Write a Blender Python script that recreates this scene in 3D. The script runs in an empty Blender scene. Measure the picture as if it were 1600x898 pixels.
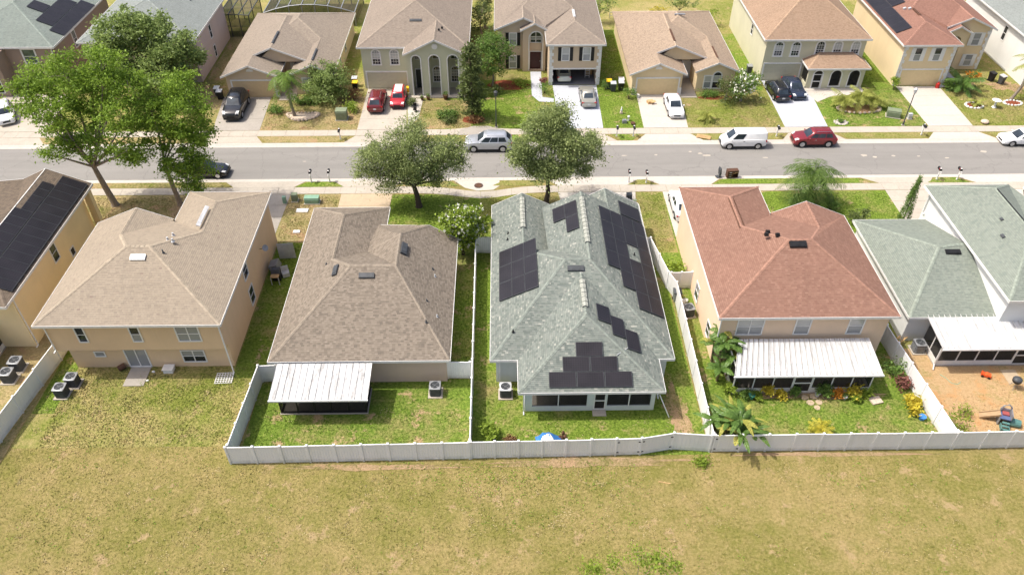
import bpy, bmesh, math, random
import numpy as np
from mathutils import Vector, Matrix
R = math.radians
sc = bpy.context.scene
col = sc.collection
random.seed(7); RNG = np.random.default_rng(7)

# ---------------------------------------------------------------- camera, sky, sun, exposure
cd = bpy.data.cameras.new("camera"); cam = bpy.data.objects.new("camera", cd); col.objects.link(cam)
cam.location = (0, 0, 43.0); cam.rotation_euler = (R(90 - 41.2), 0, R(-0.744))
cd.sensor_width = 36; cd.lens = 27.38; cd.clip_start = 0.5; cd.clip_end = 3000
sc.camera = cam
SUN_EL, SUN_DIR = 60.7, Vector((0.56, -0.05, -1.0))
wd = bpy.data.worlds.new("World"); sc.world = wd; wd.use_nodes = True
wn = wd.node_tree.nodes; wn.clear()
sky = wn.new("ShaderNodeTexSky"); sky.sky_type = 'NISHITA'; sky.sun_disc = False
sky.sun_elevation = R(SUN_EL); sky.sun_rotation = R(-85); sky.air_density = 0.7; sky.dust_density = 5.0; sky.ozone_density = 0.6
bgn = wn.new("ShaderNodeBackground"); bgn.inputs[1].default_value = 0.15
wo = wn.new("ShaderNodeOutputWorld")
wd.node_tree.links.new(sky.outputs[0], bgn.inputs[0]); wd.node_tree.links.new(bgn.outputs[0], wo.inputs[0])
sl = bpy.data.lights.new("sun", 'SUN'); sl.energy = 2.9; sl.angle = R(0.55); sl.color = (1.0, 0.955, 0.88)
sun = bpy.data.objects.new("sun", sl); col.objects.link(sun)
sun.rotation_euler = SUN_DIR.to_track_quat('-Z', 'Y').to_euler(); sun.location = (-40, 10, 80)
sc.view_settings.view_transform = 'Standard'; sc.view_settings.look = 'None'
sc.view_settings.exposure = 0.63; sc.view_settings.gamma = 1.0

# ---------------------------------------------------------------- materials
def srgb(r, g, b):
    f = lambda c: (c/255/12.92) if c/255 <= 0.04045 else ((c/255+0.055)/1.055)**2.4
    return (f(r), f(g), f(b), 1)
class NT:
    def __init__(s, name):
        s.m = bpy.data.materials.new(name); s.m.use_nodes = True; s.t = s.m.node_tree
        s.t.nodes.clear(); s.out = s.n("ShaderNodeOutputMaterial")
    def n(s, t, **k):
        x = s.t.nodes.new(t)
        for a, v in k.items(): setattr(x, a, v)
        return x
    def l(s, a, b): s.t.links.new(a, b)
    def set(s, sock, v):
        if isinstance(v, bpy.types.NodeSocket): s.l(v, sock)
        else: sock.default_value = v
    def math(s, op, a, b=None, c=None):
        x = s.n("ShaderNodeMath", operation=op); s.set(x.inputs[0], a)
        if b is not None: s.set(x.inputs[1], b)
        if c is not None: s.set(x.inputs[2], c)
        return x.outputs[0]
    def noise(s, vec, scale, detail=3, rough=0.55):
        x = s.n("ShaderNodeTexNoise"); x.inputs['Scale'].default_value = scale
        x.inputs['Detail'].default_value = detail; x.inputs['Roughness'].default_value = rough
        if vec is not None: s.l(vec, x.inputs['Vector'])
        return x.outputs['Fac']
    def ramp(s, fac, stops, interp='LINEAR'):
        x = s.n("ShaderNodeValToRGB"); cr = x.color_ramp; cr.interpolation = interp
        while len(cr.elements) < len(stops): cr.elements.new(0.5)
        for e, (p, c) in zip(cr.elements, stops):
            e.position = p; e.color = c if not isinstance(c, (int, float)) else (c, c, c, 1)
        s.l(fac, x.inputs[0]); return x.outputs[0]
    def mix(s, fac, a, b, blend='MIX'):
        x = s.n("ShaderNodeMix", data_type='RGBA', blend_type=blend)
        s.set(x.inputs[0], fac); s.set(x.inputs[6], a); s.set(x.inputs[7], b); return x.outputs[2]
    def obj(s): return s.n("ShaderNodeTexCoord").outputs['Object']
    def geo(s): return s.n("ShaderNodeNewGeometry")
    def bsdf(s, base, rough=0.8, metal=0.0, spec=0.3, coat=0.0, bump=None, bstr=0.3, bdist=0.02, alpha=None):
        b = s.n("ShaderNodeBsdfPrincipled"); s.set(b.inputs['Base Color'], base); s.set(b.inputs['Roughness'], rough)
        b.inputs['Metallic'].default_value = metal; b.inputs['Specular IOR Level'].default_value = spec
        b.inputs['Coat Weight'].default_value = coat; b.inputs['Coat Roughness'].default_value = 0.05
        if bump is not None:
            bn = s.n("ShaderNodeBump"); bn.inputs['Strength'].default_value = bstr; bn.inputs['Distance'].default_value = bdist
            s.l(bump, bn.inputs['Height']); s.l(bn.outputs[0], b.inputs['Normal'])
        if alpha is not None: s.set(b.inputs['Alpha'], alpha)
        s.l(b.outputs[0], s.out.inputs[0]); return b
def K(c, f): return (min(c[0]*f, 1), min(c[1]*f, 1), min(c[2]*f, 1), 1)

def plain(name, c, rough=0.6, metal=0.0, spec=0.3, coat=0.0, var=0.12, scale=3.0):
    t = NT(name); o = t.obj(); f = t.noise(o, scale, 4)
    base = t.ramp(f, [(0.3, K(c, 1-var)), (0.7, K(c, 1+var))])
    t.bsdf(base, rough, metal, spec, coat); return t.m
def stucco(name, c, dirt=(0.25, 0.18, 0.1, 1)):
    c = K(c, 0.93); t = NT(name); o = t.obj()
    f1 = t.noise(o, 0.45, 5, 0.6); f2 = t.noise(o, 30, 3)
    mp = t.n("ShaderNodeMapping"); mp.inputs['Scale'].default_value = (1.6, 1.6, 0.12); t.l(o, mp.inputs[0])
    f3 = t.noise(mp.outputs[0], 1.0, 5, 0.6)
    base = t.ramp(f1, [(0.3, K(c, 0.93)), (0.7, K(c, 1.05))])
    base = t.mix(t.ramp(f3, [(0.52, 0.0), (0.8, 0.16)]), base, t.mix(0.55, base, dirt))
    base = t.mix(0.1, base, t.ramp(f2, [(0.3, K(c, 0.7)), (0.7, K(c, 1.25))]))
    t.bsdf(base, 0.9, spec=0.15, bump=f2, bstr=0.4, bdist=0.01); return t.m
CAPS = {}
def shingle(name, cols, tab=0.21, row=0.14, stain=0.22, spot=0.0, spotc=(0.5, 0.5, 0.48, 1)):
    cols = [K(c, 0.86) for c in cols]; spotc = K(spotc, 0.86)
    t = NT(name); uv = t.n("ShaderNodeUVMap"); uv.uv_map = "UVMap"
    sp = t.n("ShaderNodeSeparateXYZ"); t.l(uv.outputs[0], sp.inputs[0])
    v = t.math('DIVIDE', sp.outputs[1], row); vi = t.math('FLOOR', v); vf = t.math('FRACT', v)
    w1 = t.n("ShaderNodeTexWhiteNoise", noise_dimensions='1D'); t.l(vi, w1.inputs['W'])
    u = t.math('ADD', t.math('DIVIDE', sp.outputs[0], tab), w1.outputs[0]); ui = t.math('FLOOR', u); uf = t.math('FRACT', u)
    cb = t.n("ShaderNodeCombineXYZ"); t.l(ui, cb.inputs[0]); t.l(vi, cb.inputs[1])
    wn_ = t.n("ShaderNodeTexWhiteNoise", noise_dimensions='2D'); t.l(cb.outputs[0], wn_.inputs['Vector'])
    st = [(i/(max(len(cols)-1, 1)), c) for i, c in enumerate(cols)]
    base = t.ramp(wn_.outputs[0], st)
    gr = t.noise(uv.outputs[0], 45, 2); base = t.mix(0.25, base, t.ramp(gr, [(0.3, K(cols[0], 0.7)), (0.7, K(cols[-1], 1.2))]))
    if spot:
        big = t.noise(uv.outputs[0], 1.1, 3); wb = t.n("ShaderNodeTexWhiteNoise", noise_dimensions='3D'); t.l(cb.outputs[0], wb.inputs['Vector'])
        m = t.math('MULTIPLY', t.ramp(wb.outputs[0], [(1-spot, 0.0), (1-spot+0.02, 1.0)]), t.ramp(big, [(0.42, 0.25), (0.6, 1.0)]))
        base = t.mix(m, base, spotc)
    # weathering: broad soft blotches and streaks that run down the slope
    o = t.obj(); big = t.noise(o, 0.22, 4, 0.6)
    mp = t.n("ShaderNodeMapping"); mp.inputs['Scale'].default_value = (1.3, 0.14, 1); t.l(uv.outputs[0], mp.inputs[0])
    stk = t.noise(mp.outputs[0], 1.2, 4, 0.6)
    base = t.mix(t.ramp(big, [(0.4, 0.0), (0.75, stain)]), base, t.mix(0.5, base, (0.05, 0.045, 0.04, 1)))
    base = t.mix(t.ramp(stk, [(0.5, 0.0), (0.85, stain)]), base, t.mix(0.45, base, (0.05, 0.045, 0.04, 1)))
    edge = t.math('MULTIPLY', t.ramp(vf, [(0.0, 0.0), (0.16, 1.0), (0.85, 0.9), (1.0, 0.8)]), t.ramp(uf, [(0.0, 0.35), (0.07, 1.0)]))
    base = t.mix(t.math('MULTIPLY', t.math('SUBTRACT', 1.0, edge), 0.55), base, (0.03, 0.027, 0.024, 1))
    h = t.math('ADD', t.math('MULTIPLY', t.math('SUBTRACT', 1.0, vf), 1.0), t.math('MULTIPLY', wn_.outputs[0], 0.5))
    t.bsdf(base, 0.92, spec=0.12, bump=h, bstr=0.7, bdist=0.02)
    mc = [sum(c[i] for c in cols)/len(cols) for i in range(3)]; CAPS[name] = plain(name+'_cap', (mc[0]*1.12, mc[1]*1.12, mc[2]*1.1, 1), .92, var=.22, scale=4); return t.m
def grassmat(name, greens, dry, amount, dirt=None, damount=0.0, seed=0.0, tuft=False):
    """greens: (dark, light); dry: (dark, light); amount: dryness 0..1"""
    t = NT(name); o = t.obj() if not tuft else t.geo().outputs['Position']
    mp = t.n("ShaderNodeMapping"); mp.inputs['Location'].default_value = (seed*13.7, seed*7.3, 0); t.l(o, mp.inputs[0]); v = mp.outputs[0]
    n1 = t.noise(v, 0.16, 4, 0.6); n2 = t.noise(v, 0.9, 5, 0.65); n3 = t.noise(v, 5.0, 4, 0.7); n4 = t.noise(v, 28, 3, 0.7)
    g = t.mix(t.ramp(n3, [(0.35, 0.0), (0.65, 1.0)]), greens[0], greens[1])
    d = t.mix(t.ramp(n3, [(0.3, 0.0), (0.7, 1.0)]), dry[0], dry[1])
    f = t.math('ADD', t.math('ADD', t.math('MULTIPLY', n1, 1.15), t.math('MULTIPLY', n2, 0.8)), t.math('MULTIPLY', n3, 0.55))
    c = 1.25 + (0.5-amount)*0.85
    k = t.ramp(t.math('ADD', f, 0.5-c), [(0.3, 0.0), (0.7, 1.0)])
    base = t.mix(k, g, d)
    if dirt:
        n5 = t.noise(v, 0.55, 5, 0.65); q = 0.72-damount*0.4
        base = t.mix(t.ramp(t.math('ADD', n5, t.math('MULTIPLY', t.math('SUBTRACT', n3, 0.5), 0.25)), [(q, 0.0), (q+0.08, 0.85)]), base, dirt)
    base = t.mix(0.55, base, t.mix(1.0, base, t.ramp(n4, [(0.3, 0.45), (0.7, 1.6)]), 'MULTIPLY'))
    if tuft:
        rp = t.geo().outputs['Random Per Island']
        base = t.mix(1.0, base, t.ramp(rp, [(0.0, 0.75), (1.0, 1.35)]), 'MULTIPLY')
        t.bsdf(base, 0.85, spec=0.15)
    else:
        t.bsdf(base, 0.95, spec=0.1, bump=t.math('ADD', n4, t.math('MULTIPLY', n3, 1.2)), bstr=0.9, bdist=0.05)
    return t.m
def concrete(name, c, stain=0.3, joint=None, tint=(0.16, 0.14, 0.11, 1)):
    t = NT(name); o = t.geo().outputs['Position']
    f1 = t.noise(o, 0.5, 5, 0.65); f2 = t.noise(o, 3.5, 5, 0.7); f3 = t.noise(o, 40, 2)
    base = t.ramp(f2, [(0.25, K(c, 0.86)), (0.75, K(c, 1.08))])
    base = t.mix(t.ramp(f1, [(0.45, 0.0), (0.8, stain)]), base, tint)
    base = t.mix(0.12, base, t.ramp(f3, [(0.3, 0.05), (0.7, 0.9)]))
    t.bsdf(base, 0.9, spec=0.15, bump=f3, bstr=0.15, bdist=0.004); return t.m
def asphalt(name):
    t = NT(name); o = t.geo().outputs['Position']
    mp = t.n("ShaderNodeMapping"); mp.inputs['Scale'].default_value = (0.06, 0.8, 1); t.l(o, mp.inputs[0])
    f1 = t.noise(mp.outputs[0], 1.0, 5, 0.65); f2 = t.noise(o, 30, 3, 0.8); f3 = t.noise(o, 0.9, 5, 0.7); f4 = t.noise(o, 1.6, 3, 0.5)
    c = srgb(131, 128, 123)
    base = t.ramp(f1, [(0.3, K(c, 0.86)), (0.7, K(c, 1.12))])
    base = t.mix(t.ramp(f3, [(0.5, 0.0), (0.8, 0.25)]), base, K(c, 0.55))
    base = t.mix(0.3, base, t.ramp(f2, [(0.3, K(c, 0.5)), (0.72, K(c, 1.7))]))
    sp = t.n("ShaderNodeSeparateXYZ"); t.l(o, sp.inputs[0])
    vo = t.n("ShaderNodeTexVoronoi", feature='DISTANCE_TO_EDGE'); vo.inputs['Scale'].default_value = 0.16
    nz = t.n("ShaderNodeTexNoise"); nz.inputs['Scale'].default_value = 1.3; t.l(o, nz.inputs['Vector'])
    vm = t.n("ShaderNodeVectorMath", operation='ADD'); t.l(o, vm.inputs[0]); t.l(nz.outputs['Color'], vm.inputs[1]); t.l(vm.outputs[0], vo.inputs['Vector'])
    base = t.mix(t.ramp(vo.outputs['Distance'], [(0.0, 0.28), (0.009, 0.0)]), base, K(c, 0.4))
    t.bsdf(base, 0.9, spec=0.15, bump=f2, bstr=0.35, bdist=0.01); return t.m
def foliage(name, dark, light, trans=0.35, var=0.5, rough=0.55):
    t = NT(name); g = t.geo(); rp = g.outputs['Random Per Island']; o = g.outputs['Position']
    n = t.noise(o, 0.7, 3); n2 = t.noise(o, 2.6, 2)
    f = t.math('ADD', t.math('MULTIPLY', rp, var), t.math('ADD', t.math('MULTIPLY', n, 0.6), t.math('MULTIPLY', n2, 0.25)))
    base = t.ramp(f, [(0.25, dark), (0.6+var*0.35, light)])
    p = t.n("ShaderNodeBsdfPrincipled"); t.l(base, p.inputs['Base Color']); p.inputs['Roughness'].default_value = rough
    p.inputs['Specular IOR Level'].default_value = 0.22
    tr = t.n("ShaderNodeBsdfTranslucent"); t.l(t.mix(0.5, base, K(light, 1.5)), tr.inputs[0])
    ms = t.n("ShaderNodeMixShader"); ms.inputs[0].default_value = trans; t.l(p.outputs[0], ms.inputs[1]); t.l(tr.outputs[0], ms.inputs[2])
    t.l(ms.outputs[0], t.out.inputs[0]); return t.m
def bark(name, c):
    t = NT(name); o = t.obj(); mp = t.n("ShaderNodeMapping"); mp.inputs['Scale'].default_value = (6, 6, 1.5); t.l(o, mp.inputs[0])
    f = t.noise(mp.outputs[0], 2.0, 5, 0.7)
    t.bsdf(t.ramp(f, [(0.3, K(c, 0.55)), (0.7, K(c, 1.35))]), 0.9, spec=0.1, bump=f, bstr=0.8, bdist=0.03); return t.m
def glass(name, c=(0.02, 0.025, 0.03, 1), blind=None):
    t = NT(name)
    if blind:
        o = t.obj(); sp = t.n("ShaderNodeSeparateXYZ"); t.l(o, sp.inputs[0])
        w = t.math('FRACT', t.math('MULTIPLY', sp.outputs[2], 14.0)); base = t.mix(t.ramp(w, [(0.1, 0.35), (0.4, 1.0)]), K(blind, 0.6), blind)
    else:
        base = t.ramp(t.noise(t.obj(), 1.5, 3), [(0.3, K(c, 0.6)), (0.75, K(c, 1.8))])
    t.bsdf(base, 0.08, spec=0.6); return t.m
def screen(name, c=(0.012, 0.012, 0.012, 1), a=0.72):
    t = NT(name); t.bsdf(c, 0.7, spec=0.2, alpha=a); return t.m
def metalroof(name, c, grime=0.5):
    t = NT(name); o = t.obj(); mp = t.n("ShaderNodeMapping"); mp.inputs['Scale'].default_value = (2.2, 0.35, 0.35); t.l(o, mp.inputs[0])
    f = t.noise(mp.outputs[0], 1.6, 6, 0.7); f2 = t.noise(o, 5, 5, 0.75)
    k = t.math('MULTIPLY', t.ramp(f, [(0.44, 0.0), (0.62, grime)]), t.ramp(f2, [(0.3, 0.35), (0.62, 1.0)]))
    t.bsdf(t.mix(k, c, (0.15, 0.14, 0.125, 1)), 0.55, spec=0.3); return t.m
def paint(name, c, metal=0.35, rough=0.3):
    t = NT(name); o = t.obj(); f = t.noise(o, 2.5, 4)
    t.bsdf(t.ramp(f, [(0.3, K(c, 0.94)), (0.7, K(c, 1.04))]), rough, metal, 0.5, 0.7); return t.m
def solarmat(name):
    t = NT(name); uv = t.n("ShaderNodeUVMap"); uv.uv_map = "UVMap"; sp = t.n("ShaderNodeSeparateXYZ"); t.l(uv.outputs[0], sp.inputs[0])
    g = lambda s_: t.ramp(t.math('FRACT', t.math('MULTIPLY', s_, 1/0.168)), [(0.0, 1.0), (0.06, 0.0), (0.94, 0.0), (1.0, 1.0)])
    k = t.math('MAXIMUM', g(sp.outputs[0]), g(sp.outputs[1]))
    f = t.noise(t.obj(), 0.8, 3)
    base = t.mix(t.math('MULTIPLY', k, 0.5), t.ramp(f, [(0.3, (0.014, 0.013, 0.016, 1)), (0.7, (0.022, 0.02, 0.024, 1))]), (0.07, 0.065, 0.075, 1))
    t.bsdf(base, 0.34, spec=0.25); return t.m

M = {}
def vinyl(name, c):
    # white plastic with mildew and soil splash in irregular patches low on the boards
    t = NT(name); o = t.geo().outputs['Position']; sp = t.n("ShaderNodeSeparateXYZ"); t.l(o, sp.inputs[0])
    mp = t.n("ShaderNodeMapping"); mp.inputs['Scale'].default_value = (1, 1, .25); t.l(o, mp.inputs[0]); f = t.noise(mp.outputs[0], .8, 5, .7); f2 = t.noise(o, 6, 4, .7)
    low = t.ramp(t.math('ADD', t.math('MULTIPLY', sp.outputs[2], 1.3), t.math('MULTIPLY', f2, -.5)), [(0.0, .5), (.3, 0.0)])
    k = t.math('MAXIMUM', t.math('MULTIPLY', low, t.ramp(f, [(.35, .3), (.6, 1.0)])), t.ramp(f, [(.52, 0.0), (.78, .22)]))
    t.bsdf(t.mix(k, c, (.3, .3, .2, 1)), .45, spec=.3); return t.m
M['white_vinyl'] = vinyl("white_vinyl", (0.79, 0.79, 0.78, 1))
M['white_trim'] = plain("white_trim", (0.7, 0.69, 0.66, 1), 0.55, var=0.06)
M['white_metal'] = metalroof("white_metal_roof", (0.56, 0.56, 0.555, 1), 0.4)
M['dirty_metal'] = metalroof("dirty_metal_roof", (0.56, 0.56, 0.55, 1), 0.75)
M['black'] = plain("black_plastic", (0.015, 0.015, 0.016, 1), 0.45, var=0.3)
M['dark_grey'] = plain("dark_grey_metal", (0.06, 0.065, 0.07, 1), 0.5, var=0.25)
M['grey'] = plain("grey_metal", (0.28, 0.29, 0.3, 1), 0.45, 0.3, var=0.15)
M['light_grey'] = plain("light_grey_metal", (0.5, 0.51, 0.52, 1), 0.45, 0.2, var=0.1)
M['chrome'] = plain("alloy", (0.55, 0.56, 0.58, 1), 0.3, 0.8, var=0.1)
M['rubber'] = plain("rubber", (0.018, 0.018, 0.018, 1), 0.85, var=0.3)
M['glass'] = glass("window_glass"); M['glass_blind'] = glass("blind_glass", blind=(0.45, 0.45, 0.43, 1)); M['glass_green'] = glass("tinted_glass", (0.06, 0.09, 0.08, 1))
M['curtain'] = glass("curtain_glass", blind=(0.28, 0.29, 0.29, 1))
M['carglass'] = glass("car_glass", (0.025, 0.035, 0.045, 1))
M['screen'] = screen("insect_screen"); M['solar'] = solarmat("solar_cells")
M['cage'] = screen("pool_cage_screen", (0.02, 0.022, 0.022, 1), 0.62)
M['red_glass'] = plain("red_lamp", (0.45, 0.01, 0.012, 1), 0.2); M['lamp_glass'] = plain("lamp_lens", (0.7, 0.7, 0.68, 1), 0.15, spec=0.6)
M['concrete'] = concrete("concrete", srgb(176, 166, 150)); M['pale_concrete'] = concrete("pale_concrete", srgb(188, 180, 168), 0.15)
M['grey_concrete'] = concrete("grey_concrete", srgb(158, 150, 138), 0.4); M['painted_concrete'] = concrete("painted_concrete", srgb(180, 183, 190), 0.12)
M['tan_concrete'] = concrete("tan_concrete", srgb(182, 160, 128), 0.35); M['garage_floor'] = concrete("garage_floor", srgb(100, 102, 110), 0.3)
M['asphalt'] = asphalt("asphalt")
M['steel_green'] = plain("green_cabinet", srgb(126, 160, 136), 0.5); M['olive_green'] = plain("olive_cabinet", srgb(120, 130, 104), 0.55)
M['mulch'] = plain("red_mulch", srgb(120, 62, 40), 0.95, var=0.45, scale=14); M['dirt'] = plain("bare_dirt", srgb(176, 140, 104), 0.95, var=0.25, scale=6)
M['rock'] = plain("pale_rock", srgb(196, 178, 158), 0.9, var=0.25, scale=9); M['terracotta'] = plain("terracotta", srgb(168, 96, 70), 0.8)
M['wood'] = plain("dark_wood", srgb(88, 62, 46), 0.6, var=0.3, scale=8); M['tan_wood'] = plain("tan_wood", srgb(190, 156, 110), 0.7, var=0.2)
M['blue'] = plain("blue_tarp", srgb(60, 120, 190), 0.45); M['yellow'] = plain("yellow_plastic", srgb(226, 180, 30), 0.5)
M['orange'] = plain("orange_plastic", srgb(232, 96, 50), 0.5); M['red'] = plain("red_plastic", srgb(186, 50, 44), 0.5); M['teal'] = plain("teal_plastic", srgb(60, 130, 120), 0.5)
M['navy_door'] = plain("dark_green_door", (0.02, 0.028, 0.026, 1), 0.4); M['red_door'] = plain("dark_red_door", (0.05, 0.014, 0.012, 1), 0.4)
M['faded_teal'] = plain('faded_teal_plastic', srgb(84, 122, 118), .6); M['faded_blue'] = plain('faded_blue_plastic', srgb(84, 98, 132), .6); M['faded_red'] = plain('faded_red_plastic', srgb(150, 78, 76), .6); M['faded_tan'] = plain('faded_tan_plastic', srgb(160, 134, 102), .6)
# foliage
F = {}
F['bright'] = foliage("bright_leaves", (0.035, 0.08, 0.01, 1), (0.25, 0.37, 0.05, 1))
F['olive'] = foliage("olive_leaves", (0.065, 0.105, 0.03, 1), (0.27, 0.35, 0.11, 1))
F['greyolive'] = foliage("grey_olive_leaves", (0.05, 0.082, 0.024, 1), (0.33, 0.39, 0.15, 1))
F['dark'] = foliage("dark_leaves", (0.035, 0.055, 0.018, 1), (0.15, 0.19, 0.06, 1))
F['hedge'] = foliage("hedge_leaves", (0.05, 0.1, 0.02, 1), (0.17, 0.27, 0.06, 1))
F['lime'] = foliage("lime_leaves", (0.08, 0.14, 0.014, 1), (0.27, 0.36, 0.05, 1))
F['yellow'] = foliage("yellow_leaves", (0.2, 0.2, 0.02, 1), (0.6, 0.5, 0.06, 1))
F['orange'] = foliage("orange_leaves", (0.4, 0.16, 0.03, 1), (0.75, 0.36, 0.06, 1))
F['palm'] = foliage("palm_leaves", (0.045, 0.095, 0.016, 1), (0.18, 0.28, 0.05, 1), var=0.35)
F['palm_dark'] = foliage("dark_palm_leaves", (0.025, 0.06, 0.01, 1), (0.12, 0.19, 0.035, 1), trans=0.2, var=0.35); F['palm_yellow'] = foliage("yellow_palm_leaves", (0.14, 0.17, 0.03, 1), (0.36, 0.38, 0.09, 1), var=0.35)
F['banana'] = foliage("banana_leaves", (0.03, 0.075, 0.014, 1), (0.13, 0.22, 0.05, 1), rough=0.35)
F['banana_old'] = foliage("yellowed_banana_leaves", (0.2, 0.22, 0.04, 1), (0.42, 0.4, 0.09, 1))
F['yellow_green'] = foliage("yellow_green_fronds", (0.2, 0.22, 0.03, 1), (0.52, 0.46, 0.06, 1)); F['brown'] = foliage("dead_leaves", (0.1, 0.06, 0.03, 1), (0.26, 0.15, 0.07, 1)); F['maroon'] = foliage("maroon_leaves", (0.09, 0.025, 0.025, 1), (0.3, 0.14, 0.11, 1))
F['straw'] = foliage("straw", (0.3, 0.24, 0.11, 1), (0.46, 0.38, 0.2, 1), .15); F['flower'] = foliage("white_blossom", (0.62, 0.6, 0.48, 1), (0.85, 0.83, 0.75, 1), 0.2)
F['bark'] = bark("bark", (0.3, 0.25, 0.2, 1)); F['darkbark'] = bark("dark_bark", (0.085, 0.068, 0.055, 1)); F['palmbark'] = bark("palm_bark", (0.24, 0.2, 0.16, 1)); F['bananastem'] = bark("banana_stem", (0.2, 0.17, 0.09, 1))
GC = dict(g=((0.075, 0.115, 0.016, 1), (0.19, 0.25, 0.045, 1)), d=((0.22, 0.185, 0.07, 1), (0.35, 0.29, 0.125, 1)),
          fg=((0.15, 0.145, 0.036, 1), (0.225, 0.205, 0.058, 1)), fd=((0.24, 0.188, 0.073, 1), (0.34, 0.268, 0.115, 1)), dirt=(0.42, 0.29, 0.17, 1))
def gm(key, *a, **k):
    M[key] = grassmat(key+"_grass", *a, **k); M[key+'_t'] = grassmat(key+"_blades", *a, tuft=True, **k)
gm('field', GC['fg'], GC['fd'], 0.5, dirt=(0.36, 0.265, 0.14, 1), damount=0.32)
gm('back1', ((0.125, 0.16, 0.026, 1), (0.235, 0.25, 0.055, 1)), ((0.28, 0.23, 0.09, 1), (0.4, 0.33, 0.145, 1)), 0.5, dirt=GC['dirt'], damount=0.25, seed=1)
gm('back2', ((0.075, 0.13, 0.016, 1), (0.2, 0.28, 0.045, 1)), GC['d'], 0.33, dirt=GC['dirt'], damount=0.35, seed=2)
gm('lush', ((0.075, 0.125, 0.014, 1), (0.21, 0.29, 0.045, 1)), GC['d'], 0.27, dirt=GC['dirt'], damount=0.3, seed=3)
gm('front', ((0.11, 0.14, 0.022, 1), (0.23, 0.26, 0.055, 1)), GC['d'], 0.48, dirt=GC['dirt'], damount=0.3, seed=4)
gm('worn', ((0.1, 0.12, 0.022, 1), (0.2, 0.21, 0.05, 1)), ((0.26, 0.2, 0.09, 1), (0.42, 0.33, 0.17, 1)), 0.62, dirt=(0.38, 0.25, 0.14, 1), damount=0.4, seed=5)
gm('sand', ((0.16, 0.18, 0.04, 1), (0.26, 0.26, 0.07, 1)), ((0.38, 0.25, 0.125, 1), (0.5, 0.35, 0.19, 1)), 0.74, dirt=(0.47, 0.27, 0.12, 1), damount=0.45, seed=6)
gm('soil', ((0.12, 0.13, 0.03, 1), (0.2, 0.19, 0.06, 1)), ((0.3, 0.2, 0.11, 1), (0.42, 0.3, 0.18, 1)), 0.66, dirt=(0.36, 0.24, 0.14, 1), damount=0.5, seed=8)
# ---------------------------------------------------------------- mesh helpers
class MB:
    def __init__(s): s.v = []; s.f = []; s.uv = None
    def add(s, vs, fs):
        b = len(s.v); s.v += [tuple(v) for v in vs]; s.f += [tuple(i+b for i in f) for f in fs]; return s
    def box(s, x0, x1, y0, y1, z0, z1):
        return s.add([(x0,y0,z0),(x1,y0,z0),(x1,y1,z0),(x0,y1,z0),(x0,y0,z1),(x1,y0,z1),(x1,y1,z1),(x0,y1,z1)],
                     [(3,2,1,0),(4,5,6,7),(0,1,5,4),(1,2,6,5),(2,3,7,6),(3,0,4,7)])
    def obox(s, c, ax, ay, az):   # oriented box: centre, half-axis vectors
        c, ax, ay, az = map(Vector, (c, ax, ay, az))
        vs = [c+sx*ax+sy*ay+sz*az for sz in (-1,1) for sx, sy in ((-1,-1),(1,-1),(1,1),(-1,1))]
        return s.add(vs, [(3,2,1,0),(4,5,6,7),(0,1,5,4),(1,2,6,5),(2,3,7,6),(3,0,4,7)])
    def prism(s, poly, axis, a, b):   # poly of (p,q); axis 'x': (y,z) extruded in x; 'y': (x,z); 'z': (x,y)
        mk = {'x': lambda p, t: (t, p[0], p[1]), 'y': lambda p, t: (p[0], t, p[1]), 'z': lambda p, t: (p[0], p[1], t)}[axis]
        n = len(poly)
        return s.add([mk(p, a) for p in poly]+[mk(p, b) for p in poly],
                     [tuple(range(n))[::-1], tuple(range(n, 2*n))]+[(i, (i+1) % n, n+(i+1) % n, n+i) for i in range(n)])
    def tube(s, pts, radii, n=8, cap=True):
        pts = [Vector(p) for p in pts]; rings = []
        for i, p in enumerate(pts):
            d = (pts[min(i+1, len(pts)-1)]-pts[max(i-1, 0)]).normalized()
            a = Vector((0, 0, 1)) if abs(d.z) < 0.9 else Vector((1, 0, 0)); u = d.cross(a).normalized(); w = d.cross(u)
            r = radii[i] if isinstance(radii, (list, tuple)) else radii
            rings.append([p+(u*math.cos(2*math.pi*k/n)+w*math.sin(2*math.pi*k/n))*r for k in range(n)])
        b = len(s.v)
        for rg in rings: s.v += [tuple(v) for v in rg]
        for i in range(len(rings)-1):
            for k in range(n):
                s.f.append((b+i*n+k, b+i*n+(k+1) % n, b+(i+1)*n+(k+1) % n, b+(i+1)*n+k))
        if cap: s.f.append(tuple(b+k for k in range(n))[::-1]); s.f.append(tuple(b+(len(rings)-1)*n+k for k in range(n)))
        return s
    def cyl(s, x, y, z0, z1, r0, r1=None, n=12): return s.tube([(x,y,z0),(x,y,z1)], [r0, r0 if r1 is None else r1], n)
    def blob(s, c, r, n=8, m=5, jit=0.0):
        b = len(s.v); c = Vector(c); rx, ry, rz = r
        for j in range(m+1):
            ph = math.pi*j/m
            for k in range(n):
                th = 2*math.pi*k/n; q = 1+random.uniform(-jit, jit)
                s.v.append((c.x+rx*q*math.sin(ph)*math.cos(th), c.y+ry*q*math.sin(ph)*math.sin(th), c.z+rz*q*math.cos(ph)))
        for j in range(m):
            for k in range(n): s.f.append((b+j*n+k, b+(j+1)*n+k, b+(j+1)*n+(k+1) % n, b+j*n+(k+1) % n))
        return s
def tag(o, label=None, cat=None, group=None, kind=None):
    if label: o['label'] = label
    if cat: o['category'] = cat
    if group: o['group'] = group
    if kind: o['kind'] = kind
    return o
def root_of(o):
    while o.parent: o = o.parent
    return o
def mesh_from(name, mb, off=(0, 0, 0)):
    me = bpy.data.meshes.new(name); ox, oy, oz = off
    me.from_pydata([(x-ox, y-oy, z-oz) for x, y, z in mb.v], [], mb.f)
    return me
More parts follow.
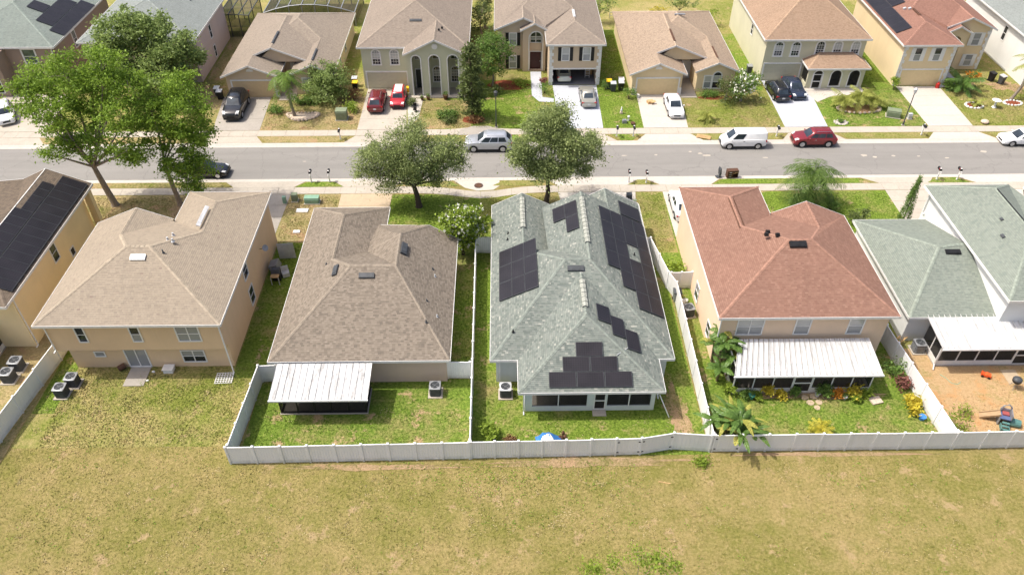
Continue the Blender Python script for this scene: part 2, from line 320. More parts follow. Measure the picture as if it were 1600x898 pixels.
def part(name, mb, mat, parent=None, label=None, smooth=None, kind=None, fix=True):
    off = tuple(root_of(parent).location) if parent else (0, 0, 0)
    if parent is not None and parent.get('_local'): off = (0, 0, 0)
    me = mesh_from(name, mb, off)
    if fix:
        bm = bmesh.new(); bm.from_mesh(me); bmesh.ops.remove_doubles(bm, verts=bm.verts, dist=1e-5); bmesh.ops.recalc_face_normals(bm, faces=bm.faces); bm.to_mesh(me); bm.free()
    me.materials.append(M.get(mat) or F.get(mat) if isinstance(mat, str) else mat)
    if smooth:
        me.polygons.foreach_set('use_smooth', [True]*len(me.polygons)); me.set_sharp_from_angle(angle=R(smooth))
    o = bpy.data.objects.new(name, me); col.objects.link(o)
    if parent is not None: o.parent = parent
    return tag(o, label, kind=kind)
def solo(name, mb, mat, label, cat, group=None, loc=None, smooth=None, rz=0):
    """a thing that is a single mesh; mesh coordinates are world metres unless loc is given"""
    o = part(name, mb, mat, None, smooth=smooth)
    if loc: o.location = loc; o.rotation_euler.z = rz
    return tag(o, label, cat, group)
def thing(name, label, cat, loc=(0, 0, 0), group=None, rz=0, local=False):
    o = bpy.data.objects.new(name, None); col.objects.link(o); o.location = loc; o.rotation_euler.z = rz
    o.empty_display_size = 0.3; bpy.context.view_layer.update()
    if local: LOCALS.add(o.name)
    return tag(o, label, cat, group)
LOCALS = set()
def lpart(name, mb, mat, parent, **k):      # part whose mesh coordinates are already local to its thing
    me_off = root_of(parent).location.copy(); root = root_of(parent); sv = root.location.copy(); root.location = (0, 0, 0)
    o = part(name, mb, mat, parent, **k); root.location = sv; return o
def dup(o, loc=None, rz=None, label=None, group=None, parent=None):
    c = o.copy(); col.objects.link(c)
    if parent is not None: c.parent = parent
    for ch in list(o.children): dup(ch, parent=c)
    if loc is not None: c.location = loc
    if rz is not None: c.rotation_euler.z = rz
    if label: c['label'] = label
    if group: c['group'] = group
    return c
def struct(name, mb, mat, label=None, smooth=None): return tag(part(name, mb, mat, smooth=smooth), label, kind='structure')

# ---------------------------------------------------------------- roofs
def roof(root, faces, mat, capmat=None, name='roof', fascia=True, thick=0.15, trim='white_trim', cap=True, skip=None):
    ctr = root.location
    vid = {}; V = []; Fc = []
    def vi(p):
        k = tuple(round(c, 3) for c in p)
        if k not in vid: vid[k] = len(V); V.append(Vector(p))
        return vid[k]
    for f in faces:
        idx = [vi(p) for p in f]
        n = sum((V[idx[i]].cross(V[idx[(i+1) % len(idx)]]) for i in range(len(idx))), Vector())
        if n.z < 0: idx = idx[::-1]
        Fc.append(idx)
    me = bpy.data.meshes.new(name); vs = [tuple(v-ctr) for v in V]; nv = len(vs)
    vs += [(x, y, z-thick) for x, y, z in vs]
    fs = [tuple(f) for f in Fc]+[tuple(i+nv for i in f[::-1]) for f in Fc]
    ed = {}
    for k, f in enumerate(Fc):
        for i in range(len(f)):
            a, b = f[i], f[(i+1) % len(f)]; ed.setdefault((min(a, b), max(a, b)), []).append((k, a, b))
    bnd = [(k, a, b) for e in ed.values() if len(e) == 1 for k, a, b in e]
    for k, a, b in bnd: fs.append((b, a, a+nv, b+nv))
    me.from_pydata(vs, [], fs); uvl = me.uv_layers.new(name="UVMap")
    for p in me.polygons:
        n = p.normal; h = Vector((0, 0, 1)).cross(n)
        h = h.normalized() if h.length > 1e-4 else Vector((1, 0, 0)); up = n.cross(h)
        for li in p.loop_indices:
            co = me.vertices[me.loops[li].vertex_index].co; uvl.data[li].uv = (co.dot(h), co.dot(up)+50)
    me.materials.append(mat); o = bpy.data.objects.new(name, me); col.objects.link(o); o.parent = root
    if fascia:
        mb = MB()
        for k, a, b in bnd:
            if skip and skip(V[a], V[b]): continue
            pa, pb = V[a], V[b]; c = sum((V[i] for i in Fc[k]), Vector())/len(Fc[k])
            d = (pb-pa); d.z = 0; nn = Vector((d.y, -d.x, 0)).normalized()
            if nn.dot(c-pa) > 0: nn = -nn
            q = nn*0.035; ex = (pb-pa).normalized()*0.034
            pa, pb = pa-ex, pb+ex; z1 = Vector((0, 0, 0.012)); z0 = Vector((0, 0, -0.2))
            i = nn*0.004
            mb.add([pa+z0+i, pb+z0+i, pb+z0+q, pa+z0+q, pa+z1+i, pb+z1+i, pb+z1+q, pa+z1+q], [(3,2,1,0),(4,5,6,7),(0,1,5,4),(1,2,6,5),(2,3,7,6),(3,0,4,7)])
        part('fascia', mb, trim, root)
    if cap:
        for (a, b), e in ed.items():
            if len(e) != 2: continue
            ca = [sum((V[i] for i in Fc[k]), Vector())/len(Fc[k]) for k, _, _ in e]; m = (V[a]+V[b])/2; nrm = []
            for k, _, _ in e:
                f = Fc[k]; n = (V[f[1]]-V[f[0]]).cross(V[f[2]]-V[f[0]]).normalized(); nrm.append(n if n.z > 0 else -n)
            if nrm[0].dot(ca[1]-m) > -0.03: continue    # valley or flat
            d = (V[b]-V[a]); L = d.length; d.normalize(); nn = max(int(L/0.3), 1); s0 = []; mb = MB()
            for n, c in zip(nrm, ca):
                t = n.cross(d).normalized()
                if t.dot(c-m) < 0: t = -t
                s0.append(t)
            # one strip of overlapping caps: a saw-tooth profile along the ridge, kept as one connected sheet
            for j in range(nn):
                for t_, h in ((j/nn, .012), ((j+.97)/nn, .034)):
                    p = V[a]+d*(L*t_); w = .13+.02*random.random(); u = Vector((0, 0, h)); mb.v += [tuple(p+s0[0]*w+u*.8), tuple(p+u*1.4), tuple(p+s0[1]*w+u*.8)]
            for j in range(2*nn-1): q = 3*j; mb.f += [(q, q+1, q+4, q+3), (q+1, q+2, q+5, q+4)]
            c = part('ridge_cap', mb, capmat or CAPS.get(mat.name, mat), o, fix=False); me2 = c.data; u2 = me2.uv_layers.new(name="UVMap")
            for p in me2.polygons:
                k = (p.index//4)*1.37
                for li in p.loop_indices:
                    co = me2.vertices[me2.loops[li].vertex_index].co; u2.data[li].uv = (k+co.x*0.3, k*1.7+co.y*0.3)
    return o
def wing(x0, x1, y0, y1, ze, ra, rb, zr):
    """faces of a hip/gable wing; ridge ra->rb runs along y (back to front) or along x (left to right); gable ends are left open"""
    a, b, c, d = (x0, y0, ze), (x1, y0, ze), (x1, y1, ze), (x0, y1, ze); A = (*ra, zr); B = (*rb, zr); fs = []
    if abs(ra[1]-rb[1]) > abs(ra[0]-rb[0]):
        fs += [[b, c, B, A], [d, a, A, B]]
        if ra[1]-y0 > 0.05: fs.append([a, b, A])
        if y1-rb[1] > 0.05: fs.append([c, d, B])
    else:
        fs += [[a, b, B, A], [c, d, A, B]]
        if ra[0]-x0 > 0.05: fs.append([d, a, A])
        if x1-rb[0] > 0.05: fs.append([b, c, B])
    return fs
def gable_wall(mb, x0, x1, zlow, xp, zp, y0, y1):
    mb.prism([(x0-.003, zlow-0.12), (x1+.003, zlow-0.12), (x1+.003, zlow), (xp, zp), (x0-.003, zlow)], 'y', y0-.005, y1+.005)
def on_plane(c0, z0, s, axis):
    return lambda x, y: z0+s*((x if axis == 'x' else y)-c0)
def vent_box(root, x, y, plane, sx, sy, h=0.1, mat='dark_grey', name='roof_vent', label=None):
    """low box sitting on a roof plane, tilted with it"""
    z = plane(x, y); ux = Vector((sx/2, 0, plane(x+sx/2, y)-z)); uy = Vector((0, sy/2, plane(x, y+sy/2)-z)); n = ux.cross(uy).normalized()
    mb = MB().obox(Vector((x, y, z))+n*(h/2), ux, uy, n*(h/2)); mb.obox(Vector((x, y, z))+n*(h+0.012), ux*0.86, uy*0.7, n*0.012)
    return part(name, mb, mat, root, label)
def pipe(root, x, y, plane, mat='light_grey', r=0.05, h=0.35):
    z = plane(x, y); mb = MB().cyl(x, y, z-0.05, z+h, r, n=8); mb.cyl(x, y, z-0.02, z+0.06, r*2.2, r*1.3, 8)
    return part('vent_pipe', mb, mat, root, smooth=50)
def solar(root, plane, quads):
    """one framed solar panel per quad (x0,x1,y0,y1) or four (x,y) corners"""
    for q in quads:
        if len(q) == 4 and not isinstance(q[0], tuple): pts = [(q[0], q[2]), (q[1], q[2]), (q[1], q[3]), (q[0], q[3])]
        else: pts = q
        P3 = [Vector((x, y, plane(x, y))) for x, y in pts]; n = (P3[1]-P3[0]).cross(P3[3]-P3[0]).normalized(); c = sum(P3, Vector())/4
        lo = [c+(p-c)*0.985+n*0.07 for p in P3]; hi = [c+(p-c)*0.985+n*0.125 for p in P3]; inn = [c+(p-c)*0.95+n*0.128 for p in P3]
        mb = MB().add(lo+hi, [(3,2,1,0),(4,5,6,7),(0,1,5,4),(1,2,6,5),(2,3,7,6),(3,0,4,7)])
        o = part('solar_panel', mb, 'dark_grey', root)
        m2 = MB().add(inn, [(0,1,2,3)]); g = part('glass_face', m2, 'solar', o, fix=False); me = g.data; uv = me.uv_layers.new(name="UVMap")
        e1, e2 = (P3[1]-P3[0]), (P3[3]-P3[0])
        for li, w in zip(me.polygons[0].loop_indices, [(0,0),(e1.length,0),(e1.length,e2.length),(0,e2.length)]): uv.data[li].uv = w
# ---------------------------------------------------------------- openings
def frame_fn(facing, pos):
    """facing '-y','+y','-x','+x'; pos = coordinate of the wall face. returns T(u, v, w): along wall, up, outward"""
    return {'-y': lambda u, v, w: (u, pos-w, v), '+y': lambda u, v, w: (u, pos+w, v),
            '-x': lambda u, v, w: (pos-w, u, v), '+x': lambda u, v, w: (pos+w, u, v)}[facing]
def tbox(mb, T, u0, u1, v0, v1, w0, w1):
    vs = [T(u, v, w) for w in (w0, w1) for u, v in ((u0,v0),(u1,v0),(u1,v1),(u0,v1))]
    return mb.add(vs, [(3,2,1,0),(4,5,6,7),(0,1,5,4),(1,2,6,5),(2,3,7,6),(3,0,4,7)])
def tquad(mb, T, u0, u1, v0, v1, w): return mb.add([T(u0,v0,w),T(u1,v0,w),T(u1,v1,w),T(u0,v1,w)], [(0,1,2,3)])
def window(root, facing, pos, u0, u1, v0, v1, cols=1, rows=2, fw=0.06, top='glass', low='glass', trim='white_trim', grid=None, band=0.0, label=None):
    T = frame_fn(facing, pos); mb = MB(); b = band or fw
    tbox(mb, T, u0-b, u0+fw*.5, v0-b, v1+b, -0.03, 0.055); tbox(mb, T, u1-fw*.5, u1+b, v0-b, v1+b, -0.03, 0.055)
    tbox(mb, T, u0+fw*.5, u1-fw*.5, v1-fw*.5, v1+b, -0.03, 0.052); tbox(mb, T, u0+fw*.5, u1-fw*.5, v0-b, v0+fw*.5, -0.03, 0.065)
    for i in range(1, cols): c = u0+(u1-u0)*i/cols; tbox(mb, T, c-fw*.6, c+fw*.6, v0+fw*.5, v1-fw*.5, -0.02, 0.045)
    vm = (v0+v1)/2
    if rows == 2: tbox(mb, T, u0+fw*.5, u1-fw*.5, vm-0.025, vm+0.025, -0.02, 0.036)
    if grid:
        for i in range(1, grid[0]): c = u0+(u1-u0)*i/grid[0]; tbox(mb, T, c-.013, c+.013, v0, v1, 0.0, 0.026)
        for i in range(1, grid[1]): c = v0+(v1-v0)*i/grid[1]; tbox(mb, T, u0, u1, c-.013, c+.013, 0.0, 0.024)
    o = part('window', mb, trim, root, label)
    for i in range(cols):
        a, b2 = u0+(u1-u0)*i/cols, u0+(u1-u0)*(i+1)/cols
        if rows == 2: part('pane', tquad(MB(), T, a, b2, vm, v1, 0.014), top, o); part('pane', tquad(MB(), T, a, b2, v0, vm, 0.01), low, o)
        else: part('pane', tquad(MB(), T, a, b2, v0, v1, 0.012), low, o)
    return o
def arc(u0, u1, vs, n=10, k=1.0):
    c, r = (u0+u1)/2, (u1-u0)/2
    return [(c+r*math.cos(math.pi*(1-i/n)), vs+k*r*math.sin(math.pi*(1-i/n))) for i in range(n+1)]
def arch_band(mb, T, u0, u1, v0, vs, b, w0, w1, k=1.0, sill=True):
    inn = [(u0, v0)]+arc(u0, u1, vs, 12, k)+[(u1, v0)]
    out = [(u0-b, v0)]+arc(u0-b, u1+b, vs, 12, k)+[(u1+b, v0)]
    for i in range(len(inn)-1):
        q = [inn[i], inn[i+1], out[i+1], out[i]]
        mb.add([T(a, c, w) for w in (w0, w1) for a, c in q], [(3,2,1,0),(4,5,6,7),(0,1,5,4),(1,2,6,5),(2,3,7,6),(3,0,4,7)])
    if sill: tbox(mb, T, u0-b-.03, u1+b+.03, v0-b, v0, w0, w1+.02)
def arch_window(root, facing, pos, u0, u1, v0, vs, band=0.14, top='glass', low='glass_blind', trim='white_trim', grid=True, k=1.0):
    T = frame_fn(facing, pos); mb = MB(); arch_band(mb, T, u0, u1, v0, vs, band, -0.02, 0.06, k)
    vm = v0+(vs-v0)*0.5; tbox(mb, T, u0, u1, vm-.025, vm+.025, 0, .035); tbox(mb, T, u0, u1, vs-.025, vs+.025, 0, .034)
    if grid:
        for i in (1, 2): c = u0+(u1-u0)*i/3; tbox(mb, T, c-.013, c+.013, v0, vs+(u1-u0)*0.38*k, 0, .026)
        for c in (v0+(vm-v0)/2, vm+(vs-vm)/2): tbox(mb, T, u0, u1, c-.012, c+.012, 0, .023)
    o = part('window', mb, trim, root)
    part('pane', tquad(MB(), T, u0, u1, v0, vm, .01), 'glass', o); part('pane', tquad(MB(), T, u0, u1, vm, vs, .012), low, o)
    ar = arc(u0, u1, vs, 12, k); m = MB().add([T(a, c, .012) for a, c in ar], [tuple(range(len(ar)))]); part('arched_pane', m, top, o)
    return o
def arch_wall(mb, T, u0, u1, v0, v1, ops, w0, w1, k=1.0):
    """wall slab with arched openings (ua, ub, vbottom, vspring)"""
    edges = [u0]+[e for o in ops for e in (o[0], o[1])]+[u1]
    for i in range(0, len(edges), 2): tbox(mb, T, edges[i], edges[i+1], v0, v1, w0, w1)
    for ua, ub, vb, vs in ops:
        if vb > v0+.01: tbox(mb, T, ua, ub, v0, vb, w0, w1)
        ar = arc(ua, ub, vs, 12, k)
        for i in range(len(ar)-1):
            (a, va), (b, vb2) = ar[i], ar[i+1]; q = [(a, va), (b, vb2), (b, v1), (a, v1)]
            mb.add([T(p, c, w) for w in (w0, w1) for p, c in q], [(3,2,1,0),(4,5,6,7),(0,1,5,4),(1,2,6,5),(2,3,7,6),(3,0,4,7)])
def garage_door(root, facing, pos, u0, u1, v1, mat, trim='white_trim', rows=4):
    T = frame_fn(facing, pos); mb = MB(); b = .16
    tbox(mb, T, u0-b, u0, 0, v1+b, -.02, .06); tbox(mb, T, u1, u1+b, 0, v1+b, -.02, .06); tbox(mb, T, u0, u1, v1, v1+b, -.02, .058)
    part('garage_door_frame', mb, trim, root)
    d = MB(); tbox(d, T, u0, u1, 0, v1, -.02, .004); o = part('garage_door', d, mat, root); nc = 8
    pm = MB()
    for r in range(rows):
        for c in range(nc):
            a = u0+(u1-u0)*c/nc+.05; e = u0+(u1-u0)*(c+1)/nc-.05; f = v1*r/rows+.05; g = v1*(r+1)/rows-.05
            tbox(pm, T, a, e, f, g, .0, .018)
    part('raised_panels', pm, mat, o)
def door(root, facing, pos, u0, u1, v0, v1, mat, trim='white_trim'):
    T = frame_fn(facing, pos); mb = MB(); b = .1
    tbox(mb, T, u0-b, u0, v0, v1+b, -.02, .05); tbox(mb, T, u1, u1+b, v0, v1+b, -.02, .05); tbox(mb, T, u0, u1, v1, v1+b, -.02, .048); part('door_frame', mb, trim, root)
    d = MB(); tbox(d, T, u0, u1, v0, v1, -.02, .01)
    for i in range(2):
        for j in range(2): tbox(d, T, u0+.08+(u1-u0)*.5*i, u0+(u1-u0)*.5*(i+1)-.08, v0+.12+(v1-v0)*.5*j, v0+(v1-v0)*.5*(j+1)-.1, .0, .022)
    o = part('door', d, mat, root); h = MB(); tbox(h, T, u1-.14, u1-.09, v0+.95, v0+1.08, .02, .07); part('handle', h, 'chrome', o)
def shutters(root, facing, pos, u0, u1, v0, v1, w, mat):
    T = frame_fn(facing, pos)
    for a, b in ((u0-w-.07, u0-.07), (u1+.07, u1+w+.07)):
        m = MB(); tbox(m, T, a, b, v0-.05, v1+.05, 0, .04)
        n = int((v1-v0)/.14)
        for i in range(n): z = v0+(v1-v0)*(i+.5)/n; tbox(m, T, a+.05, b-.05, z-.03, z+.03, .03, .052)
        part('shutter', m, mat, root)
def quoins(root, facing, pos, u, wl, zmax, mat='white_trim', side=1):
    T = frame_fn(facing, pos); z = 0.05; i = 0
    while z < zmax-.3:
        w = wl if i % 2 else wl*.62
        m = MB(); tbox(m, T, *(sorted((u, u+side*w))), z, z+.36, -.02, .045); part('quoin', m, mat, root); z += .40; i += 1
def downspout(root, x, y, z0, z1, mat='white_trim'):
    part('downspout', MB().box(x-.04, x+.04, y-.04, y+.04, z0, z1).box(x-.04, x+.04, y-.3, y-.041, z0, z0+.08), mat, root)
def lanai(root, x0, x1, yw, yf, zb, zf, roofmat, frame, nribs, bays, door_bay=None, knee=0.45, over=0.25, x0f=None, x1f=None, wb=None, dark='screen', sidewalls=True, kneemat=None, gap=.02, rib=.035):
    """metal-roofed screened porch against a back wall at y=yw, front screen at y=yf+over"""
    x0f = x0 if x0f is None else x0f; x1f = x1 if x1f is None else x1f; yfr = yf+over
    fr = MB(); zt = zf-.12
    w0, w1 = (x0f+.3, x1f-.3) if wb is None else wb
    n = bays; xs = [w0+(w1-w0)*i/n for i in range(n+1)]
    for x in xs: fr.box(x-.04, x+.04, yfr, yfr+.08, 0.05, zt)
    fr.box(w0-.05, w1+.05, yfr-.01, yfr+.09, zt, zt+.1); 
    for x in (w0, w1):
        fr.box(x-.035, x+.035, yfr+.08, yw, zt+.002, zt+.09); ym = (yfr+yw)/2; fr.box(x-.036, x+.036, ym-.04, ym+.04, .05, zt)
    o = part('lanai', fr, frame, root)
    for i in range(n):
        if i == door_bay: continue
        kb = MB().box(xs[i]+.041, xs[i+1]-.041, yfr+.015, yfr+.06, 0.05, knee); part('kick_plate', kb, kneemat or frame, o)
    if sidewalls:
        for x in (w0, w1): part('kick_plate', MB().box(x-.02, x+.02, yfr+.081, yw-.01, .05, knee), kneemat or frame, o)
    for i in range(n):
        a, b = xs[i]+.042, xs[i+1]-.042
        if i == door_bay:
            d = MB()
            for v0, v1 in ((.06, .14), (.95, 1.05), (zt-.1, zt-.01)): d.box(a, b, yfr+.01, yfr+.055, v0, v1)
            for p, q in ((a, a+.07), (b-.07, b)): d.box(p, q, yfr+.012, yfr+.053, .14, zt-.1)
            part('screen_door', d, frame, o); part('screen', MB().add([(a, yfr+.035, .1), (b, yfr+.035, .1), (b, yfr+.035, zt), (a, yfr+.035, zt)], [(0,1,2,3)]), dark, o)
        else: part('screen', MB().add([(a, yfr+.035, knee), (b, yfr+.035, knee), (b, yfr+.035, zt), (a, yfr+.035, zt)], [(0,1,2,3)]), dark, o)
    for x in (w0, w1): part('screen', MB().add([(x, yfr+.08, knee), (x, yw-.01, knee), (x, yw-.01, zt), (x, yfr+.08, zt)], [(0,1,2,3)]), dark, o)
    part('floor_slab', MB().box(w0-.1, w1+.1, yfr-.08, yw, .0, .07), 'grey_concrete', o)
    for i in range(nribs):
        t0, t1 = i/nribs, (i+1)/nribs; e = gap
        a0, a1 = x0+(x1-x0)*t0+e, x0+(x1-x0)*t1-e; b0, b1 = x0f+(x1f-x0f)*t0+e, x0f+(x1f-x0f)*t1-e
        m = MB(); r = rib
        prof = lambda s, e_, z: [(s, z), (s+r, z+r*2.4), (s+2.2*r, z+.005), (e_-2.2*r, z), (e_-r*.2, z+.012)]
        top = [(x, yw-.01, z) for x, z in prof(a0, a1, zb)]; bot = [(x, yf, z) for x, z in prof(b0, b1, zf)]
        k = len(top); m.add(top+bot+[(x, y, z-.06) for x, y, z in (top[0], top[-1], bot[-1], bot[0])],
              [(j, j+1, k+j+1, k+j) for j in range(k-1)]+[(2*k, 2*k+1, 2*k+2, 2*k+3), tuple(k+j for j in range(k))+(2*k+2, 2*k+3), (0, k, 2*k+3, 2*k), (k-1, 2*k-1, 2*k+2, 2*k+1)])
        part('roof_panel', m, roofmat, o)
    gx = MB().box(x0f-.02, x1f+.02, yf-.1, yf-.005, zf-.14, zf-.015); part('gutter', gx, frame if frame == 'white_trim' else 'white_trim', o)
    return o
# ---------------------------------------------------------------- ground, street
g = MB(); xs = [-600, 700]; prof = [(-300, 0), (65.32, 0), (65.34, -.25), (72.66, -.25), (72.68, 0), (900, 0)]
g.add([(x, y, z) for y, z in prof for x in xs], [(2*i, 2*i+1, 2*i+3, 2*i+2) for i in range(len(prof)-1)])
struct('ground', g, 'field')
struct('road', MB().add([(-400, 65.8, -.1), (400, 65.8, -.1), (400, 72.1, -.1), (-400, 72.1, -.1)], [(0,1,2,3)]), 'asphalt')
def kerb(name, sgn, y0, y1):
    rt_ = tag(bpy.data.objects.new(name, None), kind='structure'); col.objects.link(rt_); rt_.empty_display_size = .2
    L = 3.0
    me = None
    for i in range(40):
        x = -60+i*L
        if me is None:
            pts = [(y0, 0.004), (y0+(y1-y0)*.25, 0.004), (y0+(y1-y0)*.5, -.075), (y1, -.09), (y1, -.2), (y0, -.2)]
            o = part('kerb_stone', MB().prism([(p, q) for p, q in pts], 'x', .006, L-.006), 'pale_concrete', rt_); me = o.data
        else: o = bpy.data.objects.new('kerb_stone', me); col.objects.link(o); o.parent = rt_
        o.location.x = x
kerb('near_kerb', 1, 65.28, 65.92); kerb('far_kerb', -1, 72.72, 72.0)
def lawn(x0, x1, y0, y1, key, lv=1, poly=None):
    pts = poly or [(x0, y0), (x1, y0), (x1, y1), (x0, y1)]; z = .004*lv
    return struct('lawn', MB().add([(x, y, z) for x, y in pts], [tuple(range(len(pts)))]), key)
lawn(-33.6, -17.95, 33.0, 59.8, 'back1'); lawn(-17.9, -2.45, 31.7, 38.9, 'back2'); lawn(-2.35, 13.75, 31.9, 57.5, 'lush'); lawn(13.85, 29.9, 32.2, 62.9, 'back2', 1)
lawn(30.0, 62, 32.2, 41.6, 'sand'); lawn(30.0, 62, 41.6, 63, 'lush'); lawn(-62, -33.7, 30, 62.9, 'worn')
lawn(-17.85, -2.45, 39.0, 57.0, 'back2', 1)
lawn(-20.7, -15.8, 55.5, 63, 'worn', 2); lawn(-10.8, -2.3, 54, 62.9, 'lush', 2); lawn(-2.3, 5.4, 57.5, 62.9, 'front', 2); lawn(12.9, 15.4, 53.6, 63, 'front', 2)
lawn(20.5, 37.2, 56, 63, 'lush', 2); lawn(-45, -27, 56, 63, 'worn', 2)
lawn(-62, 75, 75.4, 110, 'front'); lawn(-6.5, 6.2, 75.4, 87, 'lush', 2); lawn(20.4, 31.2, 75.4, 84, 'front', 2); lawn(35.6, 46.8, 75.4, 86, 'back2', 2)
lawn(51.6, 66, 75.4, 86, 'front', 2); lawn(-26.6, -15.9, 75.4, 83, 'worn', 2); lawn(-10.5, -3.5, 75.5, 82, 'worn', 3); lawn(11.0, 15.6, 75.4, 104, 'lush', 2)
lawn(42.7, 46.5, 84, 100, 'lush', 3); lawn(27.4, 30.8, 84, 100, 'lush', 3); lawn(-19.4, -16.6, 83, 100, 'front', 3); lawn(-35.6, -32.1, 80, 100, 'worn', 3)
lawn(-60, 75, 101.5, 200, 'back1', 3)
lawn(-20.2, -16.4, 39.2, 55.4, 'lush', 2); lawn(-33.5, -32.0, 36, 48, 'lush', 2)  # house and fence shade put into the grass colour as greener strips
# sidewalks: rows of slabs with joints; the near one bends around the storm drain
def sidewalk(name, yc, w, curve=None, mat='concrete'):
    rt_ = bpy.data.objects.new(name, None); col.objects.link(rt_); rt_.empty_display_size = .2; tag(rt_, kind='structure')
    L = 1.52; cv = curve or (lambda x: 0.0)
    for i in range(80):
        x0 = -60+i*L; x1 = x0+L-.02; m = MB()
        q = [(x0, yc-w/2+cv(x0)), (x1, yc-w/2+cv(x1)), (x1, yc+w/2+cv(x1)), (x0, yc+w/2+cv(x0))]
        m.prism(q, 'z', -.02, .02+.006*random.random()); part('paving_slab', m, mat, rt_)
bend = lambda x: -0.95*math.exp(-((x+2.1)/3.2)**2)
sidewalk('near_sidewalk', 63.7, 1.15, bend); sidewalk('far_sidewalk', 74.72, 1.2, lambda x: 0.55*math.exp(-((x+2.6)/1.9)**2))
def driveway(name, pts_front, pts_back, n, mat, apron=None, amat=None):
    """slabs between a front edge (two x at y0) and a back edge"""
    (xa, xb, y0), (xc, xd, y1) = pts_front, pts_back
    rt_ = bpy.data.objects.new(name, None); col.objects.link(rt_); rt_.empty_display_size = .2; tag(rt_, kind='structure')
    for i in range(n):
        t0, t1 = i/n, (i+1)/n; e = .012
        L = lambda t: (xa+(xc-xa)*t, xb+(xd-xb)*t, y0+(y1-y0)*t)
        a, b = L(t0), L(t1); s = 1 if y1 > y0 else -1
        part('concrete_slab', MB().prism([(a[0], a[2]+e*s), (a[1], a[2]+e*s), (b[1], b[2]-e*s), (b[0], b[2]-e*s)], 'z', -.03, .024+.004*random.random()), mat, rt_)
    if apron:
        (f0, f1, fy), (k0, k1, ky) = apron
        part('apron_slab', MB().prism([(f0, fy), (f1, fy), (k1, ky), (k0, ky)], 'z', -.03, .017), amat or mat, rt_)
FA, FB = 74.08, 72.7; NA, NB = 64.3, 65.3
driveway('driveway', (-31.6, -26.5, 75.36), (-32.4, -26.9, 83.1), 3, 'grey_concrete', ((-32.6, -26.5, FA), (-33.5, -25.6, FB)), 'concrete')
driveway('driveway', (-15.9, -10.55, 75.36), (-15.9, -11.3, 84.9), 4, 'concrete', ((-15.9, -10.55, FA), (-17, -9.5, FB)))
driveway('driveway', (6.2, 10.95, 75.36), (5.95, 11.15, 85.5), 3, 'painted_concrete', ((6.2, 10.95, FA), (5.2, 12.2, FB)), 'concrete')
driveway('driveway', (15.4, 20.25, 75.36), (15.6, 20.7, 83.0), 3, 'pale_concrete', ((15.4, 20.25, FA), (14.3, 21.4, FB)))
driveway('driveway', (30.9, 35.6, 75.36), (31.1, 36.3, 86.4), 3, 'painted_concrete', ((30.9, 35.6, FA), (29.9, 36.7, FB)), 'concrete')
driveway('driveway', (46.7, 51.6, 75.36), (46.7, 51.8, 84.7), 4, 'pale_concrete', ((46.7, 51.6, FA), (45.6, 52.9, FB)))
driveway('driveway', (-58, -49.5, 75.36), (-58, -50.4, 84), 4, 'concrete', ((-58, -49.5, FA), (-59, -48.5, FB)))
driveway('driveway', (-15.75, -10.8, 63.08), (-15.7, -10.9, 57.1), 3, 'tan_concrete', ((-15.7, -10.75, NA), (-16.8, -9.7, NB)), 'concrete')
driveway('driveway', (-26.5, -20.66, 63.08), (-26.5, -20.8, 55.7), 4, 'grey_concrete', ((-26.5, -20.6, NA), (-27.5, -19.6, NB)), 'concrete')
driveway('driveway', (5.3, 12.85, 63.08), (6.0, 12.1, 57.3), 3, 'pale_concrete', ((5.3, 13.0, NA), (4.4, 13.9, NB)))
driveway('driveway', (15.5, 20.4, 63.08), (15.55, 21.5, 55.9), 3, 'pale_concrete', ((15.45, 20.5, NA), (14.15, 21.55, NB)))
driveway('driveway', (37.3, 42.2, 63.08), (37.25, 43, 55.5), 4, 'concrete', ((37.2, 42.2, NA), (35.6, 42.9, NB)))
driveway('driveway', (46.8, 53, 63.08), (46.8, 53, 55.5), 4, 'pale_concrete', ((46.8, 53, NA), (45.4, 54, NB)))
# storm drains
struct('drain_apron', MB().prism([(-4.9, 65.25), (-.4, 65.25), (-.4, 64.3), (-1.0, 63.6), (-2.6, 63.45), (-3.8, 64.0)], 'z', -.03, .015), 'pale_concrete')
struct('drain_apron', MB().prism([(-5.0, 74.1), (-4.7, 75.2), (-3.3, 76.0), (-1.6, 76.0), (-.4, 75.35), (-.4, 74.1)], 'z', -.03, .028), 'grey_concrete')
o = thing('manhole_cover', 'rusty round manhole cover in the pale drain apron beside the near kerb', 'manhole', (-2.45, 64.35, .015))
lpart('cover', MB().cyl(0, 0, 0, .03, .38, n=20), 'wood', o); lpart('rim', MB().tube([(.42*math.cos(a*.3142), .42*math.sin(a*.3142), .012) for a in range(21)], .03, 5), 'dark_grey', o)
# lighter scuffs worn into the asphalt
for x, y, w, h in [(-38.5, 70.3, .9, .16), (20.6, 70.2, .5, .3), (21.2, 69.8, .9, .35), (19.6, 70.6, .4, .2), (37.6, 69.6, .7, .4), (38.6, 69.3, .5, .3), (40.6, 69.5, .5, .25), (50.4, 70.2, .8, .4), (12.6, 69.9, .6, .2), (15.9, 70.0, .5, .2), (27.2, 69.3, .6, .2), (43.2, 69.4, .4, .2), (-20.5, 69.2, .5, .14), (46, 69.0, .5, .2), (-30.5, 69.0, .6, .2)]:
    n = 9; struct('road_patch', MB().add([(x+w*.5*math.cos(2*math.pi*i/n)*(.6+.6*random.random()), y+h*.6*math.sin(2*math.pi*i/n)*(.6+.6*random.random()), -.096) for i in range(n)], [tuple(range(n))]), 'concrete')

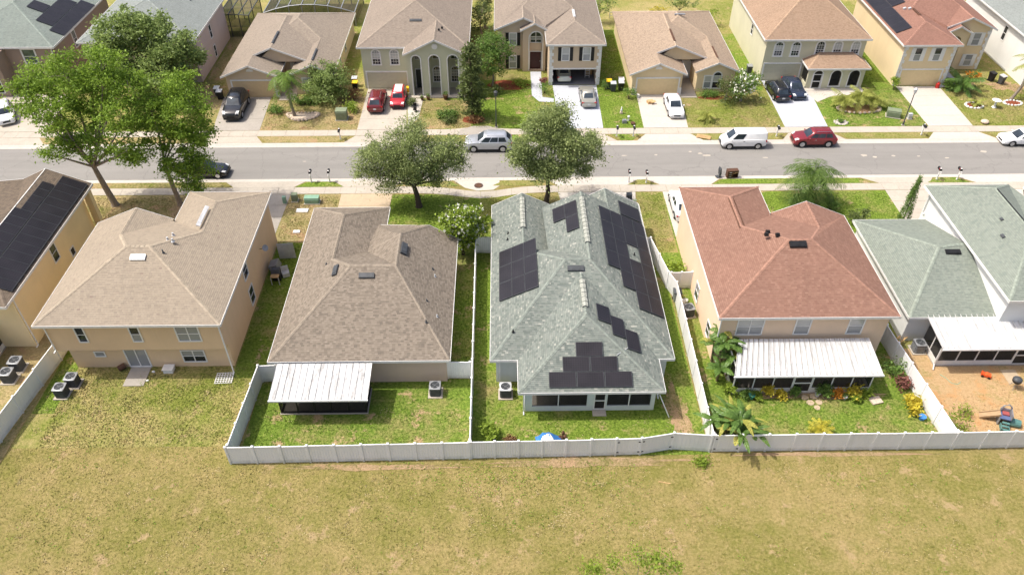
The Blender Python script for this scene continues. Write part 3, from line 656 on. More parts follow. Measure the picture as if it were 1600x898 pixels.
# ---------------------------------------------------------------- houses, near row (backs towards the camera)
c_ = lambda *a: [srgb(*x) for x in a]
S_tan = shingle('tan_shingles', c_((160,147,129), (172,159,140), (152,140,124)), spot=0.012, spotc=srgb(140,122,112))
S_brown = shingle('brown_shingles', c_((127,117,104), (157,145,130), (142,131,117), (118,109,98)))
S_green = shingle('grey_green_shingles', c_((112,120,112), (134,141,133), (123,131,124), (98,107,102), (148,152,144)), tab=.22, row=.14, spot=.08, spotc=srgb(166,167,157))
S_rust = shingle('rust_shingles', c_((140,105,90), (152,117,101), (133,99,85), (161,126,109)))
S_pale = shingle('pale_grey_shingles', c_((132,140,129), (148,155,144), (124,133,124)))
S_dark = shingle('dark_shingles', c_((110,98,86), (130,116,100), (98,88,78)))
S_greenweather = shingle('weathered_green_shingles', c_((132,142,134), (146,154,146), (124,134,128)), stain=.35)
S_grey = shingle('grey_shingles', c_((140,146,142), (152,158,154), (132,138,134)))
S_taupe = shingle('taupe_shingles', c_((150,138,124), (164,152,137), (142,130,117)))
S_farbrown = shingle('weathered_brown_shingles', c_((146,134,121), (160,147,133), (138,126,114)))
S_speck = shingle('speckled_tan_shingles', c_((150,132,113), (180,160,139), (162,144,125)))
S_orange = shingle('warm_brown_shingles', c_((152,127,105), (172,147,124), (162,136,114)))
S_red = shingle('red_brown_shingles', c_((146,110,95), (158,120,105), (140,104,91)))
W_beige = stucco('beige_stucco', srgb(222,194,158)); W_cream = stucco('cream_stucco', srgb(228,202,174)); W_yellow = stucco('yellow_stucco', srgb(238,218,172))
W_white = stucco('white_stucco', srgb(226,226,222)); W_pinkbeige = stucco('pink_beige_stucco', srgb(206,184,164)); W_palegreen = stucco('pale_green_stucco', srgb(212,217,212))
W_sage = stucco('sage_stucco', srgb(198,198,172)); W_tan = stucco('tan_stucco', srgb(204,184,158)); W_sand = stucco('sand_stucco', srgb(226,205,166)); W_taupe = stucco('taupe_stucco', srgb(158,140,126)); W_pink = stucco('pinkish_stucco', srgb(200,184,176)); W_cream2 = stucco('pale_sage_stucco', srgb(204,200,172))
D_tan = plain('tan_garage_door', srgb(200,176,138), .5, var=.04); D_sage = plain('sage_garage_door', srgb(186,182,158), .5, var=.04); D_sand = plain('sand_garage_door', srgb(216,194,150), .5, var=.04)
def type_a(root, mx, my, smat, wmat, hollow=None, low=None):
    """two-storey house: hip main roof, hip garage wing, gable bay.  mx,my map the plan (u,v) to world x,y"""
    m = lambda u, v, z: (mx(u), my(v), z)
    a, b = (0, 0, 5.2), (12.85, 0, 5.2); A, B = (6.0, 5.85, 7.65), (7.7, 5.85, 7.65)
    R0, R1, L0, Lp, V = (3.4, 8.9, 6.6), (3.4, 12.95, 6.6), (9.4, 8.6, 6.65), (9.4, 12.1, 6.65), (6.75, 11.8, 5.55)
    g0, g1, g2 = (0, 16.4, 5.2), (6.85, 16.4, 5.2), (6.85, 12.1, 5.2); br = (12.85, 12.1, 5.2); bl = (6.75, 12.1, 5.5)
    fs = [[a, b, B, A], [a, A, R0, R1, g0], [g0, g1, R1], [g1, g2, V, R0, R1], [b, br, Lp, L0, B], [A, B, L0, V, R0], [L0, Lp, bl, V], [V, bl, g2]]
    roof(root, [[m(*p) for p in f] for f in fs], smat)
    w = MB(); bx = lambda u0, u1, v0, v1, z0, z1: w.box(*sorted((mx(u0), mx(u1))), *sorted((my(v0), my(v1))), z0, z1)
    if low: bx(.4, 12.45, .45, 11.7, 2.32, 5.17); bx(*low, 11.7, 0, 2.319)
    else: bx(.4, 12.45, .45, 11.7, 0, 5.17)
    if hollow:
        h0, h1, hz = hollow
        bx(.4, 6.45, 11.701, 16.0, hz+.3, 5.17); bx(.4, h0, 11.701, 16.0, 0, hz+.299); bx(h1, 6.45, 11.701, 16.0, 0, hz+.299); bx(h0, h1, 15.85, 15.995, hz, hz+.298)
    else: bx(.4, 6.45, 11.701, 16.0, 0, 5.17)
    ya, yb = sorted((my(11.702), my(11.74)))
    gable_wall(w, *sorted((mx(6.9), mx(12.45))), 5.12, mx(9.4), 6.42, *sorted((my(11.5), my(11.72))))
    part('wall', w, wmat, root)

# N1: beige house on the left, tan roof
N1 = thing('two_storey_house', 'beige two-storey house with a tan hip roof and a sliding back door', 'house', (-26.5, 48, 0))
n1x = lambda u: -19.9-u*(13.1/12.85); n1y = lambda v: 39.5+v
type_a(N1, n1x, n1y, S_tan, W_beige, low=(.4, 11.9, .95))
for u0, u1, v0, v1, c in [(-30.5, -29.9, 3.2, 4.62, 1), (-26.65, -26.0, 3.2, 4.6, 1), (-23.4, -21.8, 3.2, 4.62, 2)]: window(N1, '-y', 39.95, u0, u1, v0, v1, c, top='glass' if c == 1 else 'curtain', low='glass' if u0 < -28 else 'curtain')
window(N1, '-y', 40.45, -30.25, -29.55, 1.2, 1.65, 1, 1, low='curtain'); window(N1, '-y', 40.45, -23.9, -22.25, .55, 1.7, 2, 2, top='curtain', low='glass')
window(N1, '-y', 40.45, -28.05, -26.5, .1, 1.95, 2, 1, low='curtain', label='sliding glass door')
window(N1, '+x', -20.3, 46.5, 47.5, .6, 2.1, 1); window(N1, '+x', -20.3, 46.5, 47.5, 3.2, 4.5, 1)
downspout(N1, -20.22, 39.8, 0, 5.05); downspout(N1, -32.5, 39.85, 2.4, 5.05)
pb = on_plane(39.5, 5.2, .419, 'y'); pr = on_plane(-19.9, 5.2, -.41, 'x'); pf = on_plane(45.35, 7.65, -.345, 'y')
vent_box(N1, -26.65, 44.45, pb, 1.1, .42, .12, 'light_grey'); vent_box(N1, -23.75, 50.2, pr, .3, 2.6, .08, 'white_metal', 'ridge_vent')
for x, y, p in [(-25.2, 47.6, pf), (-25.2, 46.6, pf), (-24.7, 46.3, pf)]: pipe(N1, x, y, p, 'light_grey', .07, .25)
pipe(N1, -25.0, 45.0, pr, 'dark_grey', .05, .25)
part('patio_slab', MB().box(-28.0, -26.5, 38.5, 40.44, 0, .05), 'grey_concrete', N1)

# N2: single-storey brown roof
N2 = thing('single_storey_house', 'single-storey house with a brown hip roof and a small metal-roofed back porch', 'house', (-10.4, 47, 0))
a, b, A, B, C = (-16.8, 38.2, 2.75), (-3.9, 38.2, 2.75), (-11.65, 45.6, 5.4), (-8.2, 45.6, 5.4), (-8.2, 49.6, 5.4)
G_ = (-6.2, 52.3, 4.17); fe = (-7.5, 54.0, 2.9)
fs = [[a, b, B, A], [b, (-3.9, 52.3, 2.75), G_, C, B], [C, G_, fe, (-11.1, 54.0, 3.0), (-11.1, 49.8, 3.4)], [A, B, C, (-11.1, 49.8, 3.4), (-13.42, 47.5, 4.49)], [a, A, (-13.42, 47.5, 4.49), (-16.8, 47.5, 2.75)]]
roof(N2, fs, S_brown, skip=lambda p, q: any(abs(v.x-x_) < .05 and abs(v.y-y_) < .05 for v in (p, q) for x_, y_ in ((-13.42, 47.5), (-11.1, 49.8)))); roof(N2, wing(-16.8, -10.1, 47.4, 56.9, 2.753, (-13.42, 47.4), (-13.42, 53.5), 4.493), S_brown, skip=lambda p, q: p.y < 47.6 and q.y < 47.6)
w = MB().box(-16.45, -4.25, 38.7, 51.9, 0, 2.78).box(-16.4, -10.4, 51.901, 56.5, 0, 2.78).box(-10.399, -7.6, 51.9, 53.6, 0, 2.7); part('wall', w, W_pinkbeige, N2)
p2 = on_plane(38.2, 2.75, .358, 'y'); vent_box(N2, -10.35, 44.75, p2, 1.15, .4, .14, 'dark_grey')
vent_box(N2, -12.85, 45.75, on_plane(-16.8, 2.75, .51, 'x'), .38, 1.15, .16); vent_box(N2, -7.85, 47.8, on_plane(-3.9, 2.75, -.616, 'x'), .4, 1.3, .2)
pr2 = on_plane(-3.9, 2.75, -.616, 'x')
for x, y, mt in [(-5.4, 46.3, 'light_grey'), (-5.0, 42.0, 'light_grey'), (-5.7, 41.0, 'dark_grey'), (-5.8, 43.2, 'dark_grey'), (-5.6, 47.0, 'dark_grey')]: pipe(N2, x, y, pr2, mt, .05, .2)
pipe(N2, -13.9, 47.2, on_plane(-16.8, 2.75, .51, 'x'), 'dark_grey', .05, .15)
lanai(N2, -16.13, -9.38, 38.05, 35.0, 2.72, 2.38, 'dirty_metal', 'black', 15, 5, None, .25, .75, wb=(-15.8, -9.8), sidewalls=True, kneemat='black', gap=.006, rib=.014)

# N3: grey-green roof with solar panels
N3 = thing('single_storey_house', 'single-storey house with a mottled grey-green roof and black solar panels', 'house', (5.5, 46, 0))
Lp = on_plane(-1.05, 2.75, .5, 'x'); A = (4.65, 45.95, 5.6); B = (6.55, 46.0, 5.6); C = (6.55, 55.0, 5.6); P1 = (1.6, 49.0, 4.08); V = (3.55, 49.0, 4.1)
fs = [[(-1.05, 38.15, 2.75), (12.05, 38.15, 2.75), B, A], [(12.05, 38.15, 2.75), (12.05, 57.1, 2.75), (9.3, 57.1, 4.18), (9.3, 55.0, 4.18), C, B],
      [(-1.05, 38.15, 2.75), A, P1, (-1.05, 49.0, 2.75)], [A, B, V, P1], [B, C, (3.3, 55.0, 3.97), V]]
roof(N3, fs, S_green, skip=lambda p, q: max(p.y, q.y) > 53 and min(p.x, q.x) > -1 and p.x < 12 or (p.x < 4 and q.x < 4 and p.y > 48.9 and q.y > 48.9))
roof(N3, wing(-1.05, 4.25, 48.2, 57.05, 2.753, (1.6, 48.2), (1.6, 57.05), 4.085), S_green, skip=lambda p, q: p.y < 48.5 and q.y < 48.5)
roof(N3, wing(6.0, 11.98, 50, 57.25, 2.77, (8.9, 50), (8.9, 57.25), 4.4), S_green)
roof(N3, wing(.89, 10.92, 35.1, 44.8, 2.75, (5.8, 40.2), (5.8, 44.8), 5.22), S_green)
w = MB().box(-.65, 11.65, 38.6, 54.6, 0, 2.8).box(-.6, 3.8, 54.601, 56.6, 0, 2.8).box(6.4, 11.6, 54.601, 56.8, 0, 2.8)
gable_wall(w, -.6, 3.8, 2.78, 1.6, 3.95, 56.4, 56.62); gable_wall(w, 6.4, 11.6, 2.78, 8.9, 4.15, 56.6, 56.82)
part('wall', w, W_palegreen, N3)
pw = MB()   # screened porch walls: corner piers, knee wall and header around the openings
for x0, x1 in ((1.35, 1.87), (5.73, 6.2), (10.2, 10.5)): pw.box(x0, x1, 35.8, 35.95, 0, 2.62)
for x0, x1 in ((1.871, 5.729), (7.15, 10.199)): pw.box(x0, x1, 35.8, 35.95, 0, .47)
pw.box(7.06, 7.149, 35.8, 35.95, 0, 2.62)
for x0, x1 in ((1.871, 5.729), (6.201, 7.059), (7.15, 10.199)): pw.box(x0, x1, 35.8, 35.95, 2.3, 2.62)
pw.box(1.35, 1.5, 35.951, 38.59, 0, .55).box(10.35, 10.5, 35.951, 38.59, 0, .55).box(1.35, 1.5, 35.951, 38.59, 2.3, 2.62).box(10.35, 10.5, 35.951, 38.59, 2.3, 2.62)
pch = part('porch_wall', pw, W_palegreen, N3)
for x0, x1, z0, z1 in [(1.88, 3.68, .47, 2.3), (3.75, 5.72, .47, 2.3), (7.15, 8.65, .47, 2.3), (8.72, 10.19, .47, 2.3)]: part('screen', MB().add([(x0, 35.87, z0), (x1, 35.87, z0), (x1, 35.87, z1), (x0, 35.87, z1)], [(0,1,2,3)]), 'screen', pch)
fr = MB()
for x in (3.715, 8.685): fr.box(x-.035, x+.035, 35.78, 35.9, .47, 2.3)
part('mullion', fr, 'white_trim', pch)
d = MB()
for z0, z1 in ((.08, .2), (.98, 1.08), (2.18, 2.29)): d.box(6.25, 7.01, 35.8, 35.85, z0, z1)
d.box(6.21, 6.29, 35.801, 35.849, .08, 2.29).box(6.97, 7.05, 35.801, 35.849, .08, 2.29); sd = part('screen_door', d, 'white_trim', N3)
part('screen', MB().add([(6.25, 35.83, .1), (7.0, 35.83, .1), (7.0, 35.83, 2.29), (6.25, 35.83, 2.29)], [(0,1,2,3)]), 'screen', sd)
part('floor_slab', MB().box(1.36, 10.49, 35.81, 38.6, 0, .08), 'grey_concrete', N3); part('door_step', MB().box(6.15, 7.1, 35.25, 35.78, 0, .1), 'concrete', N3)
downspout(N3, -.4, 38.4, 0, 2.6); downspout(N3, 1.28, 35.72, 0, 2.6); downspout(N3, 10.6, 35.75, 1.6, 2.6)
part('leaning_gutter', MB().tube([(10.75, 35.7, 1.7), (11.5, 35.1, .05)], .05, 4), 'white_trim', N3)
Rp = on_plane(12.05, 2.75, -.523, 'x'); Sp = on_plane(6.55, 5.6, .5, 'x'); Bp = on_plane(35.1, 2.75, .484, 'y'); Wp = on_plane(10.92, 2.75, -.4825, 'x')
solar(N3, Lp, [(x, x+.98, y, y+1.98) for x in (-.36, .63, 1.62) for y in (43.88, 45.87, 47.86)])
solar(N3, Sp, [(4.15, 5.12, 52.05, 53.97), (5.13, 6.1, 52.05, 53.97), (5.13, 6.1, 50.12, 52.04)])
big = [(7.94, 51.7), (7.94, 49.75), (7.94, 47.8), (7.94, 45.85)]
q = [(7.93+.99*i, 7.93+.99*i+.98, y, y+1.94) for i in range(4) for y in (51.9, 49.95, 48.0, 46.05) if not (i == 2 and y == 48.0)]
q += [(8.92+.99*i, 8.92+.99*i+.98, 44.1, 46.04) for i in range(3)]+[(9.91+.99*i, 9.91+.99*i+.98, 42.15, 44.09) for i in range(2)]
solar(N3, Rp, q); solar(N3, Rp, [(9.9, 11.8, 54.0, 56.0)])
solar(N3, Wp, [(6.58, 7.55, 39.97, 41.7), (7.56, 8.53, 38.97, 41.0 - .08), (8.55, 9.52, 38.0, 40.0)])
solar(N3, Bp, [(2.97, 4.87, 35.4, 36.38), (4.89, 6.79, 35.4, 36.38), (6.81, 8.71, 35.4, 36.38), (3.95, 5.85, 36.4, 37.36), (5.87, 7.77, 36.4, 37.36), (4.9, 6.8, 37.38, 38.32)])
part('conduit', MB().tube([(7.75, 37.4, Bp(0, 37.4)+.1), (8.6, 38.1, Wp(8.6, 0)+.08)], .03, 6), 'light_grey', N3)
p3 = on_plane(38.15, 2.75, .3635, 'y'); vent_box(N3, 5.4, 45.15, p3, 1.25, .42, .14)
S_ventc = plain('pale_ridge_vent', srgb(150, 152, 142), .9, var=.3, scale=6)
def ridge_vent(root, x, y0, y1, z):
    m = MB().prism([(x-.22, z-.06), (x+.22, z-.06), (x+.2, z+.03), (x, z+.1), (x-.2, z+.03)], 'y', y0, y1); o = part('ridge_vent', m, S_ventc, root)
    n = int((y1-y0)/.5)
    for i in range(n+1): y = y0+(y1-y0)*i/n; e = MB().prism([(x-.235, z-.05), (x-.2, z+.04), (x, z+.112), (x+.2, z+.04), (x+.235, z-.05), (x+.2, z+.02), (x, z+.09), (x-.2, z+.02)], 'y', y-.02, y+.02); part('joint', e, 'dark_grey', o)
ridge_vent(N3, 1.6, 52.0, 56.4, 4.085); ridge_vent(N3, 6.55, 48.0, 54.2, 5.6); ridge_vent(N3, 5.8, 41.0, 44.0, 5.22)
for x, y, p in [(.35, 52.0, Lp), (.3, 51.2, Lp), (.6, 40.2, Lp)]: pipe(N3, x, y, p, 'black', .05, .2)
pipe(N3, 3.9, 40.9, p3, 'black', .05, .2); pipe(N3, 10.5, 48.9, Rp, 'black', .05, .22)

# N4: rust roof
N4 = thing('two_storey_house', 'two-storey house with a rust red roof and a long white metal-roofed back porch', 'house', (21.6, 48, 0))
n4x = lambda u: 15.15+u; n4y = lambda v: 39.7+v
type_a(N4, n4x, n4y, S_rust, W_cream)
for u0, u1, c in [(16.75, 18.6, 2), (20.95, 22.0, 1), (24.8, 25.85, 1)]: window(N4, '-y', 40.15, u0, u1, 3.15, 4.7, c, top='glass_blind', low='curtain')
window(N4, '-x', 15.55, 46.3, 47.3, .6, 2.1, 1, top='curtain'); window(N4, '-x', 15.55, 42.0, 42.9, .7, 2.0, 1)
downspout(N4, 15.45, 40.0, 0, 5.05)
pb = on_plane(39.7, 5.2, .419, 'y'); pl = on_plane(15.15, 5.2, .41, 'x'); pf = on_plane(45.55, 7.65, -.345, 'y')
vent_box(N4, 21.7, 45.1, pb, 1.25, .45, .16, 'black')
for x, y in [(20.0, 46.9), (19.7, 46.3), (20.5, 46.2)]: vent_box(N4, x, y, pf, .28, .26, .22, 'black', 'vent_cap')
m = MB()
for dx in (-.2, .2): m.box(18.55+dx-.02, 18.55+dx+.02, 48.4, 52.4, 6.57, 6.64)
part('ridge_vent', m, 'wood', N4)
lanai(N4, 16.95, 26.5, 39.85, 36.75, 2.95, 2.42, 'white_metal', 'white_trim', 26, 7, 3, .5, .52, x0f=16.05, x1f=26.58, wb=(16.4, 26.3))

# N5: white house, pale grey roofs
N5 = thing('two_storey_house', 'white house with pale grey-green roofs, a low wing and a corrugated porch roof', 'house', (37, 47, 0))
roof(N5, [[(30.3, 42.0, 2.9), (38.6, 42.0, 2.9), (36.62, 48.3, 4.95), (34.3, 47.9, 4.95)], [(30.3, 54.3, 2.9), (30.3, 42.0, 2.9), (34.3, 47.9, 4.95)], [(36.6, 54.3, 2.9), (30.3, 54.3, 2.9), (34.3, 47.9, 4.95), (36.62, 48.3, 4.95)]], S_pale)
roof(N5, [[(36.42, 41.1, 5.3), (49.5, 41.1, 5.3), (43, 46.6, 7.4), (40.0, 46.6, 7.4)], [(36.42, 56.0, 5.3), (36.42, 41.1, 5.3), (40.0, 46.6, 7.4), (40.0, 52.4, 7.4)], [(43.7, 56.0, 5.3), (36.42, 56.0, 5.3), (40.0, 52.4, 7.4)], [(43.7, 53, 5.3), (43.7, 56.0, 5.3), (40.0, 52.4, 7.4), (40.0, 46.6, 7.4), (43, 46.6, 7.4)]], S_pale)
w = MB().box(30.7, 36.85, 42.45, 53.9, 0, 2.92).box(36.851, 49, 41.6, 52.5, 0, 5.32).box(36.851, 43.2, 52.501, 55.6, 0, 5.32); part('wall', w, W_white, N5)
window(N5, '-y', 41.6, 38.7, 40.2, 3.2, 4.4, 2, top='curtain', low='curtain'); downspout(N5, 36.75, 55.3, 2.9, 5.1)
vent_box(N5, 35.3, 47.5, on_plane(42, 2.9, .325, 'y'), 1.2, .4, .14, 'black'); plv = on_plane(36.42, 5.3, .587, 'x')
vent_box(N5, 38.4, 47.2, plv, .2, .4, .1, 'dark_grey', 'vent_cap'); vent_box(N5, 39.0, 48.9, plv, .18, .3, .1, 'dark_grey', 'vent_cap'); part('ridge_vent', MB().box(39.96, 40.04, 47.5, 52.2, 7.4, 7.46), 'black', N5)
lanai(N5, 31.7, 44.0, 42.25, 39.2, 2.92, 2.4, 'white_metal', 'white_trim', 30, 8, 4, .5, .6, x0f=31.8, x1f=44.0, wb=(32.3, 43.6), dark='screen')
part('downspout', MB().tube([(32.2, 39.35, 2.3), (32.15, 39.75, 1.9), (32.15, 39.75, .3), (31.95, 39.3, .08)], .05, 6), 'white_trim', N5)
part('door_pad', MB().box(37.0, 38.1, 37.9, 39.3, 0, .03), 'tan_concrete', N5)

# N0: yellow house at the left edge
N0 = thing('two_storey_house', 'yellow two-storey house at the left edge with a solar-covered dark roof', 'house', (-40, 49, 0))
roof(N0, [[(-35.75, 41.5, 5.2), (-35.75, 57.35, 5.2), (-39.2, 57.35, 6.75), (-39.2, 47, 6.75)], [(-46, 41.5, 5.2), (-35.75, 41.5, 5.2), (-39.2, 47, 6.75), (-43, 47, 6.75)], [(-39.2, 57.35, 6.75), (-39.2, 52, 6.75), (-41.5, 57.35, 5.7)], [(-39.2, 52, 6.75), (-39.2, 47, 6.75), (-43, 47, 6.75), (-46, 52, 5.6), (-46, 57.35, 5.3), (-41.5, 57.35, 5.7)]], S_dark)
w = MB().box(-45.5, -36.1, 42.7, 55.3, 0, 5.2).box(-45.5, -36.9, 55.301, 57.0, 0, 5.2); gable_wall(w, -41.4, -36.9, 5.1, -39.2, 6.5, 56.9, 57.1); part('wall', w, W_yellow, N0)
part('porch_column', MB().box(-36.6, -36.05, 56.75, 57.25, 0, 5.1), W_yellow, N0)
window(N0, '+x', -36.1, 48.9, 49.75, 3.2, 4.75, 1); downspout(N0, -36.05, 42.85, 0, 5); window(N0, '+x', -36.1, 51.2, 51.8, 2.0, 2.7, 1, 1)
P0 = on_plane(-35.75, 5.2, -.449, 'x')
solar(N0, P0, [(-37.83, -35.95, y, y+.985) for y in [43.0+1.0*i for i in range(14)]]+[(-39.0-.0, -37.87, y, y+.985) for y in [44.0+i for i in range(11)]][:0]+[(-38.75, -37.87, y, y+.985) for y in [51.7-.1+i for i in range(4)]])
solar(N0, P0, [(-39.15, -37.87, y, y+.985) for y in [43.6+i for i in range(8)]])
lanai(N0, -46, -38.2, 42.65, 39.4, 2.6, 2.3, 'dirty_metal', 'white_trim', 8, 4, None, .5, .2)

# ---------------------------------------------------------------- houses, far row (fronts towards the camera)
F4 = thing('two_storey_house', 'tan two-storey house with black shutters and its garage standing open', 'house', (5.5, 93, 0))
f4x = lambda u: 11.9-u; f4y = lambda v: 101.6-v
type_a(F4, f4x, f4y, S_farbrown, W_tan, hollow=(.85, 6.0, 2.0))
part('garage_floor', MB().box(5.91, 11.04, 85.62, 89.89, 0, .05), 'garage_floor', F4)
T = frame_fn('-y', 85.6); mb = MB(); tbox(mb, T, 5.75, 5.9, 0, 2.16, -.02, .05); tbox(mb, T, 11.05, 11.2, 0, 2.16, -.02, .05); tbox(mb, T, 5.9, 11.05, 2.0, 2.16, -.02, .048); part('garage_door_frame', mb, 'white_trim', F4)
for c in (7.32, 9.77): window(F4, '-y', 85.6, c-.42, c+.42, 3.1, 4.65, 1, top='glass_blind', low='curtain'); shutters(F4, '-y', 85.6, c-.42, c+.42, 3.1, 4.65, .38, 'black')
for z0, z1 in ((3.1, 4.6), (.2, 1.75)): window(F4, '-y', 89.86, .85, 1.7, z0, z1, 1, top='glass_blind', low='curtain'); shutters(F4, '-y', 89.86, .85, 1.7, z0, z1, .38, 'black')
quoins(F4, '-y', 85.6, 5.46, .5, 5.2, side=1); quoins(F4, '-y', 85.6, 11.49, .5, 5.2, side=-1)
w = MB(); T = frame_fn('-y', 89.3); arch_wall(w, T, 2.45, 5.2, 0, 5.25, [(3.25, 4.8, .1, 4.2)], -.55, 0); gable_wall(w, 2.45, 5.2, 5.2, 3.85, 6.0, 89.3, 89.5); part('entry_wall', w, W_tan, F4)
roof(F4, wing(2.15, 5.45, 89.0, 91.6, 5.3, (3.85, 89.0), (3.85, 91.6), 6.15), S_farbrown)
mb = MB(); arch_band(mb, T, 3.25, 4.8, .1, 4.2, .12, -.01, .05, sill=False); part('arch_trim', mb, 'white_trim', F4)
door(F4, '-y', 89.8, 3.35, 4.7, .1, 2.3, 'red_door'); w = MB().box(3.2, 4.85, 89.72, 89.8, 2.45, 3.4); part('panel', w, W_tan, F4)
arch_window(F4, '-y', 89.8, 3.4, 4.65, 3.5, 4.2, .07, low='curtain', grid=False); m = MB(); tbox(m, frame_fn('-y', 89.8), 3.98, 4.06, 3.5, 4.8, 0, .05); part('mullion', m, 'white_trim', F4)
pv4 = on_plane(85.2, 5.2, .41, 'y'); vent_box(F4, 8.5, 90.8, lambda x, y: 6.58, .3, 2.2, .08, 'white_metal', 'ridge_vent')
part('entry_walk', MB().prism([(3.4, 89.1), (4.7, 89.1), (4.6, 82.6), (5.9, 82.2), (5.9, 81.3), (4.2, 81.5), (3.4, 83)], 'z', 0, .035), 'painted_concrete', F4)

F7 = thing('two_storey_house', 'yellow two-storey house with a red-brown roof and white shutters', 'house', (52.3, 93, 0))
type_a(F7, lambda u: 45.9+u, lambda v: 100.9-v, S_red, W_sand)
for c in (48.05, 50.3): window(F7, '-y', 84.9, c-.4, c+.4, 3.15, 4.7, 1, top='glass', low='curtain'); shutters(F7, '-y', 84.9, c-.4, c+.4, 3.15, 4.7, .36, 'white_trim')
for z0, z1 in ((3.1, 4.6), (.5, 1.9)): window(F7, '-y', 89.16, 56.4, 57.3, z0, z1, 1, top='curtain', low='curtain'); shutters(F7, '-y', 89.16, 56.4, 57.3, z0, z1, .36, 'white_trim')
garage_door(F7, '-y', 84.9, 46.85, 51.6, 2.0, D_sand); quoins(F7, '-y', 84.9, 46.3, .45, 5.2); quoins(F7, '-y', 84.9, 52.35, .45, 5.2, side=-1); quoins(F7, '-y', 89.16, 58.35, .45, 5.2, side=-1)
w = MB(); T = frame_fn('-y', 88.5); arch_wall(w, T, 52.7, 55.3, 0, 5.0, [(53.3, 54.7, .1, 3.8)], -.5, 0); gable_wall(w, 52.7, 55.3, 4.95, 54.0, 5.7, 88.5, 88.7); part('entry_wall', w, W_sand, F7)
roof(F7, wing(52.45, 55.55, 88.2, 90.6, 5.05, (54, 88.2), (54, 90.6), 5.85), S_red); door(F7, '-y', 89.1, 53.4, 54.6, .1, 2.3, 'red_door'); arch_window(F7, '-y', 89.1, 53.5, 54.5, 3.2, 3.8, .07, grid=False)
P7 = on_plane(45.9, 5.2, .41, 'x'); solar(F7, P7, [(46.1, 47.75, y, y+1.03) for y in [87.5+1.05*i for i in range(11)]]+[(47.78, 49.2, y, y+1.03) for y in [93.7+1.05*i for i in range(4)]])
for x, y in ((48.6, 92.2), (49.0, 91.8)): vent_box(F7, x, y, P7, .3, .3, .2, 'light_grey', 'vent_cap')
part('entry_walk', MB().prism([(51.7, 84.3), (54.6, 84.9), (54.6, 88.4), (53.4, 88.4), (53.4, 85.6), (51.8, 85.2)], 'z', 0, .035), 'painted_concrete', F7)
part('ridge_vent', MB().box(49.15, 49.45, 89.6, 91.6, 6.6, 6.68), 'wood', F7)

F3 = thing('two_storey_house', 'sage green two-storey house with a tall three-arched entry porch', 'house', (-10.2, 92, 0))
roof(F3, [[(-16.6, 84.65, 5.25), (-3.8, 84.65, 5.25), (-10.2, 91.0, 8.2)], [(-16.6, 103, 5.25), (-16.6, 84.65, 5.25), (-10.2, 91, 8.2), (-10.2, 97, 8.2)], [(-3.8, 84.65, 5.25), (-3.8, 103, 5.25), (-10.2, 97, 8.2), (-10.2, 91, 8.2)], [(-3.8, 103, 5.25), (-16.6, 103, 5.25), (-10.2, 97, 8.2)]], S_farbrown)
roof(F3, wing(-11.15, -4.0, 82.75, 90, 5.22, (-7.57, 82.75), (-7.57, 89.0), 6.93), S_farbrown)
w = MB().box(-16.2, -4.2, 85.0, 102.6, 0, 5.27); T = frame_fn('-y', 83.1)
ops = [(-10.25, -9.3, .05, 4.45), (-8.3, -7.15, .05, 4.4), (-6.2, -5.05, .05, 4.4)]
arch_wall(w, T, -10.85, -4.3, 0, 5.3, ops, -.3, 0); gable_wall(w, -10.85, -4.3, 5.25, -7.57, 6.72, 83.1, 83.35); w.box(-10.85, -10.6, 83.4, 84.99, 0, 5.25).box(-4.55, -4.3, 83.4, 84.99, 0, 5.25); part('wall', w, W_sage, F3)
mb = MB()
for o_ in ops: arch_band(mb, T, o_[0], o_[1], o_[2], o_[3], .13, -.01, .05, sill=False)
part('arch_trim', mb, 'white_trim', F3); mb = MB(); mb.cyl(0, 0, 0, .06, .33, n=20); mb.v = [(x-7.57, 83.09-z, y+6.0) for x, y, z in mb.v]; part('round_vent', mb, 'white_trim', F3)
for a_ in (-14.95, -12.85): arch_window(F3, '-y', 85.0, a_, a_+.85, 3.05, 4.35, .14, top='curtain', low='glass_blind')
garage_door(F3, '-y', 85.0, -15.8, -11.2, 2.05, D_sage); door(F3, '-y', 84.99, -10.1, -9.25, .05, 2.4, 'navy_door')
for a_ in (-8.05, -5.95): arch_window(F3, '-y', 84.99, a_, a_+.85, .9, 2.3, .13, low='curtain')
for a_ in (-10.1, -8.05, -5.95): window(F3, '-y', 84.99, a_, a_+.85, 3.7, 4.6, 1, 2, low='glass', grid=(2, 2))
part('porch_slab', MB().box(-11.0, -4.2, 82.5, 84.99, 0, .08), 'concrete', F3); part('entry_walk', MB().prism([(-11.1, 82.4), (-9.2, 82.4), (-9.4, 78), (-10.4, 75.5), (-10.6, 78)], 'z', 0, .03), 'pale_concrete', F3)
for x, y, z in [(-7.2, 85.6, 6.7), (-6.9, 86.5, 6.5)]: vent_box(F3, x, y, on_plane(-3.8, 5.25, -.461, 'x'), .2, .2, .15, 'black', 'vent_cap')
vent_box(F3, -10.0, 88.2, on_plane(84.65, 5.25, .464, 'y'), 1.4, .3, .08, 'dark_grey')

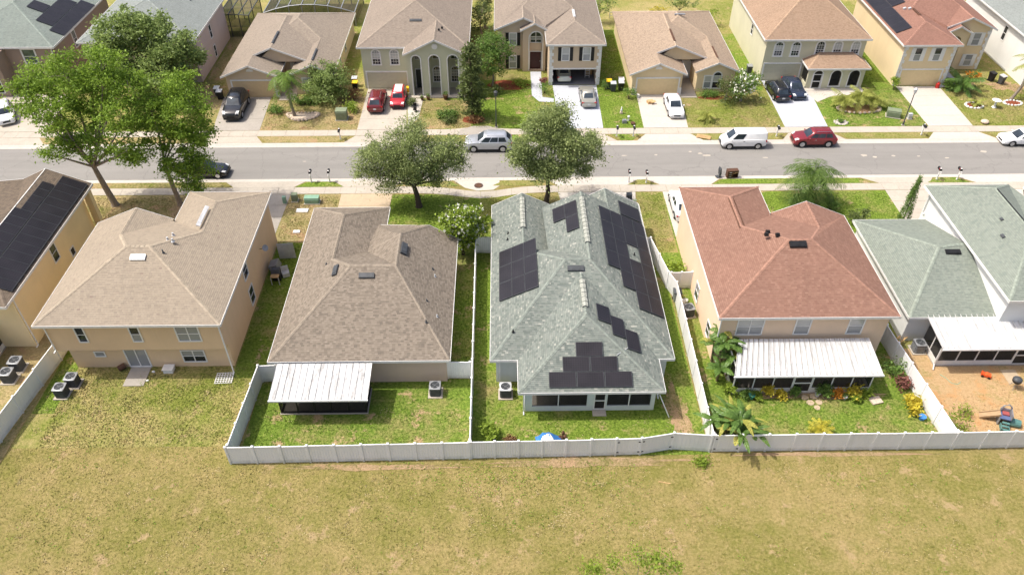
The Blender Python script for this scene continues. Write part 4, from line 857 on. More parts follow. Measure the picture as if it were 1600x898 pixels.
F6 = thing('two_storey_house', 'sage two-storey house with five arched windows and a low arched porch', 'house', (36.6, 93, 0))
roof(F6, [[(30.4, 86.1, 5.25), (42.85, 86.1, 5.25), (38.4, 90.9, 8.0), (35.1, 90.9, 8.0)], [(30.4, 103, 5.25), (30.4, 86.1, 5.25), (35.1, 90.9, 8.0), (35.1, 98, 8.0)], [(42.85, 86.1, 5.25), (42.85, 103, 5.25), (38.4, 98, 8.0), (38.4, 90.9, 8.0)], [(42.85, 103, 5.25), (30.4, 103, 5.25), (35.1, 98, 8), (38.4, 98, 8)], [(35.1, 90.9, 8.0), (38.4, 90.9, 8.0), (38.4, 98, 8), (35.1, 98, 8)]], S_orange)
w = MB().box(30.8, 42.45, 86.5, 102.6, 0, 5.27); T = frame_fn('-y', 84.3)
ops = [(36.35, 37.4, .1, 1.75), (38.4, 39.6, .35, 1.7), (40.55, 41.75, .35, 1.7)]
arch_wall(w, T, 35.7, 42.3, 0, 2.72, ops, -.25, 0); w.box(35.7, 35.95, 84.551, 86.49, 0, .5).box(35.7, 35.95, 84.551, 86.49, 2.3, 2.72).box(42.05, 42.3, 84.551, 86.49, 0, 2.72); part('wall', w, W_cream2, F6)
roof(F6, [[(35.35, 83.85, 2.72), (42.65, 83.85, 2.72), (41.1, 86.48, 3.55), (37.3, 86.48, 3.55)], [(35.35, 86.48, 2.72), (35.35, 83.85, 2.72), (37.3, 86.48, 3.55)], [(42.65, 83.85, 2.72), (42.65, 86.48, 2.72), (41.1, 86.48, 3.55)]], S_orange, name='porch_roof')
mb = MB()
for o_ in ops: arch_band(mb, T, o_[0], o_[1], o_[2], o_[3], .12, -.01, .05)
tr = part('arch_trim', mb, 'white_trim', F6)
for u0, u1, v0, vs in ops: ar = [(u0, v0)]+arc(u0, u1, vs, 12)+[(u1, v0)]; part('screen', MB().add([T(a_, c__, -.12) for a_, c__ in ar], [tuple(range(len(ar)))]), 'screen', tr)
m = MB(); tbox(m, T, 36.4, 37.35, .85, .95, -.1, -.03); tbox(m, T, 36.35, 36.43, .1, 1.9, -.1, -.03); tbox(m, T, 37.32, 37.4, .1, 1.9, -.1, -.03); tbox(m, T, 36.43, 37.32, 1.72, 1.8, -.1, -.03); part('screen_door', m, 'white_trim', F6)
part('screen', MB().add([(35.82, 84.6, .5), (35.82, 86.45, .5), (35.82, 86.45, 2.3), (35.82, 84.6, 2.3)], [(0,1,2,3)]), 'screen', tr)
for a_ in (32.0, 34.0): arch_window(F6, '-y', 86.5, a_-.1, a_+.75, 3.15, 4.35, .17, top='glass', low='glass_blind')
for a_, lo in ((36.75, 'glass'), (38.8, 'glass_blind'), (40.9, 'glass_blind')): arch_window(F6, '-y', 86.5, a_, a_+.85, 3.35, 4.4, .16, top='glass' if lo == 'glass' else 'glass_blind', low=lo)
garage_door(F6, '-y', 86.5, 31.1, 35.4, 2.1, D_sage); window(F6, '-x', 30.8, 92.3, 93.0, 3.1, 4.4, 1); window(F6, '+x', 42.45, 88, 89.6, 3.0, 4.4, 2, low='glass_blind')
part('porch_slab', MB().box(35.6, 42.4, 83.6, 86.49, 0, .07), 'pale_concrete', F6); part('entry_walk', MB().prism([(35.7, 82.6), (36.2, 81.0), (38, 82.2), (41.8, 82.9), (42.4, 83.6), (35.7, 83.6)], 'z', 0, .03), 'pale_concrete', F6)

def type_c(X, smat, wmat, dmat, label, cv):
    r = thing('single_storey_house', label, 'house', (X+6.4, 92, 0)); x = lambda v: X+v
    roof(r, [[(x(0), 101, 2.75), (x(0), 82.6, 2.75), (x(3.35), 82.6, 4.09), (x(3.35), 85.4, 4.09), (x(5.5), 85.4, 4.95), (x(5.5), 94.6, 4.95)], [(x(5.5), 85.4, 4.95), (x(11), 85.4, 2.75), (x(11), 101, 2.75), (x(5.5), 94.6, 4.95)], [(x(0), 101, 2.75), (x(5.5), 94.6, 4.95), (x(11), 101, 2.75)],
             [(x(3.35), 82.6, 4.09), (x(6.6), 82.6, 2.75), (x(6.6), 88, 2.75), (x(3.35), 88, 4.08)]], smat, skip=lambda p, q: p.y > 100 or q.y > 100 or (min(p.y, q.y) > 85.5) or (abs(p.x-x(3.35)) < .02 and abs(q.x-x(3.35)) < .02))
    roof(r, [[(x(12.78), 101, 2.73), (x(12.78), 83.3, 2.73), (x(10.25), 83.3, 3.8), (x(10.25), 90.5, 3.8), (x(7.1), 93.6, 5.12), (x(7.15), 94.8, 5.12)], [(x(1.5), 88, 2.73), (x(10.25), 88, 2.73), (x(10.25), 90.5, 3.8), (x(7.1), 93.6, 5.12)], [(x(1.5), 101.02, 2.73), (x(1.5), 88, 2.73), (x(7.1), 93.6, 5.12), (x(7.15), 94.8, 5.12)], [(x(12.78), 101, 2.73), (x(1.5), 101.02, 2.73), (x(7.15), 94.8, 5.12)],
             [(x(10.25), 83.3, 3.8), (x(7.7), 83.3, 2.72), (x(7.7), 92, 2.72), (x(10.25), 90.5, 3.8)]], smat, skip=lambda p, q: p.x < x(7) and q.x < x(7) and p.y < 100 or (abs(p.y-88) < .1 and abs(q.y-88) < .1) or (abs(p.y-92) < .1 or abs(q.y-92) < .1) or (abs(p.x-x(10.25)) < .01 and abs(q.x-x(10.25)) < .01 and p.y > 87))
    w = MB().box(x(.45), x(12.4), 87.2, 100.6, 0, 2.78).box(x(.45), x(6.2), 83.0, 87.199, 0, 2.76).box(x(8.05), x(12.4), 83.7, 87.199, 0, 2.76)
    gable_wall(w, x(.45), x(6.2), 2.74, x(3.35), 3.9, 83.0, 83.2); gable_wall(w, x(8.05), x(12.4), 2.74, x(10.25), 3.6, 83.7, 83.9); gable_wall(w, x(3.6), x(9.2), 3.2, x(5.5), 4.72, 85.75, 85.95)
    part('wall', w, wmat, r); garage_door(r, '-y', 83.0, x(1.05), x(5.8), 2.05, dmat)
    ar = arc(x(2.95), x(3.75), 3.2, 10, .9); part('gable_vent', MB().prism(ar, 'y', 82.94, 82.995), 'white_trim', r)
    window(r, '-y', 83.7, x(8.95), x(9.75), .5, 2.0, 1, band=.1, top='glass_blind', low='curtain'); arch_window(r, '-y', 83.7, x(9.95), x(10.85), .5, 2.0, .12, low='glass_blind', grid=False)
    door(r, '-y', 87.2, x(7.0), x(7.9), .05, 2.2, 'white_trim'); part('entry_slab', MB().box(x(6.21), x(8.04), 82.2, 87.1, 0, .06), 'concrete', r)
    vent_box(r, x(5.5), 88.2, lambda a_, b_: 4.97, .22, 3.3, .08, cv, 'ridge_vent'); vent_box(r, x(10.25), 86.0, lambda a_, b_: 3.82, .2, 3.0, .08, cv, 'ridge_vent')
    T = frame_fn('-y', 83.0); [part('corner_base', tbox(MB(), T, x(u), x(v), 0, .9, 0, .06), 'white_trim', r) for u, v in ((.5, .85), (5.98, 6.24))]
    return r
F5 = type_c(14.5, S_speck, W_sand, D_sand, 'single-storey house with a speckled tan roof and a sand coloured garage door', 'wood')
vent_box(F5, 21.9, 94.0, lambda a_, b_: 5.08, 1.3, .3, .1, 'grey'); F2 = type_c(-32.05, S_taupe, W_tan, D_tan, 'single-storey house with a taupe roof in front of a screened pool cage', 'dark_grey')
for x, y in ((-20.0, 87), (-19.65, 91)): pass
window(F2, '+x', -19.65, 89, 89.7, .9, 2.1, 1); window(F2, '+x', -19.65, 93, 93.8, .9, 2.1, 1)
F0 = thing('two_storey_house', 'taupe two-storey house with a weathered green roof and stepped solar panels', 'house', (-57, 93, 0))
roof(F0, [[(-64, 85.3, 5.2), (-51.1, 85.3, 5.2), (-57.5, 91.7, 7.95)], [(-51.1, 85.3, 5.2), (-51.1, 102, 5.2), (-57.5, 96, 7.95), (-57.5, 91.7, 7.95)], [(-64, 102, 5.2), (-64, 85.3, 5.2), (-57.5, 91.7, 7.95), (-57.5, 96, 7.95)], [(-51.1, 102, 5.2), (-64, 102, 5.2), (-57.5, 96, 7.95)]], S_greenweather)
w = MB().box(-63.5, -51.5, 85.7, 101.6, 0, 5.22).box(-63.5, -57.0, 83.5, 85.699, 0, 4.9); part('wall', w, W_taupe, F0)
P_ = on_plane(-51.1, 5.2, -.43, 'x'); solar(F0, P_, [(-52.6, -51.15+.1, 88.3+i*1.02, 89.3+i*1.02) for i in range(9)]+[(-54.35, -52.65, 89.4+i*1.02, 90.4+i*1.02) for i in range(7)]+[(-56.1, -54.4, 91.6+i*1.02, 92.6+i*1.02) for i in range(2)])
window(F0, '-y', 85.7, -55.1, -53.7, 3.1, 4.75, 1, band=.14, top='glass_green', low='glass_green'); window(F0, '+x', -51.5, 90.6, 91.4, 2.8, 4.7, 1, band=.1, top='glass_green'); window(F0, '-y', 83.5, -59.5, -57.6, .5, 3.4, 2, top='glass'); downspout(F0, -51.6, 85.6, 0, 5)
F1 = thing('two_storey_house', 'pinkish two-storey house with a plain grey roof behind the street trees', 'house', (-42, 93, 0))
roof(F1, [[(-49, 86.5, 5.2), (-35.55, 86.5, 5.2), (-42.2, 92.8, 7.9)], [(-35.55, 86.5, 5.2), (-35.55, 102, 5.2), (-42.2, 97, 7.9), (-42.2, 92.8, 7.9)], [(-49, 102, 5.2), (-49, 86.5, 5.2), (-42.2, 92.8, 7.9), (-42.2, 97, 7.9)], [(-35.55, 102, 5.2), (-49, 102, 5.2), (-42.2, 97, 7.9)]], S_grey)
part('wall', MB().box(-48.6, -35.9, 86.9, 99.6, 0, 5.22), W_pink, F1); window(F1, '+x', -35.9, 92.9, 93.6, 2.8, 4.4, 1); window(F1, '+x', -35.9, 92.9, 93.6, .4, 1.8, 1); garage_door(F1, '-y', 86.9, -41.5, -36.9, 2.05, D_tan)
pipe(F1, -38.4, 96, on_plane(-35.55, 5.2, -.406, 'x'), 'dark_grey', .06, .3)
F8 = thing('two_storey_house', 'white two-storey house with a grey roof at the right edge', 'house', (68, 95, 0))
roof(F8, [[(61.1, 84.3, 5.2), (75, 84.3, 5.2), (68, 91, 8)], [(61.1, 103, 5.2), (61.1, 84.3, 5.2), (68, 91, 8), (68, 97, 8)], [(75, 84.3, 5.2), (75, 103, 5.2), (68, 97, 8), (68, 91, 8)]], S_grey)
part('wall', MB().box(61.6, 74.5, 84.7, 102, 0, 5.22), W_white, F8); window(F8, '-x', 61.6, 91.2, 91.9, 2.7, 4.4, 1)
# screened cages over the far pools
def cage(name, label, x0, x1, y0, y1, h, hm, nx, loc, fm='dark_grey'):
    r = thing(name, label, 'screen cage', loc); fr = MB(); sc_ = []
    zs = lambda t: h+(hm-h)*(1-(2*t-1)**2)
    X = [x0+(x1-x0)*i/nx for i in range(nx+1)]
    for i, x in enumerate(X):
        z = zs(i/nx); fr.box(x-.05, x+.05, y0-.04, y0+.04, 0, z).box(x-.05, x+.05, y1-.04, y1+.04, 0, z).box(x-.049, x+.049, y0, y1, z-.05, z+.05)
    for i in range(nx):
        z0, z1 = zs(i/nx), zs((i+1)/nx)
        for y in (y0, y1): fr.tube([(X[i], y, z0), (X[i+1], y, z1)], .06, 4); fr.tube([(X[i], y, h*.5), (X[i+1], y, h*.5)], .03, 4)
        part('screen', MB().add([(X[i], y0, z0), (X[i+1], y0, z1), (X[i+1], y1, z1), (X[i], y1, z0)], [(0,1,2,3)]), 'cage', r)
        part('screen', MB().add([(X[i], y0, 0), (X[i+1], y0, 0), (X[i+1], y0, z1), (X[i], y0, z0)], [(0,1,2,3)]), 'cage', r)
    for x, z in ((x0, h), (x1, h)): part('screen', MB().add([(x, y0, 0), (x, y1, 0), (x, y1, z), (x, y0, z)], [(0,1,2,3)]), 'cage', r)
    part('frame', fr, fm, r)
cage('pool_cage', 'large arched pool cage behind the taupe-roofed single-storey house', -32, -19.8, 103.2, 111, 1.9, 3.0, 7, (-26, 107, 0), 'grey')
cage('patio_cage', 'small dark patio cage at the back of the pinkish house', -36.9, -33.0, 99.9, 106, 2.9, 3.0, 3, (-35, 103, 0)); cage('patio_cage', 'dark patio cage between the sage arched house and the yellow house', 41.5, 44.8, 103.3, 109, 2.6, 2.8, 3, (43, 106, 0)); cage('patio_cage', 'dark patio cage behind the yellow house with white shutters', 56, 61, 101.5, 108, 2.8, 3.0, 4, (58.5, 105, 0))
# ---------------------------------------------------------------- fences
def fence(label, pts, h=1.75, pl=1.8, gates=(), posts_at=None):
    pts = [Vector((*p, 0)) for p in pts]; r = thing('vinyl_fence', label, 'fence', tuple(pts[0])); k = 0
    for s in range(len(pts)-1):
        a, b = pts[s], pts[s+1]; d = b-a; L = d.length; d.normalize(); n = max(1, round(L/pl)); nv = Vector((-d.y, d.x, 0))
        for i in range(n+1):
            if i == n and s < len(pts)-2: continue
            if i == 0 and s == 0 or True:
                p = a+d*(L*i/n); q = .062
                m = MB().obox((p.x, p.y, h/2+.02), d*q, nv*q, (0, 0, h/2+.02)); m.obox((p.x, p.y, h+.06), d*(q+.015), nv*(q+.015), (0, 0, .02))
                b0 = len(m.v); m.v += [tuple(p+d*(sx*.07)+nv*(sy*.07)+Vector((0, 0, h+.08))) for sx, sy in ((-1,-1),(1,-1),(1,1),(-1,1))]+[(p.x, p.y, h+.14)]; m.f += [(b0, b0+1, b0+4), (b0+1, b0+2, b0+4), (b0+2, b0+3, b0+4), (b0+3, b0, b0+4)]
                part('post', m, 'white_vinyl', r)
            if i == n: continue
            p0 = a+d*(L*i/n+.065); p1 = a+d*(L*(i+1)/n-.065); c = (p0+p1)/2; hl = (p1-p0).length/2; z0 = .06; m = MB(); hh = h+.02*math.sin(k*2.7); k += 1
            nb = 9
            for j in range(nb):
                u = -hl+2*hl*(j+.5)/nb; m.obox((c.x+d.x*u, c.y+d.y*u, z0+.06+(hh-.24)/2), d*(hl/nb-.004), nv*.016, (0, 0, (hh-.24)/2))
            m.obox((c.x, c.y, z0+.06), d*hl, nv*.03, (0, 0, .07)); m.obox((c.x, c.y, hh-.06), d*hl, nv*.032, (0, 0, .06))
            o = part('fence_panel', m, 'white_vinyl', r)
            if k-1 in gates:
                hg = MB()
                for z in (.35, 1.4): hg.obox(tuple(p0+d*.05+Vector((0, 0, z))-nv*.04), d*.09, nv*.012, (0, 0, .035)); hg.obox(tuple(p1-d*.05+Vector((0, 0, z))-nv*.04), d*.09, nv*.012, (0, 0, .035))
                part('hinge', hg, 'black', o)
    return r
fence('long white vinyl fence along the dry field behind the brown-roofed house', [(-18.3, 31.55), (-2.42, 31.75)])
fence('white vinyl fence with black gate hinges behind the solar-roofed house', [(-2.3, 31.78), (4.0, 31.85), (9.0, 31.95), (11.2, 32.35), (13.72, 32.12)], gates=(6, 7))
fence('white vinyl fence along the field behind the rust-roofed house', [(13.88, 32.12), (30.1, 32.15)], pl=1.9, gates=(0,))
fence('white vinyl fence along the field behind the sandy yard', [(30.25, 32.15), (45, 32.3)], pl=1.9)
fence('white side fence between the tan house lawn and the screened porch yard', [(-18.2, 31.75), (-17.85, 38.8), (-16.6, 38.85)])
fence('white side fence seen from above between the brown and the solar roof', [(-2.36, 31.95), (-2.45, 53.75), (-.75, 53.75)])
fence('short white fence from the brown-roofed house to the side fence', [(-4.2, 39.0), (-2.55, 38.95)], pl=1.6)
fence('long white side fence between the solar roof and the rust roof', [(13.8, 32.3), (14.0, 47.6), (13.55, 48.9), (12.75, 53.5), (11.7, 53.55)], pl=2.2)
fence('short cream-lit white fence enclosing the green bushes beside the rust-roofed house', [(13.75, 48.8), (15.5, 48.85)], pl=.9)
fence('white side fence between the rust-roofed house and the sandy yard', [(30.05, 32.3), (29.3, 40.5), (28.9, 46.3)], pl=2.2)
fence('white side fence at the left edge between the yellow and the tan house', [(-34.75, 31.0), (-33.55, 41.2), (-33.5, 46.5)], pl=2.3)
# ---------------------------------------------------------------- air conditioners
def ac_unit(label, x, y, dark=True, s=1.0, rz=0):
    o = thing('air_conditioner', label, 'air conditioner', (x, y, .004), 'outdoor air conditioners beside the houses', rz=rz); h = .85*s; w = .4*s
    lpart('pad', MB().box(-w-.12, w+.12, -w-.12, w+.12, 0, .07), 'concrete', o)
    b = MB(); ch = .1
    oct_ = [(-w+ch, -w), (w-ch, -w), (w, -w+ch), (w, w-ch), (w-ch, w), (-w+ch, w), (-w, w-ch), (-w, -w+ch)]
    b.prism(oct_, 'z', .07, h); bo = lpart('body', b, 'dark_grey', o)
    l = MB()
    for i in range(9):
        z = .13+i*(h-.2)/9; q = [(p[0]*1.02, p[1]*1.02) for p in oct_]; l.prism(q, 'z', z, z+.035)
    lpart('louvre', l, 'dark_grey' if dark else 'grey', bo)
    t = MB(); n = 24; q = [(p[0]*1.04, p[1]*1.04) for p in oct_]
    def sq(a): return min(w*1.04/max(abs(math.cos(a)), 1e-6), w*1.04/max(abs(math.sin(a)), 1e-6), w*1.04*1.9/(abs(math.cos(a))+abs(math.sin(a))))
    for k in range(n):
        a0, a1 = 2*math.pi*k/n, 2*math.pi*(k+1)/n; r = .33*s; P = lambda a, rr, z: (math.cos(a)*rr, math.sin(a)*rr, z)
        t.add([P(a0, r, h+.05), P(a1, r, h+.05), P(a1, sq(a1), h+.03), P(a0, sq(a0), h+.03), P(a0, r, h-.05), P(a1, r, h-.05), P(a1, sq(a1), h-.02), P(a0, sq(a0), h-.02)], [(0,1,2,3), (1,0,4,5), (3,2,6,7)])
    lpart('top_cover', t, 'light_grey' if s == 1.02 else 'grey', o)
    f = MB()
    for k in range(4):
        a = k*math.pi/2+.3; f.add([(0, 0, h-.0), (.3*s*math.cos(a), .3*s*math.sin(a), h-.03), (.3*s*math.cos(a+.7), .3*s*math.sin(a+.7), h+.01)], [(0, 1, 2)])
    f.cyl(0, 0, h-.04, h+.03, .08*s, n=10); lpart('fan', f, 'grey', o)
    gr = MB()
    for k in range(1, 4): gr.tube([(math.cos(2*math.pi*i/20)*.09*k*s, math.sin(2*math.pi*i/20)*.09*k*s, h+.055) for i in range(21)], .007, 4, False)
    for k in range(6): a = k*math.pi/3; gr.tube([(0, 0, h+.055), (math.cos(a)*.33*s, math.sin(a)*.33*s, h+.055)], .007, 4)
    lpart('grille', gr, 'dark_grey', o); return o
ac_unit('dark air conditioner nearer the tan house wall, rear one of its pair', -31.6, 38.75); ac_unit('dark air conditioner on the tan house lawn, front one of its pair', -32.0, 37.75)
ac_unit('dark air conditioner beside the short fence of the brown-roofed house', -5.05, 37.55); ac_unit('pale-topped air conditioner beside the solar-roofed house', .02, 37.35, s=1.02)
ac_unit('grey air conditioner on the strip beside the rust-roofed house', 14.75, 45.6, rz=.2); ac_unit('grey air conditioner on the sandy yard beside the corrugated porch', 31.6, 41.4, False)
ac_unit('dark air conditioner behind the left edge fence, rear one of its pair', -36.4, 40.4, s=1.05); ac_unit('dark air conditioner behind the left edge fence, front one of its pair', -36.5, 39.25, s=1.05)
# ---------------------------------------------------------------- cars
def car(label, cat, kind, L, W, H, paintm, x, y, z, rz, name='parked_car', group='cars parked on the street and driveways', roofm=None, bumper=None):
    """built lengthwise on +x = front, then turned by rz"""
    o = thing(name, label, cat, (x, y, z), group, rz=rz); h = L/2; w = W/2
    P = {  # hood z, belt z, windscreen base x, roof front x, roof rear x, rear base x (fractions of L from the front), tail z
        'sedan': (.56, .60, .27, .42, .70, .86, .62), 'suv': (.63, .62, .27, .41, .87, .985, .62), 'hatch': (.58, .60, .24, .37, .86, .965, .6), 'van': (.56, .58, .13, .29, .985, .998, .58), 'coupe': (.56, .62, .3, .47, .66, .84, .64), 'mini': (.6, .62, .27, .36, .90, .97, .6)}[kind]
    hz, bz, wx, rf, rr, rb, tz = [P[0]*H, P[1]*H]+[P[i] for i in (2, 3, 4, 5)]+[P[6]*H]
    X = lambda f: h-L*f
    zb = .2 if kind in ('sedan', 'coupe', 'hatch') else .26
    st = [(0.0, .80, hz*.60, zb+.12), (.012, .88, hz*.74, zb+.03), (.05, .95, hz*.86, zb), (.12, .985, hz*.95, zb), (wx, 1.0, hz*1.03, zb), (rf, 1.0, bz*1.03, zb), (.6, 1.0, bz*1.05, zb), (rr if rr < .9 else .86, 1.0, bz*1.06, zb), (rb if rb < .96 else .95, .97, tz*1.05 if kind not in ('sedan', 'coupe') else tz*1.0, zb+.02), (.985, .93, tz*.96, zb+.05), (1.0, .86, tz*.80, zb+.14)]
    st = sorted(st); b = MB(); n = 12
    for f, wf, zt, z0 in st:
        ww = w*wf; zs = z0+(zt-z0)*.5
        ring = [(-ww*.86, z0), (-ww*.97, z0+.1), (-ww, zs), (-ww*.975, zt-.12), (-ww*.93, zt-.03), (-ww*.72, zt+.01), (ww*.72, zt+.01), (ww*.93, zt-.03), (ww*.975, zt-.12), (ww, zs), (ww*.97, z0+.1), (ww*.86, z0)]
        b.v += [(X(f), yy, zz) for yy, zz in ring]
    m_ = len(st)
    for i in range(m_-1):
        for k in range(n): b.f.append((i*n+k, i*n+(k+1) % n, (i+1)*n+(k+1) % n, (i+1)*n+k))
    b.f += [tuple(range(n)), tuple((m_-1)*n+k for k in range(n))[::-1]]
    lpart('body', b, paintm, o, smooth=38)
    zr = H; wb_, wr = w*.90, w*.74; zbl = bz*1.0
    def ringp(f0, f1, fr, fb, inset):  # frustum corners
        return None
    c0 = [(X(wx), wb_*.93, hz*1.0), (X(rf), wr, zr-.05), (X(rr), wr*.97, zr-.06), (X(rb), wb_*.9, tz)]
    g_ = MB(); rows = []
    fr_ = [(wx, zbl*1.0-.02, wb_*.96, 'b'), (rb, tz-.02, wb_*.93, 'b')]
    xa, xb, xc, xd = X(wx), X(rf), X(rr), X(rb)
    low = [(xa, wb_*.86), (xa-(xa-xb)*.35, wb_), (xc-(xc-xd)*.2, wb_), (xd, wb_*.88)]; up = [(xb, wr*.92), (xb-.15, wr), (xc+.12, wr*.985), (xc, wr*.9)]
    zl = [hz*1.0, zbl, zbl*1.02, tz*.99]
    pts = []
    for s in (1, -1):
        pts += [(low[i][0], s*low[i][1], zl[i]) for i in range(4)]+[(up[i][0], s*up[i][1], zr-.11) for i in range(4)]
    g_.v = pts; q = 8
    g_.f = [(0,1,5,4), (1,2,6,5), (2,3,7,6), (q+1,q+0,q+4,q+5), (q+2,q+1,q+5,q+6), (q+3,q+2,q+6,q+7), (0,4,q+4,q+0), (3,q+3,q+7,7)]
    top = [(up[i][0]+(-.14 if i < 2 else .14), s*(up[i][1]-.15), zr) for s in (1, -1) for i in range(4)]; t0 = len(g_.v); g_.v += top
    for i in range(3): g_.f += [(4+i, 5+i, t0+1+i, t0+i), (q+5+i, q+4+i, t0+4+i, t0+5+i), (t0+i, t0+1+i, t0+5+i, t0+4+i)]
    g_.f += [(4, t0, t0+4, q+4), (7, q+7, t0+7, t0+3)]
    cab = lpart('cabin', g_, paintm, o, smooth=40)
    if roofm: lpart('roof_panel', MB().add([(x_, y_, z_+.012) for x_, y_, z_ in (top[0], top[3], top[7], top[4])], [(0,1,2,3)]), roofm, o, fix=False)
    def pane(nm, a, b_, c, d, e=.1, eb=.1, off=.012, mat='carglass', par=None):
        a, b_, c, d = map(Vector, (a, b_, c, d)); L1 = lambda p, r, t: p+(r-p)*t
        A = L1(L1(a, b_, e), L1(d, c, e), eb); B = L1(L1(a, b_, 1-e), L1(d, c, 1-e), eb); C = L1(L1(a, b_, 1-e), L1(d, c, 1-e), 1-eb*.6); D = L1(L1(a, b_, e), L1(d, c, e), 1-eb*.6)
        nn = (B-A).cross(D-A).normalized(); ctr = (A+C)/2
        if nn.dot(ctr-Vector((0, 0, H*.45))) < 0: nn = -nn
        lpart(nm, MB().add([p+nn*off for p in (A, B, C, D)], [(0,1,2,3)]), mat, par or cab, fix=False)
    pane('windscreen', pts[0], pts[q], pts[q+4], pts[4], .06, .07); pane('rear_window', pts[3], pts[q+3], pts[q+7], pts[7], .1, .16)
    for s in (0, q):
        p1, p2, p5, p6 = map(Vector, (pts[s+1], pts[s+2], pts[s+5], pts[s+6])); p0, p4 = Vector(pts[s]), Vector(pts[s+4])
        A_ = p0.lerp(p1, .45); nw = {'van': 1, 'coupe': 1, 'mini': 2, 'sedan': 2}.get(kind, 3); end = .34 if kind == 'van' else 1.0
        for i in range(nw):
            t0_, t1_ = end*i/nw, end*(i+1)/nw
            lo0 = p1.lerp(p2, t0_); pane('side_window', lo0, p1.lerp(p2, t1_), p5.lerp(p6, t1_), p5.lerp(p6, t0_), .05 if nw > 1 else .06, .12)
    rw = .335 if kind not in ('suv', 'van') else (.385 if kind == 'suv' else .35)
    if kind == 'mini': rw = .32
    for f in (.19 if kind != 'van' else .17, .80 if kind != 'van' else .81):
        for s in (1, -1):
            xw, yw = X(f), s*(w-.12)
            wl = MB().tube([(xw, yw+s*-.1, rw), (xw, yw+s*.12, rw)], rw, 18); wo = lpart('wheel', wl, 'rubber', o, smooth=40)
            rim = MB(); rim.tube([(xw, yw+s*.118, rw), (xw, yw+s*.128, rw)], rw*.66, 16)
            for k in range(5):
                a = 2*math.pi*k/5; rim.obox((xw+math.cos(a)*rw*.36, yw+s*.135, rw+math.sin(a)*rw*.36), Vector((math.cos(a), 0, math.sin(a)))*rw*.27, Vector((0, .008, 0)), Vector((-math.sin(a), 0, math.cos(a)))*.035)
            lpart('rim', rim, 'chrome', wo)
            ar = MB(); kk = 10; ro = rw*1.2
            for i in range(kk):
                a0, a1 = math.pi*(-.08+1.16*i/kk), math.pi*(-.08+1.16*(i+1)/kk); Q = lambda a, r_, dy: (xw+math.cos(a)*r_, s*(w-.03+dy), rw+math.sin(a)*r_)
                ar.add([Q(a0, rw*.98, .045), Q(a1, rw*.98, .045), Q(a1, ro, .058), Q(a0, ro, .058), Q(a0, rw*.98, -.15), Q(a1, rw*.98, -.15)], [(0,1,2,3), (0,1,5,4)])
            lpart('wheel_arch', ar, 'black', o)
    for s in (1, -1):
        lpart('headlight', MB().add([(X(.012), s*w*.52, hz*.80), (X(.035), s*w*.86, hz*.82), (X(.095), s*w*.925, hz*.93), (X(.075), s*w*.62, hz*.945)], [(0,1,2,3)]).add([(X(.006), s*w*.52, hz*.66), (X(.02), s*w*.88, hz*.72), (X(.03), s*w*.88, hz*.82), (X(.008), s*w*.52, hz*.78)], [(0,1,2,3)]), 'lamp_glass', o)
        lpart('tail_light', MB().box(X(.994), X(.96), s*w*.62 if s > 0 else -w*.93, s*w*.93 if s > 0 else -w*.62, tz*.74, tz*.94), 'red_glass', o)
        lpart('mirror', MB().blob((X(wx+.06), s*(w+.06), bz*1.08), (.09, .1, .075)), paintm, o, smooth=60)
        lpart('door_handle', MB().box(X(.50), X(.46), s*w*.985-.012, s*w*.985+.012, bz*.84, bz*.88), 'chrome' if kind != 'van' else 'black', o)
    if kind in ('suv', 'hatch'):
        for s in (1, -1): lpart('roof_rail', MB().tube([(xb-.3, s*(wr-.1), zr-.02), (xb-.5, s*(wr-.1), zr+.04), (xc+.45, s*(wr-.1), zr+.04), (xc+.25, s*(wr-.1), zr-.02)], .02, 5), 'chrome' if L < 5.2 else 'black', o)
    for s in (1, -1): lpart('sill', MB().box(X(.72), X(.27), s*w*.97-.03, s*w*.97+.03, zb-.02, zb+.1), 'black', o)
    lpart('grille', MB().box(X(.012), X(-.004), -w*.42, w*.42, hz*.46, hz*.66), 'black', o)
    lpart('front_bumper', MB().box(X(.03), X(-.008), -w*.8, w*.8, zb+.06, hz*.42), bumper or 'black', o); lpart('rear_bumper', MB().box(X(1.008), X(.97), -w*.8, w*.8, zb+.12, tz*.46), bumper or 'dark_grey', o)
    lpart('licence_plate', MB().box(X(1.012), X(.99), -.16, .16, tz*.56, tz*.7), 'light_grey', o)
    return o
C = {k: paint('car_paint_'+k, c, m, r_) for k, c, m, r_ in [('silver', (.5, .52, .55, 1), .5, .3), ('white', (.78, .78, .77, 1), 0, .3), ('red', (.22, .02, .025, 1), .2, .25), ('brightred', (.42, .02, .03, 1), .1, .25), ('maroon', (.16, .015, .018, 1), .2, .25), ('black', (.012, .013, .016, 1), .2, .2), ('navy', (.03, .042, .075, 1), .3, .25), ('champagne', (.42, .41, .36, 1), .45, .3), ('pale', (.5, .52, .45, 1), .3, .3)]}
SD, SU = -math.pi/2, math.pi/2
car('silver SUV parked on the far kerb between the two street trees', 'suv', 'suv', 5.0, 1.98, 1.78, C['silver'], -1.55, 71.65, -.1, math.pi)
car('white cargo van with plain side panels parked by the far kerb', 'van', 'van', 4.7, 1.73, 1.86, C['white'], 25.3, 71.8, -.1, math.pi, bumper='dark_grey')
car('red SUV parked on the street behind the white van', 'suv', 'suv', 4.5, 1.84, 1.68, C['red'], 32.9, 72.1, -.1, math.pi, bumper=C['red'])
car('white car at the right edge of the frame by the far kerb', 'car', 'sedan', 4.7, 1.8, 1.45, C['white'], 55.2, 72.0, -.1, math.pi, bumper=C['white'])
car('large black SUV on the driveway left of the palm', 'suv', 'suv', 5.3, 2.05, 1.95, C['black'], -30.0, 79.8, .03, SD+.02)
